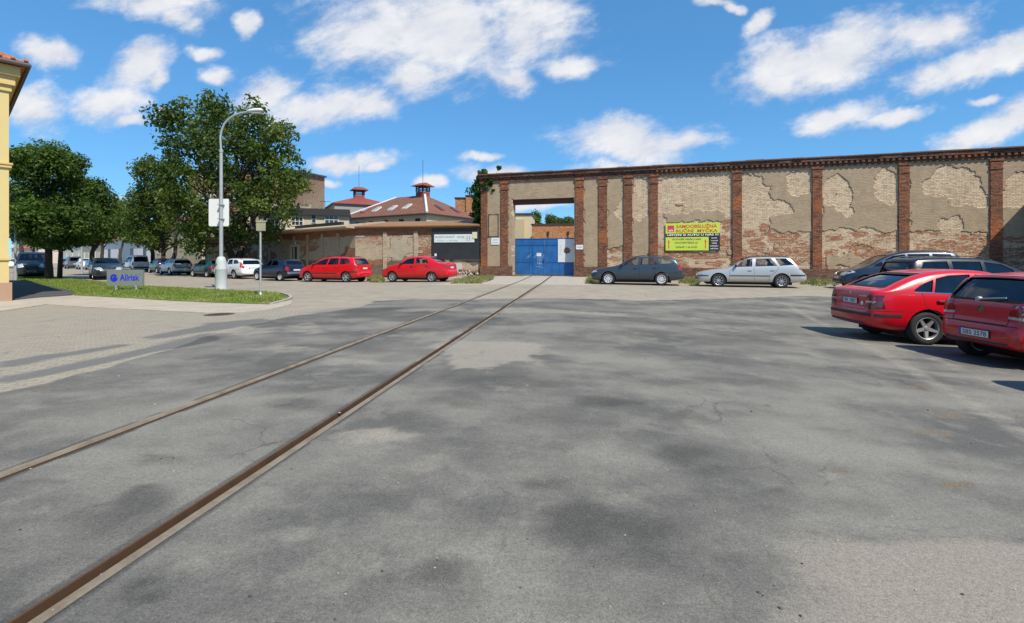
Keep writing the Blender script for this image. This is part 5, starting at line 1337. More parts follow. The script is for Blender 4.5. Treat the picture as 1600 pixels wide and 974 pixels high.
class Car:
    def __init__(s, sp):
        s.sp = sp; s.L = sp['L']; s.w = sp['w']; s.x0 = sp['fo'] + sp['wb'] / 2
        L, w = s.L, s.w
        s.top = pchip(sp['top'])
        s.belt = pchip(sp.get('belt', [(0, .5), (.3, .66), (1.2, .86), (L * .6, .93), (L, .98)]))
        s.low = pchip(sp.get('low', [(0, .32), (.12, .25), (.5, .235), (L - .6, .24), (L - .12, .31), (L, .36)]))
        s.plan = pchip(sp.get('plan', [(0, .56 * w), (.05, .70 * w), (.18, .84 * w), (.45, .95 * w), (1.0, .995 * w), (L * .5, w), (L - .9, .985 * w), (L - .4, .95 * w), (L - .14, .88 * w), (L - .04, .80 * w), (L, .70 * w)]))
        s.tum = sp.get('tumble', .34)
    def X(s, q): return s.x0 - q
    def section(s, q, ins=0.0, zb=None):
        zt = s.top(q) - ins; b = s.low(q) if zb is None else zb; w = s.plan(q) - ins
        zt = max(zt, b + .12); be = min(s.belt(q), zt - .05); be = max(be, b + .06)
        cr = min(.085, .32 * (zt - be) + .012); zr = zt - cr; y1 = .952 * w; yr = max(y1 - .012 - (zr - be) * s.tum, .3 * w); H = be - b
        return [(0, b), (.78 * w, b), (.895 * w, b + .04 * H), (.965 * w, b + .15 * H), (.995 * w, b + .32 * H), (w, b + .48 * H), (.996 * w, b + .64 * H), (.988 * w, b + .78 * H), (.972 * w, b + .92 * H), (y1, be),
                (y1 * .72 + yr * .28 + .006, be * .68 + zr * .32), (y1 * .36 + yr * .64 + .010, be * .34 + zr * .66), (yr, zr), (yr * .955, zt - cr * .55), (yr * .86, zt - cr * .27), (yr * .62, zt - cr * .09), (yr * .3, zt - cr * .02), (0, zt)]
    def loft(s, qs, ins=0.0, zb=None):
        rings = []
        for q in qs:
            h = s.section(q, ins, zb); rings.append([(s.X(q), y, z) for y, z in h] + [(s.X(q), -y, z) for y, z in reversed(h[1:-1])])
        n = len(rings[0]); vs = [p for r in rings for p in r]; fs = []
        for i in range(len(rings) - 1):
            for k in range(n): fs.append((i * n + k, i * n + (k + 1) % n, (i + 1) * n + (k + 1) % n, (i + 1) * n + k))
        fs += [tuple(range(n))[::-1], tuple(range((len(rings) - 1) * n, len(rings) * n))]
        return vs, fs
    def stations(s):
        L = s.L; q = set([0, L]); st = .075
        for k in range(int(L / st) + 1): q.add(round(min(k * st, L), 4))
        for k in range(14): q.add(round(k * .02, 4)); q.add(round(L - k * .02, 4))
        for a, _ in s.sp['top']: q.add(round(a, 4))
        q = sorted(q); out = [q[0]]
        for a in q[1:]:
            if a - out[-1] > .007: out.append(a)
        out[-1] = L; return out
    # ---- projecting outlines onto the shell
    def ray(s, view, a, b):
        if view in ('R', 'L'):
            sg = -1 if view == 'R' else 1; h = s.bvh.ray_cast(Vector((s.X(a), sg * 3, b)), Vector((0, -sg, 0)))
        elif view == 'B': h = s.bvh.ray_cast(Vector((-9, a, b)), Vector((1, 0, 0)))
        elif view == 'F': h = s.bvh.ray_cast(Vector((9, a, b)), Vector((-1, 0, 0)))
        else: h = s.bvh.ray_cast(Vector((s.X(a), b, 5)), Vector((0, 0, -1)))
        if h[0] is None: return None, None
        dv = {'R': Vector((0, 1, 0)), 'L': Vector((0, -1, 0)), 'B': Vector((1, 0, 0)), 'F': Vector((-1, 0, 0)), 'T': Vector((0, 0, -1))}[view]
        return h[0], (h[1] if h[1].dot(dv) < 0 else -h[1])
    def patch(s, mb, view, poly, off=.004, mi=0, solid=True, step=.07):
        P = []; n = len(poly)
        for i in range(n):
            a = Vector(poly[i]); b = Vector(poly[(i + 1) % n]); k = max(1, int((b - a).length / step))
            for j in range(k): P.append(a + (b - a) * j / k)
        nb = len(P); xs = [p.x for p in P]; ys = [p.y for p in P]; inn = []
        gx_ = np.arange(min(xs) + step * .6, max(xs), step); gy_ = np.arange(min(ys) + step * .6, max(ys), step)
        if len(gx_) and len(gy_):
            GX_, GY_ = np.meshgrid(gx_, gy_); sd = polydist(GX_.ravel(), GY_.ravel(), [(p.x, p.y) for p in P])
            inn = [Vector((x, y)) for x, y, d in zip(GX_.ravel(), GY_.ravel(), sd) if d > step * .35]
        r = delaunay_2d_cdt(P + inn, [], [list(range(nb))], 1, 1e-6); v2, f2 = r[0], r[2]
        pos = []; low_ = []
        for p in v2:
            h, nr = s.ray(view, p.x, p.y); pos.append(None if h is None else h + nr * off); low_.append(None if h is None else h - nr * .012)
        ok = [f for f in f2 if all(pos[i] is not None for i in f)]
        used = sorted({i for f in ok for i in f}); ix = {u: k for k, u in enumerate(used)}
        if not ok: return
        m = len(used); vs = [pos[u] for u in used]; fs = [tuple(ix[i] for i in f) for f in ok]
        if solid:
            vs += [low_[u] for u in used]; cnt = {}
            for f in fs:
                for a, b in zip(f, f[1:] + f[:1]): cnt[(a, b)] = 1
            fs += [(b, a, a + m, b + m) for (a, b) in list(cnt) if (b, a) not in cnt]
        mb.add(vs, fs, mi, True)
    def line(s, mb, view, pts, w=.012, off=.002, mi=0, step=.05, closed=False):
        Q = []; pts = [Vector(p) for p in pts]
        if closed: pts.append(pts[0])
        for a, b in zip(pts[:-1], pts[1:]):
            k = max(1, int((b - a).length / step)); Q += [a + (b - a) * j / k for j in range(k)]
        Q.append(pts[-1]); vs = []
        for i, p in enumerate(Q):
            d = (Q[min(i + 1, len(Q) - 1)] - Q[max(i - 1, 0)]); d = d.normalized() if d.length else Vector((1, 0)); nn = Vector((-d.y, d.x)) * w / 2; row = []
            for e in (nn, -nn):
                h, nr = s.ray(view, p.x + e.x, p.y + e.y); row.append(None if h is None else h + nr * off)
            vs.append(row)
        for a, b in zip(vs[:-1], vs[1:]):
            if None in a or None in b or (a[0] - b[0]).length > .25: continue
            mb.add([a[0], b[0], b[1], a[1]], [(0, 1, 2, 3)], mi, True)

def boolean(o, cutter, coll=False):
    md = o.modifiers.new('cut', 'BOOLEAN'); md.operation = 'DIFFERENCE'; md.object = cutter; md.solver = 'EXACT'
    try: md.material_mode = 'TRANSFER'
    except Exception: pass
def shrink(poly, k):
    c = sum((Vector(p) for p in poly), Vector((0, 0))) / len(poly)
    return [tuple(c + (Vector(p) - c) * (1 + k / max((Vector(p) - c).length, .05))) for p in poly]
_wheels = {}
def wheel_meshes(R, style, rimc):
    key = (R, style)
    if key in _wheels: return _wheels[key]
    wd = .10; T = Matrix.Rotation(RAD(-90), 4, 'X')           # turned about z, then laid along y with the outer face at +y
    mb = MB(); rr = R * .66
    mb.lathe([(rr, -wd), (R * .90, -wd), (R * .985, -wd * .75), (R, -wd * .4), (R, wd * .4), (R * .985, wd * .75), (R * .91, wd), (R * .80, wd * 1.06), (rr, wd * .9)], 36, 0, T, True)
    ty = mb.mesh('tyre'); ty.materials.append(M_tyre); ty.set_sharp_from_angle(angle=RAD(50))
    mb = MB(); mb.lathe([(rr * 1.01, -wd), (rr * 1.01, wd * .88), (rr * .985, wd * .96), (rr * .93, wd * .90), (rr * .90, wd * .2), (rr * .9, -wd)], 36, 0, T, True)
    mb.lathe([(0, wd * .05), (rr * .92, wd * .05)], 24, 1, T)
    n, wi, wo_ = {'five': (5, .34, .20), 'five_wide': (5, .40, .46), 'nine': (9, .13, .12), 'cap': (9, .16, .30), 'disc': (12, .17, .40), 'seven': (7, .18, .2)}[style]
    for k in range(n):
        a = 2 * math.pi * k / n + .3; M = T @ Matrix.Rotation(a, 4, 'Z')
        z0, z1 = wd * .62, wd * .84; r0, r1 = rr * .12, rr * .95; a0, a1 = wi * rr * .5, wo_ * rr * .5
        mb.add([M @ Vector(p) for p in ((r0, -a0, wd * .3), (r0, a0, wd * .3), (r1, a1, wd * .3), (r1, -a1, wd * .3), (r0, -a0, z0), (r0, a0, z0), (r1, a1, z1), (r1, -a1, z1))], [(3, 2, 1, 0), (4, 5, 6, 7), (0, 1, 5, 4), (1, 2, 6, 5), (2, 3, 7, 6), (3, 0, 4, 7)])
    mb.lathe([(0, wd * .78), (rr * .17, wd * .74), (rr * .22, wd * .3)], 18, 0, T)
    if style in ('cap', 'disc'): mb.lathe([(0, wd * .72), (rr * .45, wd * .66), (rr * .47, wd * .3)], 24, 0, T); mb.lathe([(rr * .84, wd * .3), (rr * .82, wd * .80), (rr * .95, wd * .86), (rr * .97, wd * .3)], 30, 0, T)
    ri = mb.mesh('rim'); ri.materials.append(rimc); ri.materials.append(M_arch); ri.set_sharp_from_angle(angle=RAD(40))
    _wheels[key] = (ty, ri); return ty, ri

def build_car(sp, name, label, body_m, loc, rz, group=None, detail=True):
    c = Car(sp); L, w = c.L, c.w
    root = thing(name, label, sp.get('cat', 'car'), loc, rz, group)
    qs = c.stations(); vs, fs = c.loft(qs)
    c.bvh = BVHTree.FromPolygons([Vector(v) for v in vs], fs)
    mb = MB(); mb.add(vs, fs, 0, True); body = mb.build('body', body_m, root)
    cutters = []
    def cut(mbk, mat):
        o = mbk.build('cutter', mat); o.parent = root; cutters.append(o); boolean(body, o)
    axles = (sp['fo'], sp['fo'] + sp['wb']); R = sp['R']
    mbk = MB()
    for q in axles:
        for sg in (-1, 1):
            mbk.tube([(c.X(q), sg * (w - .30), R), (c.X(q), sg * 1.3, R)], R + .055, 28)
    cut(mbk, M_arch)
    cab = [q for q in qs if sp['cab'][0] <= q <= sp['cab'][1]]
    v2, f2 = c.loft(cab, .055, .42); mbk = MB(); mbk.add(v2, f2, 0, False); cut(mbk, M_inside)
    mbk = MB()
    for p in sp['win']: mbk.prism([(c.X(a), b) for a, b in p], -1.25, 1.25)
    cut(mbk, M_gap)
    for key, a, b in (('ws', sp['cab'][0] - .45, sp.get('wsin', sp['cab'][0] + .75)), ('rw', sp.get('rwin', sp['cab'][1] - .55), L + .3)):
        if sp.get(key):
            mbk = MB(); mbk.prism(sp[key], c.X(b), c.X(a), axes='yz'); cut(mbk, M_gap)
    dg = bpy.context.evaluated_depsgraph_get(); dg.update()
    nm = bpy.data.meshes.new_from_object(body.evaluated_get(dg), preserve_all_data_layers=True, depsgraph=dg)
    body.modifiers.clear(); body.data = nm
    nm.set_sharp_from_angle(angle=RAD(38))
    for o in cutters: bpy.data.objects.remove(o)
    # glass
    gm = M_cdark if sp.get('tint') else M_cglass
    for p in sp['win']:
        for view in ('R', 'L'):
            mb = MB(); c.patch(mb, view, shrink(p, .012), -.016, 0, False, .09)
            if mb.f: mb.build('window', gm, root)
    if sp.get('ws'): mb = MB(); c.patch(mb, 'F', shrink(sp['ws'], .012), -.014, 0, False, .12); mb.build('windscreen', M_cglass, root)
    if sp.get('rw'):
        mb = MB(); c.patch(mb, 'B', shrink(sp['rw'], .012), -.014, 0, False, .10); rw = mb.build('rear_window', gm, root)
        mb = MB(); c.line(mb, 'B', sp['rw'], .035, .003, 0, .05, True); mb.build('window_seal', M_gap, root)
    # seats and wheel seen through the glass
    mb = MB(); zs = sp['top'][0][1]
    sr = sp['cab'][0] + .95; rb = sp.get('rearseat', sr + 1.0); hz_ = c.top(sr) - .12
    for sg in (-1, 1):
        y = sg * .36; mb.box(c.X(sr + .12), c.X(sr), y - .24, y + .24, .45, hz_ - .30); mb.box(c.X(sr + .16), c.X(sr + .07), y - .12, y + .12, hz_ - .27, hz_ - .08)
    mb.box(c.X(rb + .14), c.X(rb), -.58, .58, .45, hz_ - .36)
    for y in (-.36, .36): mb.box(c.X(rb + .2), c.X(rb + .1), y - .12, y + .12, hz_ - .34, hz_ - .17)
    mb.build('seats', plain('seat_fabric', (.05, .05, .052), .9, 0, 0, .3, 8), root)
    mb = MB(); xa, xb = c.X(L - .62), c.X(.45)
    mb.box(xa, xb, -.80 * w, .80 * w, .135, .30); mb.box(c.X(axles[1] + .1), c.X(axles[1] - .1), -.6 * w, .6 * w, .12, .134); mb.box(c.X(axles[0] + .1), c.X(axles[0] - .1), -.6 * w, .6 * w, .12, .134)
    mb.build('underbody', M_arch, root)
    # wheels
    ty, ri = wheel_meshes(R, sp['rim'], M_alloy if sp.get('alloy') else M_hub)
    for q in axles:
        for sg in (-1, 1):
            o = link('wheel', ty, None, root, (c.X(q), sg * (w - .115 - .02), R), 0 if sg > 0 else math.pi); r_ = link('rim', ri, None, o)
            o.rotation_euler = (0, 0, 0 if sg > 0 else math.pi)
    # lamps
    for nm_, key in (('tail_light', 'tail'), ('headlight', 'head')):
        for sg in (1, -1):
            mb = MB(); mats = []
            for view, poly, mt in sp.get(key, []):
                if mt not in mats: mats.append(mt)
                if view in ('B', 'F'):
                    lim = c.plan(L - .17) if view == 'B' else c.plan(.24)
                    pl = [(sg * min(y, lim - .01 * (k % 2)), z) for k, (y, z) in enumerate(poly)]; vw = view
                else: pl = poly; vw = 'L' if sg > 0 else 'R'
                c.patch(mb, vw, pl, .007, mats.index(mt), True, .05)
            if mb.f: mb.build(nm_, mats, root)
    # trim, gaps, handles, mirrors
    if detail:
        mb = MB()
        for view in ('R', 'L'):
            for ln in sp.get('seam', []): c.line(mb, view, ln, .011, .0015)
        for ln in sp.get('seam_rear', []): c.line(mb, 'B', ln, .011, .0015)
        for ln in sp.get('seam_front', []): c.line(mb, 'F', ln, .012, .0015)
        if mb.f: mb.build('panel_gap', M_gap, root)
    for view in ('R', 'L'):
        if sp.get('strip'):
            mb = MB()
            for a, b, z0, z1 in sp['strip']: c.patch(mb, view, [(a, z0), (b, z0), (b, z1), (a, z1)], .008, 0, True, .08)
            if mb.f: mb.build('rubbing_strip', M_plastic, root)
        for a, z in sp.get('handle', []):
            h, nr = c.ray(view, a, z); h2, _ = c.ray(view, a + .18, z + .01)
            if h is None or h2 is None: continue
            mb = MB(); mb.tube([h - nr * .01, h + nr * .03 + (h2 - h) * .12, h2 + nr * .03 - (h2 - h) * .12, h2 - nr * .01], .015, 6); mb.build('door_handle', sp.get('handle_m', body_m), root)
        if sp.get('mirror'):
            a, z = sp['mirror']; h, nr = c.ray(view, a, z); sg = -1 if view == 'R' else 1
            if h is not None:
                mb = MB(); P = Vector((h.x, h.y, h.z)); vsm = []; pr = [(0, .35), (.15, .8), (.5, 1), (.85, .9), (1, .5)]
                for k, sc in pr:
                    for j in range(10):
                        an = 2 * math.pi * j / 10; vsm.append((P.x + .055 * math.cos(an) * sc, P.y + sg * (-.02 + .20 * k), P.z + .03 + .075 * math.sin(an) * sc))
                n = 10; mb.add(vsm, [(i * n + j, i * n + (j + 1) % n, (i + 1) * n + (j + 1) % n, (i + 1) * n + j) for i in range(4) for j in range(n)] + [tuple(range(n)), tuple(range(4 * n, 5 * n))], 0, True)
                mb.build('mirror', sp.get('mirror_m', body_m), root)
    for nm_, view, poly, mt in sp.get('extra', []):
        mb = MB(); c.patch(mb, view, poly, .006, 0, True, .06)
        if mb.f: mb.build(nm_, mt, root)
    if sp.get('rails'):
        a, b, z = sp['rails']
        for sg in (-1, 1):
            P = []
            for k in range(9):
                q = a + (b - a) * k / 8; h, nr = c.ray('T', q, sg * z); P.append(h + Vector((0, 0, .045 if 0 < k < 8 else .0)))
            mb = MB(); mb.tube(P, .016, 6); mb.build('roof_rail', sp.get('rails_m', M_plastic), root)
    if sp.get('plate'):
        z, txt = sp['plate']; h, nr = c.ray('B', 0, z)
        if h is not None:
            mb = MB(); mb.box(-.26, .26, -.012, .01, -.057, .057); mb.build('number_plate', M_plastic, root, (h.x - .006, 0, z), -math.pi / 2); pl = root.children[-1] if False else bpy.context.scene.collection.objects[-1]
            mb = MB(); mb.box(-.215, .253, -.0145, -.0125, -.050, .050, 0); mb.box(-.253, -.2155, -.0145, -.0125, -.050, .050, 1); mb.build('plate_face', [M_plate, M_plateblue], pl)
            if txt: text('lettering', txt, pl, -.19, -.036, .41, .072, M_inkblack, -.0155, .012)
    return root, c

def mirror_poly(p): return p + [(-a, b) for a, b in reversed(p)]
# ---- kinds
LIFTBACK = dict(L=4.507, w=.866, fo=.87, wb=2.512, R=.315, rim='five', alloy=True, cab=(1.35, 3.95), tint=True, rearseat=3.05,
    top=[(0, .50), (.04, .62), (.15, .70), (.6, .83), (1.10, .93), (1.25, .97), (1.55, 1.16), (1.95, 1.345), (2.25, 1.415), (2.7, 1.43), (3.1, 1.40), (3.45, 1.325), (3.8, 1.195), (4.05, 1.09), (4.2, 1.045), (4.36, 1.025), (4.405, .985), (4.43, .86), (4.45, .70), (4.475, .64), (4.507, .60)],
    belt=[(0, .45), (.2, .62), (1.2, .88), (2.5, .93), (3.6, .965), (4.2, .98), (4.4, .94), (4.507, .55)],
    win=[[(1.50, .97), (2.02, 1.29), (2.44, 1.335), (2.47, .965)], [(2.55, .97), (2.54, 1.335), (2.92, 1.315), (3.16, 1.255), (3.25, .995)], [(3.29, 1.0), (3.21, 1.235), (3.40, 1.165), (3.60, 1.04), (3.58, 1.01)]],
    ws=mirror_poly([(.66, 1.02), (.50, 1.33)]), rw=mirror_poly([(.58, 1.085), (.50, 1.335)]), rwin=3.3,
    tail=[('B', [(.50, .66), (.84, .66), (.84, .93), (.56, .93)], M_taildark), ('R', [(4.20, .68), (4.48, .68), (4.48, .93), (4.27, .93)], M_taildark), ('B', [(.52, .775), (.82, .775), (.82, .815), (.52, .815)], M_clear)],
    head=[('F', [(.35, .60), (.66, .58), (.66, .70), (.40, .71)], M_clear), ('R', [(.05, .58), (.42, .66), (.40, .75), (.10, .68)], M_clear)],
    seam=[[(1.28, .30), (1.28, .80), (1.42, .95)], [(2.51, .28), (2.51, .95)], [(2.51, .28), (1.28, .28)], [(2.51, .28), (3.02, .30), (3.10, .55), (3.42, .72), (3.47, .98)], [(3.55, .63), (4.45, .63)]],
    seam_rear=[[(-.70, .98), (-.56, .93), (-.50, .64), (.50, .64), (.56, .93), (.70, .98)]], strip=[(1.30, 2.49, .50, .555), (2.53, 3.04, .50, .555), (3.86, 4.50, .52, .575)],
    handle=[(2.20, .80), (3.05, .82)], handle_m=M_plastic, mirror=(1.62, .99), plate=(.79, '1BK 1887'),
    extra=[('bumper_strip', 'B', [(-.74, .52), (.74, .52), (.74, .575), (-.74, .575)], M_plastic), ('diffuser', 'B', [(-.56, .365), (.56, .365), (.56, .40), (-.56, .40)], M_plastic),
           ('badge', 'B', [(math.cos(k * .5236) * .04, .945 + math.sin(k * .5236) * .04) for k in range(12)], M_chrome), ('badge', 'B', [(-.52, .885), (-.30, .885), (-.30, .91), (-.52, .91)], M_chrome),
           ('sticker', 'B', [(-.40 + math.cos(k * .5236) * .04, .76 + math.sin(k * .5236) * .04) for k in range(12)], M_white),
           ('chrome_trim', 'R', [(1.50, .945), (3.60, .985), (3.60, .998), (1.50, .958)], M_chrome)])
HATCH = dict(L=3.92, w=.83, fo=.80, wb=2.465, R=.30, rim='disc', cab=(1.10, 3.60), tint=True, rearseat=2.75,
    top=[(0, .52), (.05, .64), (.2, .75), (.6, .88), (.95, .97), (1.05, 1.0), (1.5, 1.26), (1.8, 1.39), (2.2, 1.455), (2.6, 1.465), (3.1, 1.44), (3.46, 1.40), (3.53, 1.37), (3.70, 1.12), (3.78, 1.0), (3.815, .93), (3.835, .75), (3.86, .67), (3.89, .63), (3.92, .56)],
    belt=[(0, .5), (.3, .68), (1.1, .90), (2.2, .95), (3.6, 1.0), (3.85, .9), (3.92, .55)], plan=[(0, .46), (.05, .58), (.18, .70), (.45, .79), (1.0, .825), (2.0, .83), (3.0, .82), (3.5, .79), (3.74, .735), (3.86, .68), (3.92, .58)],
    win=[[(1.30, 1.0), (1.72, 1.28), (2.2, 1.37), (2.25, 1.0)], [(2.35, 1.0), (2.34, 1.375), (2.85, 1.36), (3.15, 1.28), (3.25, 1.05)]],
    ws=mirror_poly([(.64, 1.06), (.50, 1.37)]), rw=mirror_poly([(.60, 1.015), (.64, 1.06), (.50, 1.36), (.2, 1.375)]), rwin=3.2,
    tail=[('B', [(.46, .80), (.76, .79), (.78, .98), (.56, 1.0)], M_tail), ('R', [(3.62, .80), (3.86, .80), (3.84, .99), (3.72, 1.0)], M_tail), ('B', [(.46, .765), (.76, .755), (.76, .80), (.46, .81)], M_clear)],
    head=[('F', [(.34, .66), (.62, .64), (.60, .78), (.40, .80)], M_clear), ('R', [(.06, .64), (.42, .74), (.38, .84), (.12, .76)], M_clear)],
    seam=[[(1.10, .30), (1.12, .82), (1.26, .98)], [(2.30, .28), (2.30, .98)], [(2.30, .28), (1.10, .28)], [(2.30, .28), (2.75, .3), (3.0, .66), (3.3, 1.0)], [(3.3, .64), (3.86, .66)]],
    seam_rear=[[(-.62, .99), (-.48, .94), (-.46, .665), (.46, .665), (.48, .94), (.62, .99)], [(-.62, .655), (.62, .655)]], strip=[], handle=[(2.0, .84), (2.95, .86)], mirror=(1.40, 1.02), plate=(.50, '5B5 2578'),
    extra=[('badge', 'B', [(math.cos(k * .5236) * .055, .885 + math.sin(k * .5236) * .055) for k in range(12)], M_chrome), ('bumper_lip', 'B', [(-.54, .365), (.54, .365), (.54, .40), (-.54, .40)], M_plastic),
           ('badge', 'B', [(-.40, .745), (-.36, .745), (-.36, .765), (-.40, .765)], M_chrome), ('lamp_ring', 'B', [(-.61 + math.cos(k * .4) * .075, .895 + math.sin(k * .4) * .075) for k in range(16)], M_clear),
           ('lamp_lens', 'B', [(-.61 + math.cos(k * .4) * .062, .895 + math.sin(k * .4) * .062) for k in range(16)], M_taildark), ('sticker', 'B', [(.56 + math.cos(k * .5236) * .03, .955 + math.sin(k * .5236) * .03) for k in range(12)], M_plateblue)])
ESTATE = dict(L=4.572, w=.885, fo=.92, wb=2.578, R=.318, rim='cap', cab=(1.42, 4.15), rearseat=3.1,
    top=[(0, .50), (.04, .62), (.2, .74), (.7, .86), (1.2, .95), (1.35, .99), (1.75, 1.22), (2.1, 1.36), (2.5, 1.435), (3.0, 1.445), (3.6, 1.415), (4.0, 1.365), (4.14, 1.32), (4.34, 1.05), (4.40, .97), (4.44, .90), (4.47, .72), (4.51, .65), (4.572, .58)],
    belt=[(0, .5), (.3, .66), (1.3, .90), (2.4, .955), (4.1, 1.02), (4.42, .95), (4.572, .55)],
    win=[[(1.66, .99), (1.85, 1.18), (2.14, 1.335), (2.41, 1.345), (2.36, 1.0)], [(2.50, 1.01), (2.55, 1.35), (3.09, 1.355), (3.28, 1.04)], [(3.42, 1.05), (3.26, 1.345), (3.70, 1.325), (3.93, 1.235), (4.10, 1.08)]],
    ws=mirror_poly([(.66, 1.05), (.52, 1.36)]), rw=mirror_poly([(.62, 1.03), (.52, 1.29)]), rwin=3.8,
    tail=[('B', [(.54, .76), (.86, .76), (.84, 1.0), (.62, 1.0)], M_tail), ('R', [(4.27, .78), (4.50, .76), (4.42, 1.02), (4.32, 1.03)], M_tail)], head=[('F', [(.34, .60), (.68, .58), (.66, .72), (.42, .72)], M_clear), ('R', [(.04, .60), (.36, .66), (.32, .75), (.10, .70)], M_clear)],
    seam=[[(1.36, .30), (1.38, .80), (1.55, .97)], [(2.46, .28), (2.44, .99)], [(2.46, .28), (1.36, .28)], [(2.46, .28), (2.95, .30), (3.06, .55), (3.34, .78), (3.36, 1.03)], [(3.75, .66), (4.5, .68)]], seam_rear=[[(-.74, 1.0), (-.60, .95), (-.54, .68), (.54, .68), (.60, .95), (.74, 1.0)]],
    strip=[(1.38, 2.98, .245, .275)], handle=[(2.16, .84), (3.10, .87)], mirror=(1.62, 1.0), rails=(2.0, 4.0, .48), plate=(.80, '2B7 4410'), extra=[('grille', 'F', [(-.30, .56), (.30, .56), (.30, .68), (-.30, .68)], M_plastic), ('bumper_grille', 'F', [(-.45, .36), (.45, .36), (.45, .46), (-.45, .46)], M_plastic), ('fog_lamp', 'R', [(.08, .42), (.16, .42), (.16, .48), (.08, .48)], M_clear)])
LONG_ESTATE = dict(L=4.736, w=.875, fo=.966, wb=2.70, R=.318, rim='nine', alloy=True, cab=(1.55, 4.2), rearseat=3.2,
    top=[(0, .48), (.05, .60), (.3, .72), (.8, .83), (1.3, .90), (1.48, .95), (1.9, 1.22), (2.2, 1.36), (2.5, 1.42), (3.2, 1.445), (3.9, 1.435), (4.05, 1.405), (4.28, 1.14), (4.40, .99), (4.50, .84), (4.58, .73), (4.66, .68), (4.736, .58)],
    belt=[(0, .48), (.3, .64), (1.4, .87), (2.5, .945), (4.2, 1.0), (4.5, .80), (4.736, .52)],
    win=[[(1.72, .965), (2.06, 1.30), (2.45, 1.345), (2.42, .985)], [(2.56, .99), (2.60, 1.355), (3.25, 1.365), (3.48, 1.02)], [(3.60, 1.025), (3.40, 1.365), (3.88, 1.36), (4.18, 1.07)]],
    ws=mirror_poly([(.66, 1.01), (.52, 1.35)]), rw=mirror_poly([(.60, 1.06), (.52, 1.36)]), rwin=3.8,
    tail=[('B', [(.50, .84), (.84, .82), (.80, .94), (.52, .95)], M_tail), ('R', [(4.36, .85), (4.56, .84), (4.50, .94), (4.38, .95)], M_tail)], head=[('F', [(.34, .56), (.68, .54), (.66, .66), (.42, .66)], M_clear), ('R', [(.04, .56), (.46, .65), (.40, .71), (.10, .64)], M_clear)],
    seam=[[(1.42, .30), (1.46, .80), (1.62, .95)], [(2.51, .28), (2.50, .98)], [(2.51, .28), (1.42, .28)], [(2.51, .28), (3.08, .30), (3.18, .55), (3.46, .78), (3.54, 1.0)]], seam_rear=[[(-.7, .9), (-.56, .7), (.56, .7), (.7, .9)]],
    strip=[(1.45, 2.49, .53, .57), (2.53, 3.16, .53, .57), (.02, .52, .52, .565), (4.02, 4.72, .55, .62)], handle=[(2.24, .80), (3.20, .82)], mirror=(1.72, .99), mirror_m=M_plastic, rails=(2.1, 4.0, .50), plate=(.72, None), extra=[('bumper_strip', 'B', [(-.62, .555), (.62, .555), (.62, .60), (-.62, .60)], M_plastic), ('bumper_grille', 'F', [(-.45, .36), (.45, .36), (.45, .45), (-.45, .45)], M_plastic)])
PEOPLE = dict(L=4.63, w=.905, fo=.90, wb=2.835, R=.325, rim='cap', cab=(1.05, 4.3), rearseat=2.9, tint=True,
    top=[(0, .5), (.05, .66), (.2, .80), (.6, .95), (.95, 1.08), (1.4, 1.36), (1.75, 1.54), (2.1, 1.655), (2.6, 1.72), (3.4, 1.73), (4.0, 1.71), (4.28, 1.66), (4.42, 1.36), (4.50, 1.06), (4.54, .86), (4.57, .66), (4.63, .56)],
    belt=[(0, .5), (.3, .74), (1.0, .98), (2.4, 1.06), (4.3, 1.10), (4.5, 1.0), (4.63, .55)],
    win=[[(1.14, 1.06), (1.50, 1.27), (1.56, 1.06)], [(1.63, 1.07), (1.66, 1.36), (1.95, 1.52), (2.40, 1.585), (2.42, 1.09)], [(2.52, 1.09), (2.50, 1.59), (3.28, 1.60), (3.32, 1.11)], [(3.42, 1.11), (3.40, 1.60), (4.05, 1.58), (4.28, 1.2)]],
    ws=mirror_poly([(.70, 1.16), (.54, 1.60)]), rw=mirror_poly([(.66, 1.12), (.56, 1.58)]), rwin=3.9, tail=[('B', [(.60, .80), (.86, .80), (.84, 1.12), (.68, 1.12)], M_tail), ('R', [(4.36, .82), (4.56, .80), (4.50, 1.12), (4.40, 1.12)], M_tail)],
    head=[('F', [(.30, .66), (.68, .64), (.68, .80), (.42, .82)], M_clear), ('R', [(.05, .66), (.50, .80), (.42, .88), (.12, .80)], M_clear)], seam=[[(1.1, .30), (1.14, .85), (1.60, 1.05)], [(2.47, .28), (2.46, 1.07)], [(2.47, .28), (1.1, .28)], [(2.47, .28), (3.0, .3), (3.3, .8), (3.37, 1.1)]], seam_rear=[],
    strip=[(1.15, 3.1, .48, .54)], handle=[(2.16, .92), (2.62, .93)], mirror=(1.58, 1.10), mirror_m=M_plastic, rails=(2.1, 4.1, .56), plate=(.72, None), extra=[('grille', 'F', [(-.26, .66), (.26, .66), (.26, .76), (-.26, .76)], M_plastic), ('bumper_grille', 'F', [(-.6, .38), (.6, .38), (.6, .48), (-.6, .48)], M_plastic), ('front_plate', 'F', [(-.26, .50), (.26, .50), (.26, .60), (-.26, .60)], M_plate)])
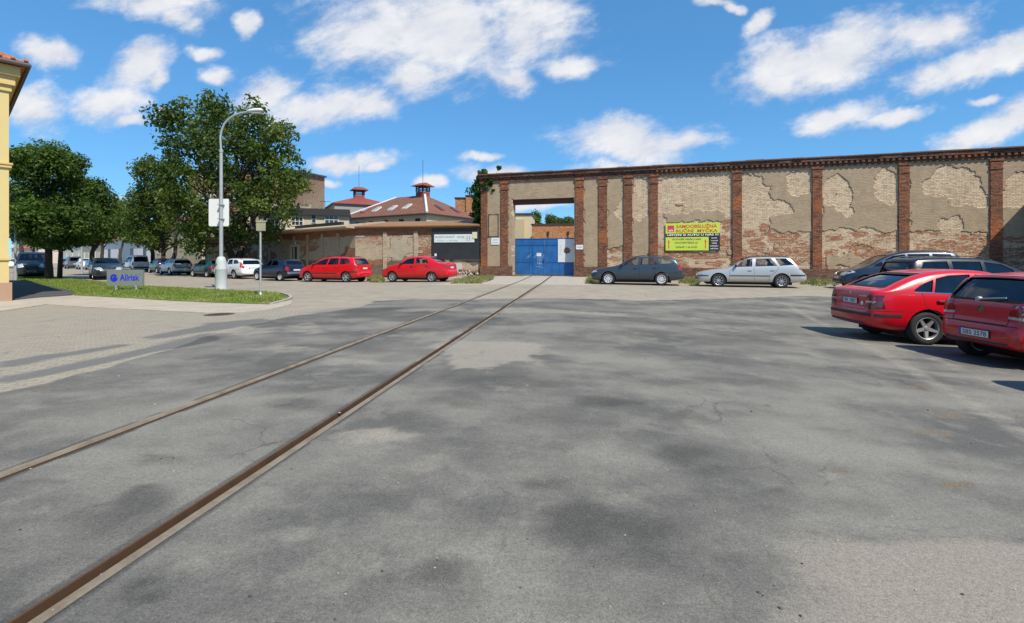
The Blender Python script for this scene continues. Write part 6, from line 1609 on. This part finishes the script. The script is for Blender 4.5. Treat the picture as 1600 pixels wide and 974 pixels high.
SALOON = dict(L=4.31, w=.855, fo=.84, wb=2.48, R=.295, rim='seven', alloy=True, cab=(1.2, 3.65), rearseat=2.85,
    top=[(0, .55), (.05, .68), (.2, .80), (.6, .92), (.95, 1.02), (1.1, 1.07), (1.55, 1.31), (1.9, 1.44), (2.3, 1.49), (2.75, 1.48), (3.15, 1.39), (3.45, 1.26), (3.65, 1.155), (3.78, 1.115), (4.08, 1.095), (4.16, 1.06), (4.20, .88), (4.24, .70), (4.31, .60)],
    belt=[(0, .5), (.3, .72), (1.1, .96), (2.2, 1.01), (3.6, 1.06), (4.15, 1.0), (4.31, .55)], win=[[(1.34, 1.03), (1.78, 1.31), (2.2, 1.385), (2.23, 1.04)], [(2.33, 1.045), (2.32, 1.385), (2.72, 1.37), (3.02, 1.27), (3.12, 1.09)]],
    ws=mirror_poly([(.64, 1.12), (.50, 1.41)]), rw=mirror_poly([(.58, 1.18), (.48, 1.40)]), rwin=2.95, tail=[('B', [(.50, .78), (.84, .78), (.80, 1.02), (.56, 1.02)], M_tail), ('R', [(3.98, .86), (4.24, .84), (4.18, 1.02), (4.02, 1.04)], M_tail)],
    head=[('F', [(.32, .68), (.66, .66), (.64, .82), (.42, .84)], M_clear), ('R', [(.05, .66), (.46, .80), (.38, .88), (.12, .80)], M_clear)], seam=[[(1.14, .30), (1.18, .85), (1.30, 1.02)], [(2.28, .28), (2.28, 1.02)], [(2.28, .28), (1.14, .28)], [(2.28, .28), (2.75, .30), (2.9, .6), (3.2, .85), (3.22, 1.08)]], seam_rear=[],
    strip=[], handle=[(2.0, .90), (2.95, .93)], handle_m=M_plastic, mirror=(1.42, 1.05), mirror_m=M_plastic, plate=(.85, None), extra=[('grille', 'F', [(-.3, .62), (.3, .62), (.3, .74), (-.3, .74)], M_plastic)])
COMPACT_ESTATE = dict(L=4.42, w=.88, fo=.83, wb=2.708, R=.315, rim='five', alloy=True, cab=(1.12, 4.0), rearseat=2.9,
    top=[(0, .5), (.05, .66), (.25, .82), (.7, .96), (1.0, 1.06), (1.5, 1.32), (1.9, 1.47), (2.4, 1.545), (3.0, 1.55), (3.7, 1.50), (3.93, 1.45), (4.17, 1.12), (4.24, 1.02), (4.28, .90), (4.31, .72), (4.35, .64), (4.42, .56)],
    belt=[(0, .5), (.3, .72), (1.1, .98), (2.2, 1.03), (4.0, 1.08), (4.26, .98), (4.42, .54)], win=[[(1.22, 1.05), (1.66, 1.27), (2.02, 1.40), (2.28, 1.43), (2.18, 1.06)], [(2.28, 1.06), (2.37, 1.435), (2.98, 1.44), (3.02, 1.08)], [(3.12, 1.08), (3.08, 1.44), (3.56, 1.41), (3.76, 1.33), (3.78, 1.13)]],
    ws=mirror_poly([(.68, 1.12), (.52, 1.46)]), rw=mirror_poly([(.64, 1.08), (.54, 1.42)]), rwin=3.6, tail=[('B', [(.62, .80), (.86, .80), (.78, 1.14), (.68, 1.14)], M_tail), ('R', [(4.12, .86), (4.30, .82), (4.18, 1.16), (4.10, 1.18)], M_tail)],
    head=[('F', [(.34, .68), (.68, .66), (.62, .86), (.44, .88)], M_clear), ('R', [(.05, .68), (.50, .84), (.46, .92), (.14, .80)], M_clear)], seam=[[(1.1, .30), (1.14, .85), (1.2, 1.03)], [(2.22, .28), (2.22, 1.04)], [(2.22, .28), (1.1, .28)], [(2.22, .28), (2.8, .30), (2.95, .6), (3.06, .85), (3.06, 1.06)]], seam_rear=[],
    strip=[(1.16, 2.90, .52, .58), (3.75, 4.30, .60, .68)], handle=[(1.94, .90), (2.78, .92)], mirror=(1.30, 1.07), mirror_m=M_plastic, rails=(1.9, 3.8, .50), plate=(.84, None), extra=[('grille', 'F', [(-.3, .42), (.3, .42), (.3, .56), (-.3, .56)], M_plastic)])
SMALL_HATCH = dict(L=3.87, w=.815, fo=.72, wb=2.45, R=.285, rim='disc', cab=(1.2, 3.5), rearseat=2.7,
    top=[(0, .5), (.05, .62), (.2, .72), (.7, .83), (1.0, .90), (1.15, .95), (1.55, 1.22), (1.85, 1.36), (2.3, 1.41), (2.8, 1.40), (3.18, 1.36), (3.36, 1.30), (3.58, 1.06), (3.70, .94), (3.75, .86), (3.78, .64), (3.81, .60), (3.87, .50)],
    belt=[(0, .48), (.3, .64), (1.1, .86), (2.2, .91), (3.5, .95), (3.75, .85), (3.87, .5)], win=[[(1.38, .95), (1.68, 1.21), (1.96, 1.30), (2.2, 1.315), (2.2, .955)], [(2.3, .96), (2.3, 1.315), (2.74, 1.30), (2.96, 1.06), (2.92, .97)]],
    ws=mirror_poly([(.62, 1.01), (.50, 1.32)]), rw=mirror_poly([(.58, 1.02), (.50, 1.28)]), rwin=3.1, tail=[('B', [(.50, .66), (.80, .66), (.78, .86), (.54, .86)], M_tail), ('R', [(3.62, .68), (3.80, .66), (3.76, .86), (3.66, .86)], M_tail)], head=[('F', [(.34, .60), (.66, .58), (.64, .70), (.40, .70)], M_clear)],
    seam=[[(1.1, .3), (1.14, .78), (1.34, .94)], [(2.25, .28), (2.25, .94)], [(2.25, .28), (2.7, .3), (2.9, .7), (3.0, .95)]], strip=[(1.1, 3.6, .40, .46)], handle=[(2.0, .80)], mirror=(1.48, .98), mirror_m=M_plastic, plate=(.70, None), extra=[('rear_bumper', 'B', [(-.66, .44), (.66, .44), (.66, .58), (-.66, .58)], plain('grey_bumper', (.09, .095, .11), .6))])
SMALL_VAN = dict(L=4.10, w=.86, fo=.80, wb=2.69, R=.30, rim='disc', cab=(1.0, 3.85), cat='van', rearseat=2.6,
    top=[(0, .55), (.05, .72), (.3, .90), (.7, 1.02), (.9, 1.10), (1.3, 1.5), (1.55, 1.70), (1.9, 1.79), (3.0, 1.82), (3.86, 1.80), (3.97, 1.74), (4.02, 1.3), (4.05, .9), (4.06, .62), (4.10, .5)], belt=[(0, .5), (.5, .8), (1.2, 1.02), (3.8, 1.06), (4.1, .6)],
    win=[[(1.2, 1.08), (1.55, 1.5), (1.95, 1.6), (2.0, 1.08)], [(2.15, 1.1), (2.12, 1.6), (2.9, 1.62), (2.95, 1.1)], [(3.1, 1.1), (3.08, 1.62), (3.75, 1.6), (3.75, 1.15)]], ws=mirror_poly([(.66, 1.2), (.56, 1.65)]), rw=mirror_poly([(.62, 1.12), (.58, 1.62)]), rwin=3.5, tumble=.16,
    tail=[('B', [(.64, .72), (.82, .72), (.80, 1.02), (.68, 1.02)], M_tail)], head=[('F', [(.34, .66), (.68, .64), (.66, .84), (.44, .86)], M_clear)], seam=[], strip=[(1.1, 3.3, .42, .5)], handle=[], mirror=(1.36, 1.12), mirror_m=M_plastic, plate=(.70, None), extra=[('rear_bumper', 'B', [(-.66, .40), (.66, .40), (.66, .56), (-.66, .56)], M_plastic)])
BIG_VAN = dict(L=4.78, w=.95, fo=.83, wb=3.10, R=.33, rim='cap', cab=(.95, 4.5), cat='van', rearseat=2.6, tint=True,
    top=[(0, .55), (.05, .85), (.3, 1.05), (.7, 1.15), (.85, 1.22), (1.3, 1.62), (1.65, 1.86), (2.0, 1.94), (3.0, 1.96), (4.55, 1.94), (4.68, 1.88), (4.72, 1.2), (4.74, .62), (4.78, .5)], belt=[(0, .5), (.5, .92), (1.2, 1.10), (4.5, 1.12), (4.78, .6)], tumble=.12,
    win=[[(1.15, 1.16), (1.55, 1.55), (2.0, 1.68), (2.05, 1.16)], [(2.2, 1.18), (2.18, 1.7), (3.2, 1.72), (3.2, 1.18)], [(3.35, 1.18), (3.33, 1.72), (4.4, 1.7), (4.4, 1.2)]], ws=mirror_poly([(.74, 1.28), (.64, 1.78)]), rw=mirror_poly([(.70, 1.2), (.66, 1.75)]), rwin=4.2,
    tail=[('B', [(.74, .75), (.90, .75), (.88, 1.2), (.78, 1.2)], M_tail)], head=[('F', [(.36, .78), (.74, .74), (.72, .98), (.48, 1.02)], M_clear), ('R', [(.06, .78), (.42, .92), (.36, 1.06), (.12, .98)], M_clear)], seam=[[(1.0, .3), (1.04, 1.1)], [(2.12, .3), (2.12, 1.14)]], strip=[(1.1, 4.3, .5, .6)], handle=[(1.9, .95)], mirror=(1.30, 1.22), mirror_m=M_plastic, plate=(.9, None),
    extra=[('front_bumper', 'F', [(-.72, .36), (.72, .36), (.72, .56), (-.72, .56)], M_plastic), ('front_plate', 'F', [(-.26, .42), (.26, .42), (.26, .53), (-.26, .53)], M_plate), ('grille', 'F', [(-.34, .70), (.34, .70), (.34, .82), (-.34, .82)], M_plastic)])
def vary(base, **kw): d = dict(base); d.update(kw); return d
def scaled(base, k, h=1.0, **kw):
    d = dict(base)
    for key in ('top', 'belt', 'plan', 'low'):
        if key in d: d[key] = [(a * k, b * (h if key != 'plan' else 1)) for a, b in d[key]]
    for key in ('L', 'fo', 'wb'): d[key] = d[key] * k
    d['cab'] = (d['cab'][0] * k, d['cab'][1] * k)
    for key in ('rwin', 'wsin', 'rearseat'):
        if key in d: d[key] = d[key] * k
    d['win'] = [[(a * k, b * h) for a, b in p] for p in d['win']]; d['seam'] = [[(a * k, b * h) for a, b in p] for p in d['seam']]
    for key in ('ws', 'rw'): d[key] = [(a, b * h) for a, b in d[key]]
    for key in ('tail', 'head'): d[key] = [(v, [((a if v in 'BF' else a * k), b * h) for a, b in p], m) for v, p, m in d[key]]
    d['strip'] = [(a * k, b * k, z0 * h, z1 * h) for a, b, z0, z1 in d['strip']]; d['handle'] = [(a * k, z * h) for a, z in d['handle']]; d['mirror'] = (d['mirror'][0] * k, d['mirror'][1] * h)
    if 'rails' in d: d['rails'] = (d['rails'][0] * k, d['rails'][1] * k, d['rails'][2])
    d['extra'] = [(n, v, [((a if v in 'BF' else a * k), b * h) for a, b in p], m) for n, v, p, m in d['extra']]
    if d.get('plate'): d['plate'] = (d['plate'][0] * h, d['plate'][1])
    d.update(kw); return d

def squeeze(base, s0, k):
    f = lambda a: a if a < s0 else s0 + (a - s0) * k
    d = dict(base)
    for key in ('top', 'belt'): d[key] = [(f(a), b) for a, b in d[key]]
    d['L'] = f(d['L']); d['cab'] = (f(d['cab'][0]), f(d['cab'][1]))
    for key in ('win', 'seam'): d[key] = [[(f(a), b) for a, b in p] for p in d[key]]
    for key in ('tail', 'head'): d[key] = [(v, [((a if v in 'BF' else f(a)), b) for a, b in p], m) for v, p, m in d[key]]
    d['strip'] = [(f(a), f(b), z0, z1) for a, b, z0, z1 in d['strip']]
    return d
PKERB = 'cars parked along the far kerb'
def on_kerb(px_mid, spec, z_off=0.0):
    """parked along the wall facing left: the near wheels' midpoint seen at this column"""
    k = (px_mid - CX) / F; Y = 26.45 / (1 + .298 * k); X = k * Y
    hd = Vector((-math.cos(WA), math.sin(WA))); away = Vector((math.sin(WA), math.cos(WA))); o = Vector((X, Y)) + away * (spec['w'] - .115)
    z = gz(X, Y); return (o.x, o.y, z + z_off), math.atan2(hd.y, hd.x)
def by_rear_wheel(px, Y, th, spec, side='L'):
    """near rear wheel at this column and depth, heading th degrees; side = which flank faces the camera"""
    X = (px - CX) / F * Y; hd = Vector((math.cos(RAD(th)), math.sin(RAD(th)))); lf = Vector((-hd.y, hd.x)); sg = -1 if side == 'L' else 1
    o = Vector((X, Y)) + hd * spec['wb'] / 2 + lf * sg * (spec['w'] - .115)
    return (o.x, o.y, gz(X, Y) + .005), RAD(th)

P_red = paint('signal_red', (.56, .003, .013)); P_red2 = paint('deep_red', (.53, .003, .010)); P_red3 = paint('bright_red', (.57, .003, .008))
P_slate = paint('slate_metallic', (.052, .068, .082), .5, .35); P_silver = paint('silver_metallic', (.52, .52, .505), .5, .36); P_navy = paint('navy_blue', (.006, .008, .030), .0)
P_white = paint('car_white', (.72, .73, .72)); P_green = paint('bottle_green_metallic', (.015, .065, .065), .4); P_black = paint('car_black', (.010, .011, .013), .1); P_mpv = paint('midnight_blue_metallic', (.030, .040, .065), .5, .33)
P_blue = paint('bright_blue', (.02, .12, .50)); P_steel = paint('steel_blue_metallic', (.10, .12, .14), .4, .36)

YARD = 'cars parked in the yard'
# red liftback and red hatchback in the yard on the right
sp = squeeze(LIFTBACK, 3.75, .80); loc, rz = by_rear_wheel(1445, 9.38, -5, sp, 'R'); build_car(sp, 'parked_car', 'red liftback saloon seen from behind its right rear corner, five-spoke wheel, in the yard', P_red, loc, rz, YARD)
sp = HATCH; rc = Vector((7.30, 7.78)); th = -1.5; hd = Vector((math.cos(RAD(th)), math.sin(RAD(th)))); o_ = rc + hd * (sp['L'] - sp['fo'] - sp['wb'] / 2)
hot, hc = build_car(sp, 'parked_car', 'small red hatchback cut by the right edge of the picture, nearest the camera', P_red2, (o_.x, o_.y, gz(rc.x + 1, rc.y)), RAD(th), YARD)
mb = MB(); h, nr = hc.ray('B', .10, 1.02); h2, _ = hc.ray('B', -.34, 1.07); hm, _ = hc.ray('B', -.1, 1.045)
mb.tube([h + Vector((-.03, 0, 0)), hm + Vector((-.035, 0, 0)), h2 + Vector((-.02, 0, 0))], .013, 6); mb.lathe([(0, .03), (.04, .02), (.045, -.03)], 12, 0, Matrix.Translation(h) @ Matrix.Rotation(RAD(-90), 4, 'Y')); mb.build('rear_wiper', plain('grey_wiper', (.30, .34, .34), .4), hot)
mb = MB(); hx1, _ = hc.ray('B', -.12, 1.12)
mb.prism([(-.18, 1.11), (-.06, 1.11), (-.04, 1.18), (-.12, 1.24), (-.19, 1.19)], hx1.x + .10, hx1.x + .16, axes='yz'); mb.build('red_ornament', P_red2, hot)
sp = PEOPLE; loc, rz = by_rear_wheel(1466, 14.3, -4, sp, 'R'); build_car(vary(sp, rails_m=M_plastic), 'parked_car', 'black people carrier with roof rails behind the two red cars in the yard', P_black, loc, rz, YARD)
sp = HATCH; rc = Vector((6.42, 5.0)); o_ = rc + Vector((sp['L'] - sp['fo'] - sp['wb'] / 2, 0)); build_car(vary(sp, plate=(.5, None)), 'parked_car', 'silver hatchback just beyond the right edge, its shadow falling into the yard', P_silver, (o_.x, o_.y, gz(rc.x + 1, rc.y)), 0.0, YARD)
# along the tall wall
for sp, px, col, lab in ((ESTATE, 991.5, P_slate, 'dark grey-blue estate car parked right of the gateway'), (LONG_ESTATE, 1171, P_silver, 'silver estate car parked below the banner to its right'), (PEOPLE, 1412, P_mpv, 'dark blue people carrier parked at the tall wall behind the red liftback'),
                         (SALOON, 644, P_red3, 'bright red four-door saloon parked left of the gateway'), (COMPACT_ESTATE, 511, P_red3, 'bright red estate car with roof rails parked behind the sign post')):
    loc, rz = on_kerb(px, sp); build_car(sp, 'parked_car', lab, col, loc, rz, PKERB)
# round the bend to the left, seen from behind
CEED = vary(ESTATE, rim='five', alloy=True, tint=True, tail=[('B', [(.62, .74), (.84, .78), (.76, 1.22), (.66, 1.22), (.66, .92), (.56, .88)], M_tail), ('R', [(4.30, .82), (4.50, .78), (4.28, 1.24), (4.22, 1.22)], M_tail)], plate=(.74, None))
FABIA = scaled(ESTATE, .925, 1.0, rim='disc', plate=(.80, None), w=.82)
for sp, px, Y, th, col, lab in ((SMALL_HATCH, 438.6, 31.2, 149, P_navy, 'navy blue small hatchback parked left of the red estate car'), (CEED, 367, 34.6, 144, P_white, 'white estate car with tall red tail lamps behind the street lamp'), (SMALL_HATCH, 324, 37.4, 144, P_green, 'dark green hatchback half hidden by the sleeve of the street lamp'),
                                (FABIA, 266, 43, 141, P_silver, 'silver small estate car below the forked tree'), (HATCH, 246, 48, 140, P_black, 'black hatchback in the shade left of the silver small estate car'), (SMALL_VAN, 205, 53.5, 139, P_white, 'white high-roofed small van behind the company sign'),
                                (vary(HATCH, plate=(.5, None)), 139, 62, 138, P_blue, 'bright blue hatchback far down the left street'), (vary(SALOON, tint=True), 124, 66, 138, P_white, 'white saloon far down the left street, next to the bright blue car'),
                                (SMALL_VAN, 106, 70, 138, P_steel, 'grey-blue van far down the left street'), (vary(HATCH, plate=(.5, None)), 95, 78, 138, P_black, 'black hatchback furthest down the left street by the thick trunk')):
    loc, rz = by_rear_wheel(px, Y, th, sp, 'L'); build_car(sp, 'parked_car' if sp.get('cat') != 'van' else 'parked_van', lab, col, loc, rz, 'cars parked round the bend', Y < 60)
# coming towards the camera
sp = vary(SALOON, rim='five', tint=True); X = (166 - CX) / F * 34.5; build_car(sp, 'moving_car', 'dark grey-blue saloon on the road facing the camera behind the company sign', paint('dark_steel_metallic', (.018, .021, .028), .2), (X, 34.5, gz(X, 34.5)), RAD(-46), 'cars on the left street')
sp = BIG_VAN; X = (52 - CX) / F * 38.5; build_car(sp, 'parked_van', 'dark grey passenger van parked beside the trunk of the tallest round tree', paint('dark_grey_van', (.022, .024, .027), .2), (X, 38.5, gz(X, 38.5)), RAD(-48), 'cars on the left street')
sp = vary(HATCH, plate=(.5, None)); X = (17 - CX) / F * 75; build_car(sp, 'parked_car', 'distant white car beside the pale post and the yellow house', P_white, (X, 75, gz(X, 75)), RAD(-48), 'cars on the left street', False)

# ------------------------------------------------------------------ street furniture
M_lampgrey = plain('galvanised_grey', (.40, .42, .43), .5, .3, 0, .12, 3)
M_lampbase = plain('painted_lamp_base', (.43, .46, .45), .6, 0, 0, .22, 2.5)
B = gp(345.5, 453); sL = F / B.y
lamp = thing('street_lamp', 'tall grey street lamp with curved arm and thick pale base sleeve on the lawn', 'street lamp', B)
hz = lambda py: CH + (YH - py) / F * B.y - B.z
hx_ = lambda px: (px - 345.5) / sL
mb = MB(); mb.lathe([(0, -.1), (.265, -.1), (.265, .06), (.25, .12), (.238, hz(422)), (.244, hz(421.5)), (.244, hz(420)), (.232, hz(419)), (.212, hz(408)), (.155, hz(402.5)), (.09, hz(401)), (0, hz(401))], 28)
sl = mb.build('base_sleeve', M_lampbase, lamp)
mb = MB(); mb.box(-.26, -.13, -.25, -.21, hz(448), hz(447)); mb.box(-.14, .0, -.255, -.21, hz(451.5), hz(450.7)); mb.box(-.20, -.06, -.245, -.19, hz(413), hz(412)); mb.build('door_slot', M_dark, sl)
mb = MB(); mb.tube([(0, 0, hz(402)), (0, 0, hz(311)), (0, 0, hz(237))], [.085, .075, .066], 14); mb.tube([(0, 0, hz(238)), (0, 0, hz(234))], .085, 14); mb.build('pole', M_lampgrey, lamp)
arc = [(343.8, 236), (344.2, 215), (346.5, 203), (351, 193), (358, 185.5), (366, 180.5), (376, 177), (388, 175)]
mb = MB(); mb.tube([(hx_(px) if i else 0, 0, hz(py)) for i, (px, py) in enumerate(arc)], .046, 12); mb.build('arm', M_lampgrey, lamp)
mb = MB(); x0, x1 = hx_(386), hx_(411); zc = hz(175)
for i in range(9):
    pass
st_ = [(0, .05, .05), (.06, .09, .075), (.3, .13, .10), (.6, .15, .11), (.85, .13, .09), (.96, .08, .05), (1, .03, .02)]
pts = []; seg = 14
for k, ww, hh in st_:
    for j in range(seg):
        a = 2 * math.pi * j / seg; zz = math.sin(a) * hh; zz = zz if zz > 0 else zz * .8
        pts.append((x0 + (x1 - x0) * k, math.cos(a) * ww, zc + .02 + k * .06 + zz))
fs = [(i * seg + j, i * seg + (j + 1) % seg, (i + 1) * seg + (j + 1) % seg, (i + 1) * seg + j) for i in range(len(st_) - 1) for j in range(seg)]
fs += [tuple(reversed(range(seg))), tuple(range((len(st_) - 1) * seg, len(st_) * seg))]
mb.add(pts, fs, 0, True); ld = mb.build('lamp_head', plain('white_lamp_shell', (.66, .67, .67), .4, 0, 0, .04), lamp)
mb = MB(); mb.box(x0 + (x1 - x0) * .35, x0 + (x1 - x0) * .9, -.10, .10, zc - .10, zc - .035); mb.build('lens', plain('lamp_lens', (.30, .29, .27), .2), ld)
# big sign panel seen from behind, strapped to the lamp pole
sg = thing('traffic_sign', 'blank white square sign panel strapped to the lamp pole', 'sign', (B.x, B.y, B.z + hz(332)))
x0, x1 = hx_(324), hx_(355.5); hh = (354 - 311) / sL / 2; r = .07; mb = MB(); pl = []
for cx_, cz_, a0 in ((x1 - r, hh - r, 0), (x0 + r, hh - r, 90), (x0 + r, -hh + r, 180), (x1 - r, -hh + r, 270)):
    for k in range(5): pl.append((cx_ + r * math.cos(RAD(a0 + k * 22.5)), cz_ + r * math.sin(RAD(a0 + k * 22.5))))
mb.prism(pl, .10, .125); mb.build('panel', M_white, sg)
mb = MB()
for z in (-.32, .32): mb.box(-.11, .11, -.10, .098, z, z + .05)
mb.build('clamp', M_lampgrey, sg)
# small sign on its own post, seen from behind
B2_ = gp(407, 463); s2 = F / B2_.y; h2 = lambda py: CH + (YH - py) / F * B2_.y - B2_.z
sp_ = thing('sign_post', 'thin grey post with a small weathered square sign seen from behind, at the lawn tip', 'sign', B2_)
mb = MB(); mb.tube([(0, 0, -.1), (0, 0, h2(343.5))], .034, 10); mb.lathe([(0, -.05), (.10, -.05), (.10, .03), (.06, .09), (.038, .14), (0, .14)], 14); mb.tube([(0, 0, h2(403)), (0, 0, h2(399))], .045, 10); mb.build('post', M_lampgrey, sp_)
mb = MB(); mb.box(-5.5 / s2, 9 / s2, -.06, -.042, h2(361), h2(345)); mb.box(-5.5 / s2, 9 / s2, -.075, -.0605, h2(348), h2(347)); mb.build('sign_plate', plain('weathered_sign_back', (.34, .31, .20), .6, .1, 0, .2, 6), sp_)
mb = MB(); mb.box(-.05, .05, -.041, .045, h2(350), h2(348.5)); mb.box(-.05, .05, -.041, .045, h2(358), h2(356.5)); mb.build('clamp', M_lampgrey, sp_)

# company sign on two short legs
pL, pR = gp(181, 455.5), gp(213, 453.8)
A_ = gp(168.5, 456); a_ = math.atan2(pR.y - pL.y, pR.x - pL.x)
Yc = (pL.y + pR.y) / 2; sc_ = F / Yc
cs_ = thing('company_sign', 'grey company sign with blue logo and lettering on two short legs in the lawn', 'sign', (at(168.5, 0, Yc).x, Yc, gz(pL.x, Yc)))
wS = (224 - 168.5) / sc_; zb_ = (456 - 448) / sc_; zt_ = (456 - 423) / sc_
mb = MB(); mb.box(0, wS, -.06, .06, zb_, zt_); mb.build('panel', plain('grey_sign_panel', (.20, .23, .225), .5, 0, 0, .04, 2), cs_)
M_sblue = plain('sign_blue', (.015, .035, .62), .45)
for x in (.24, .80):
    mb = MB(); mb.lathe([(0, -.1), (.055, -.1), (.055, zb_ - .05), (.075, zb_ - .05), (.075, zb_ - .002), (0, zb_ - .002)], 16, 0, Matrix.Translation((wS * x, 0, 0))); mb.build('leg', plain('leg_metal', (.50, .50, .50), .4, .4), cs_)
H_ = zt_ - zb_
text('lettering', 'Allrisk', cs_, wS * .37, zb_ + H_ * .32, wS * .545, H_ * .40, M_sblue, -.068, .02)
mb = MB(); c0x, c0z, R_ = wS * .205, zb_ + H_ * .49, H_ * .235
def arcpoly(r0, r1, a0, a1, n=16): return [(c0x + r1 * math.cos(RAD(a0 + (a1 - a0) * i / n)), c0z + r1 * math.sin(RAD(a0 + (a1 - a0) * i / n))) for i in range(n + 1)] + [(c0x + r0 * math.cos(RAD(a1 + (a0 - a1) * i / n)), c0z + r0 * math.sin(RAD(a1 + (a0 - a1) * i / n))) for i in range(n + 1)]
mb.prism(arcpoly(R_ * .55, R_, 35, 195), -.069, -.061); mb.prism([(c0x + R_ * math.cos(RAD(t)), c0z + R_ * math.sin(RAD(t))) for t in range(195, 366, 10)] + [(c0x + R_ * .15, c0z + R_ * .08)], -.069, -.061)
mb.prism([(c0x - R_ * .55, c0z + R_ * .15), (c0x + R_ * .2, c0z + R_ * .42), (c0x + R_ * .8, c0z + R_ * .30), (c0x + R_ * .1, c0z + R_ * .15)], -.071, -.0695); mb.build('logo', M_sblue, cs_)
mb = MB(); mb.prism([(wS * .93 + .018 * math.cos(t * .5), zt_ - H_ * .28 + .018 * math.sin(t * .5)) for t in range(13)], -.069, -.061); mb.build('trademark_dot', M_sblue, cs_)

# thin pale lamp post by the yellow house and a lamp head above the round trees
Bp = gp(24.2, 438.5); hh = CH + (YH - 345) / F * Bp.y - Bp.z
lp = thing('lamp_post', 'thin pale metal post between the yellow house and the grey van', 'post', Bp)
mb = MB(); mb.tube([(0, 0, -.1), (0, 0, 1.0), (0, 0, 1.02), (0, 0, hh)], [.10, .095, .07, .06], 12); mb.build('post', M_lampgrey, lp)
mb = MB(); mb.lathe([(0, hh), (.075, hh), (.07, hh + .04), (0, hh + .06)], 12); mb.build('cap', M_lampgrey, lp)
Bq = at(128, 405, 47); Bq.z = gz(Bq.x, Bq.y); hq = CH + (YH - 262) / F * 47 - Bq.z
l2 = thing('street_lamp', 'distant street lamp whose head shows just above the second round tree', 'street lamp', Bq)
mb = MB(); mb.tube([(0, 0, -.1), (0, 0, hq - .3)], [.10, .06], 10); mb.build('pole', M_lampgrey, l2)
mb = MB(); mb.tube([(0, 0, hq - .3), (.05, 0, hq - .1), (.18, 0, hq), (.30, 0, hq)], .045, 8); mb.build('arm', M_lampgrey, l2)
mb = MB(); mb.add([(.28 + x, y, hq + z) for x, y, z in ((0, -.06, -.03), (.45, -.1, -.03), (.45, .1, -.03), (0, .06, -.03), (0, -.05, .05), (.4, -.08, .08), (.4, .08, .08), (0, .05, .05))], [(3, 2, 1, 0), (4, 5, 6, 7), (0, 1, 5, 4), (1, 2, 6, 5), (2, 3, 7, 6), (3, 0, 4, 7)]); mb.build('lamp_head', plain('white_lamp_shell', (.66, .67, .67)), l2)

# manhole cover in the paved forecourt
mh = gp(343, 492)
t = thing('manhole_cover', 'rusty round manhole cover in the pale paving below the lawn', 'manhole cover', mh)
mb = MB(); mb.lathe([(0, .008), (.25, .008), (.25, .012), (.27, .012), (.27, -.05)], 32)
for k in range(6): mb.box(-.16, .16, -.2 + k * .075, -.17 + k * .075, .0085, .013)
mb.build('lid', plain('cast_iron', (.075, .045, .035), .8, 0, 0, .3, 8), t)
mb = MB(); mb.lathe([(.275, .010), (.32, .009), (.33, -.05)], 32); mb.build('collar', plain('cast_iron_ring', (.10, .07, .055), .85, 0, 0, .3, 8), t)

# overhead wire rods and aerial on the far roofs
ae = at(505, 0, 52); t = thing('roof_aerial', 'thin comb aerial on the flat roof of the cream house', 'aerial', (ae.x, 52.5, 6.48))
mb = MB(); mb.tube([(0, 0, 0), (0, 0, 1.0)], .02, 6); mb.build('mast', M_dark, t)
mb = MB(); mb.tube([(-.5, 0, .9), (.6, 0, .9)], .016, 6)
for k in range(6): mb.tube([(-.45 + k * .2, -.3, .9), (-.45 + k * .2, .3, .92)], .012, 5)
mb.build('comb', M_dark, t)
# small stones and asphalt crumbs lying about the yard
rng = np.random.default_rng(8); mb = MB()
for i in range(90):
    px, py = rng.uniform(0, 1600), rng.uniform(520, 974); p = gp(px, py); s = rng.uniform(.003, .008) * (1.8 if py < 650 else 1)
    M = Matrix.Translation(p + Vector((0, 0, s * .3))) @ Matrix.Rotation(rng.uniform(0, 6), 4, 'Z') @ Matrix.Diagonal((s * rng.uniform(.8, 1.8), s, s * .6, 1))
    mb.add([(1, 0, 0), (-1, .2, 0), (.1, 1, 0), (-.2, -1, .1), (0, .1, 1), (.1, 0, -1)], [(0, 2, 4), (2, 1, 4), (1, 3, 4), (3, 0, 4), (2, 0, 5), (1, 2, 5), (3, 1, 5), (0, 3, 5)], int(rng.integers(0, 2)), False, M)
o = mb.build('gravel', [plain('dark_crumb', (.05, .05, .05)), plain('pale_crumb', (.30, .27, .23))]); tag(o, 'loose stones and crumbs of asphalt scattered over the yard', 'gravel', None, 'stuff')
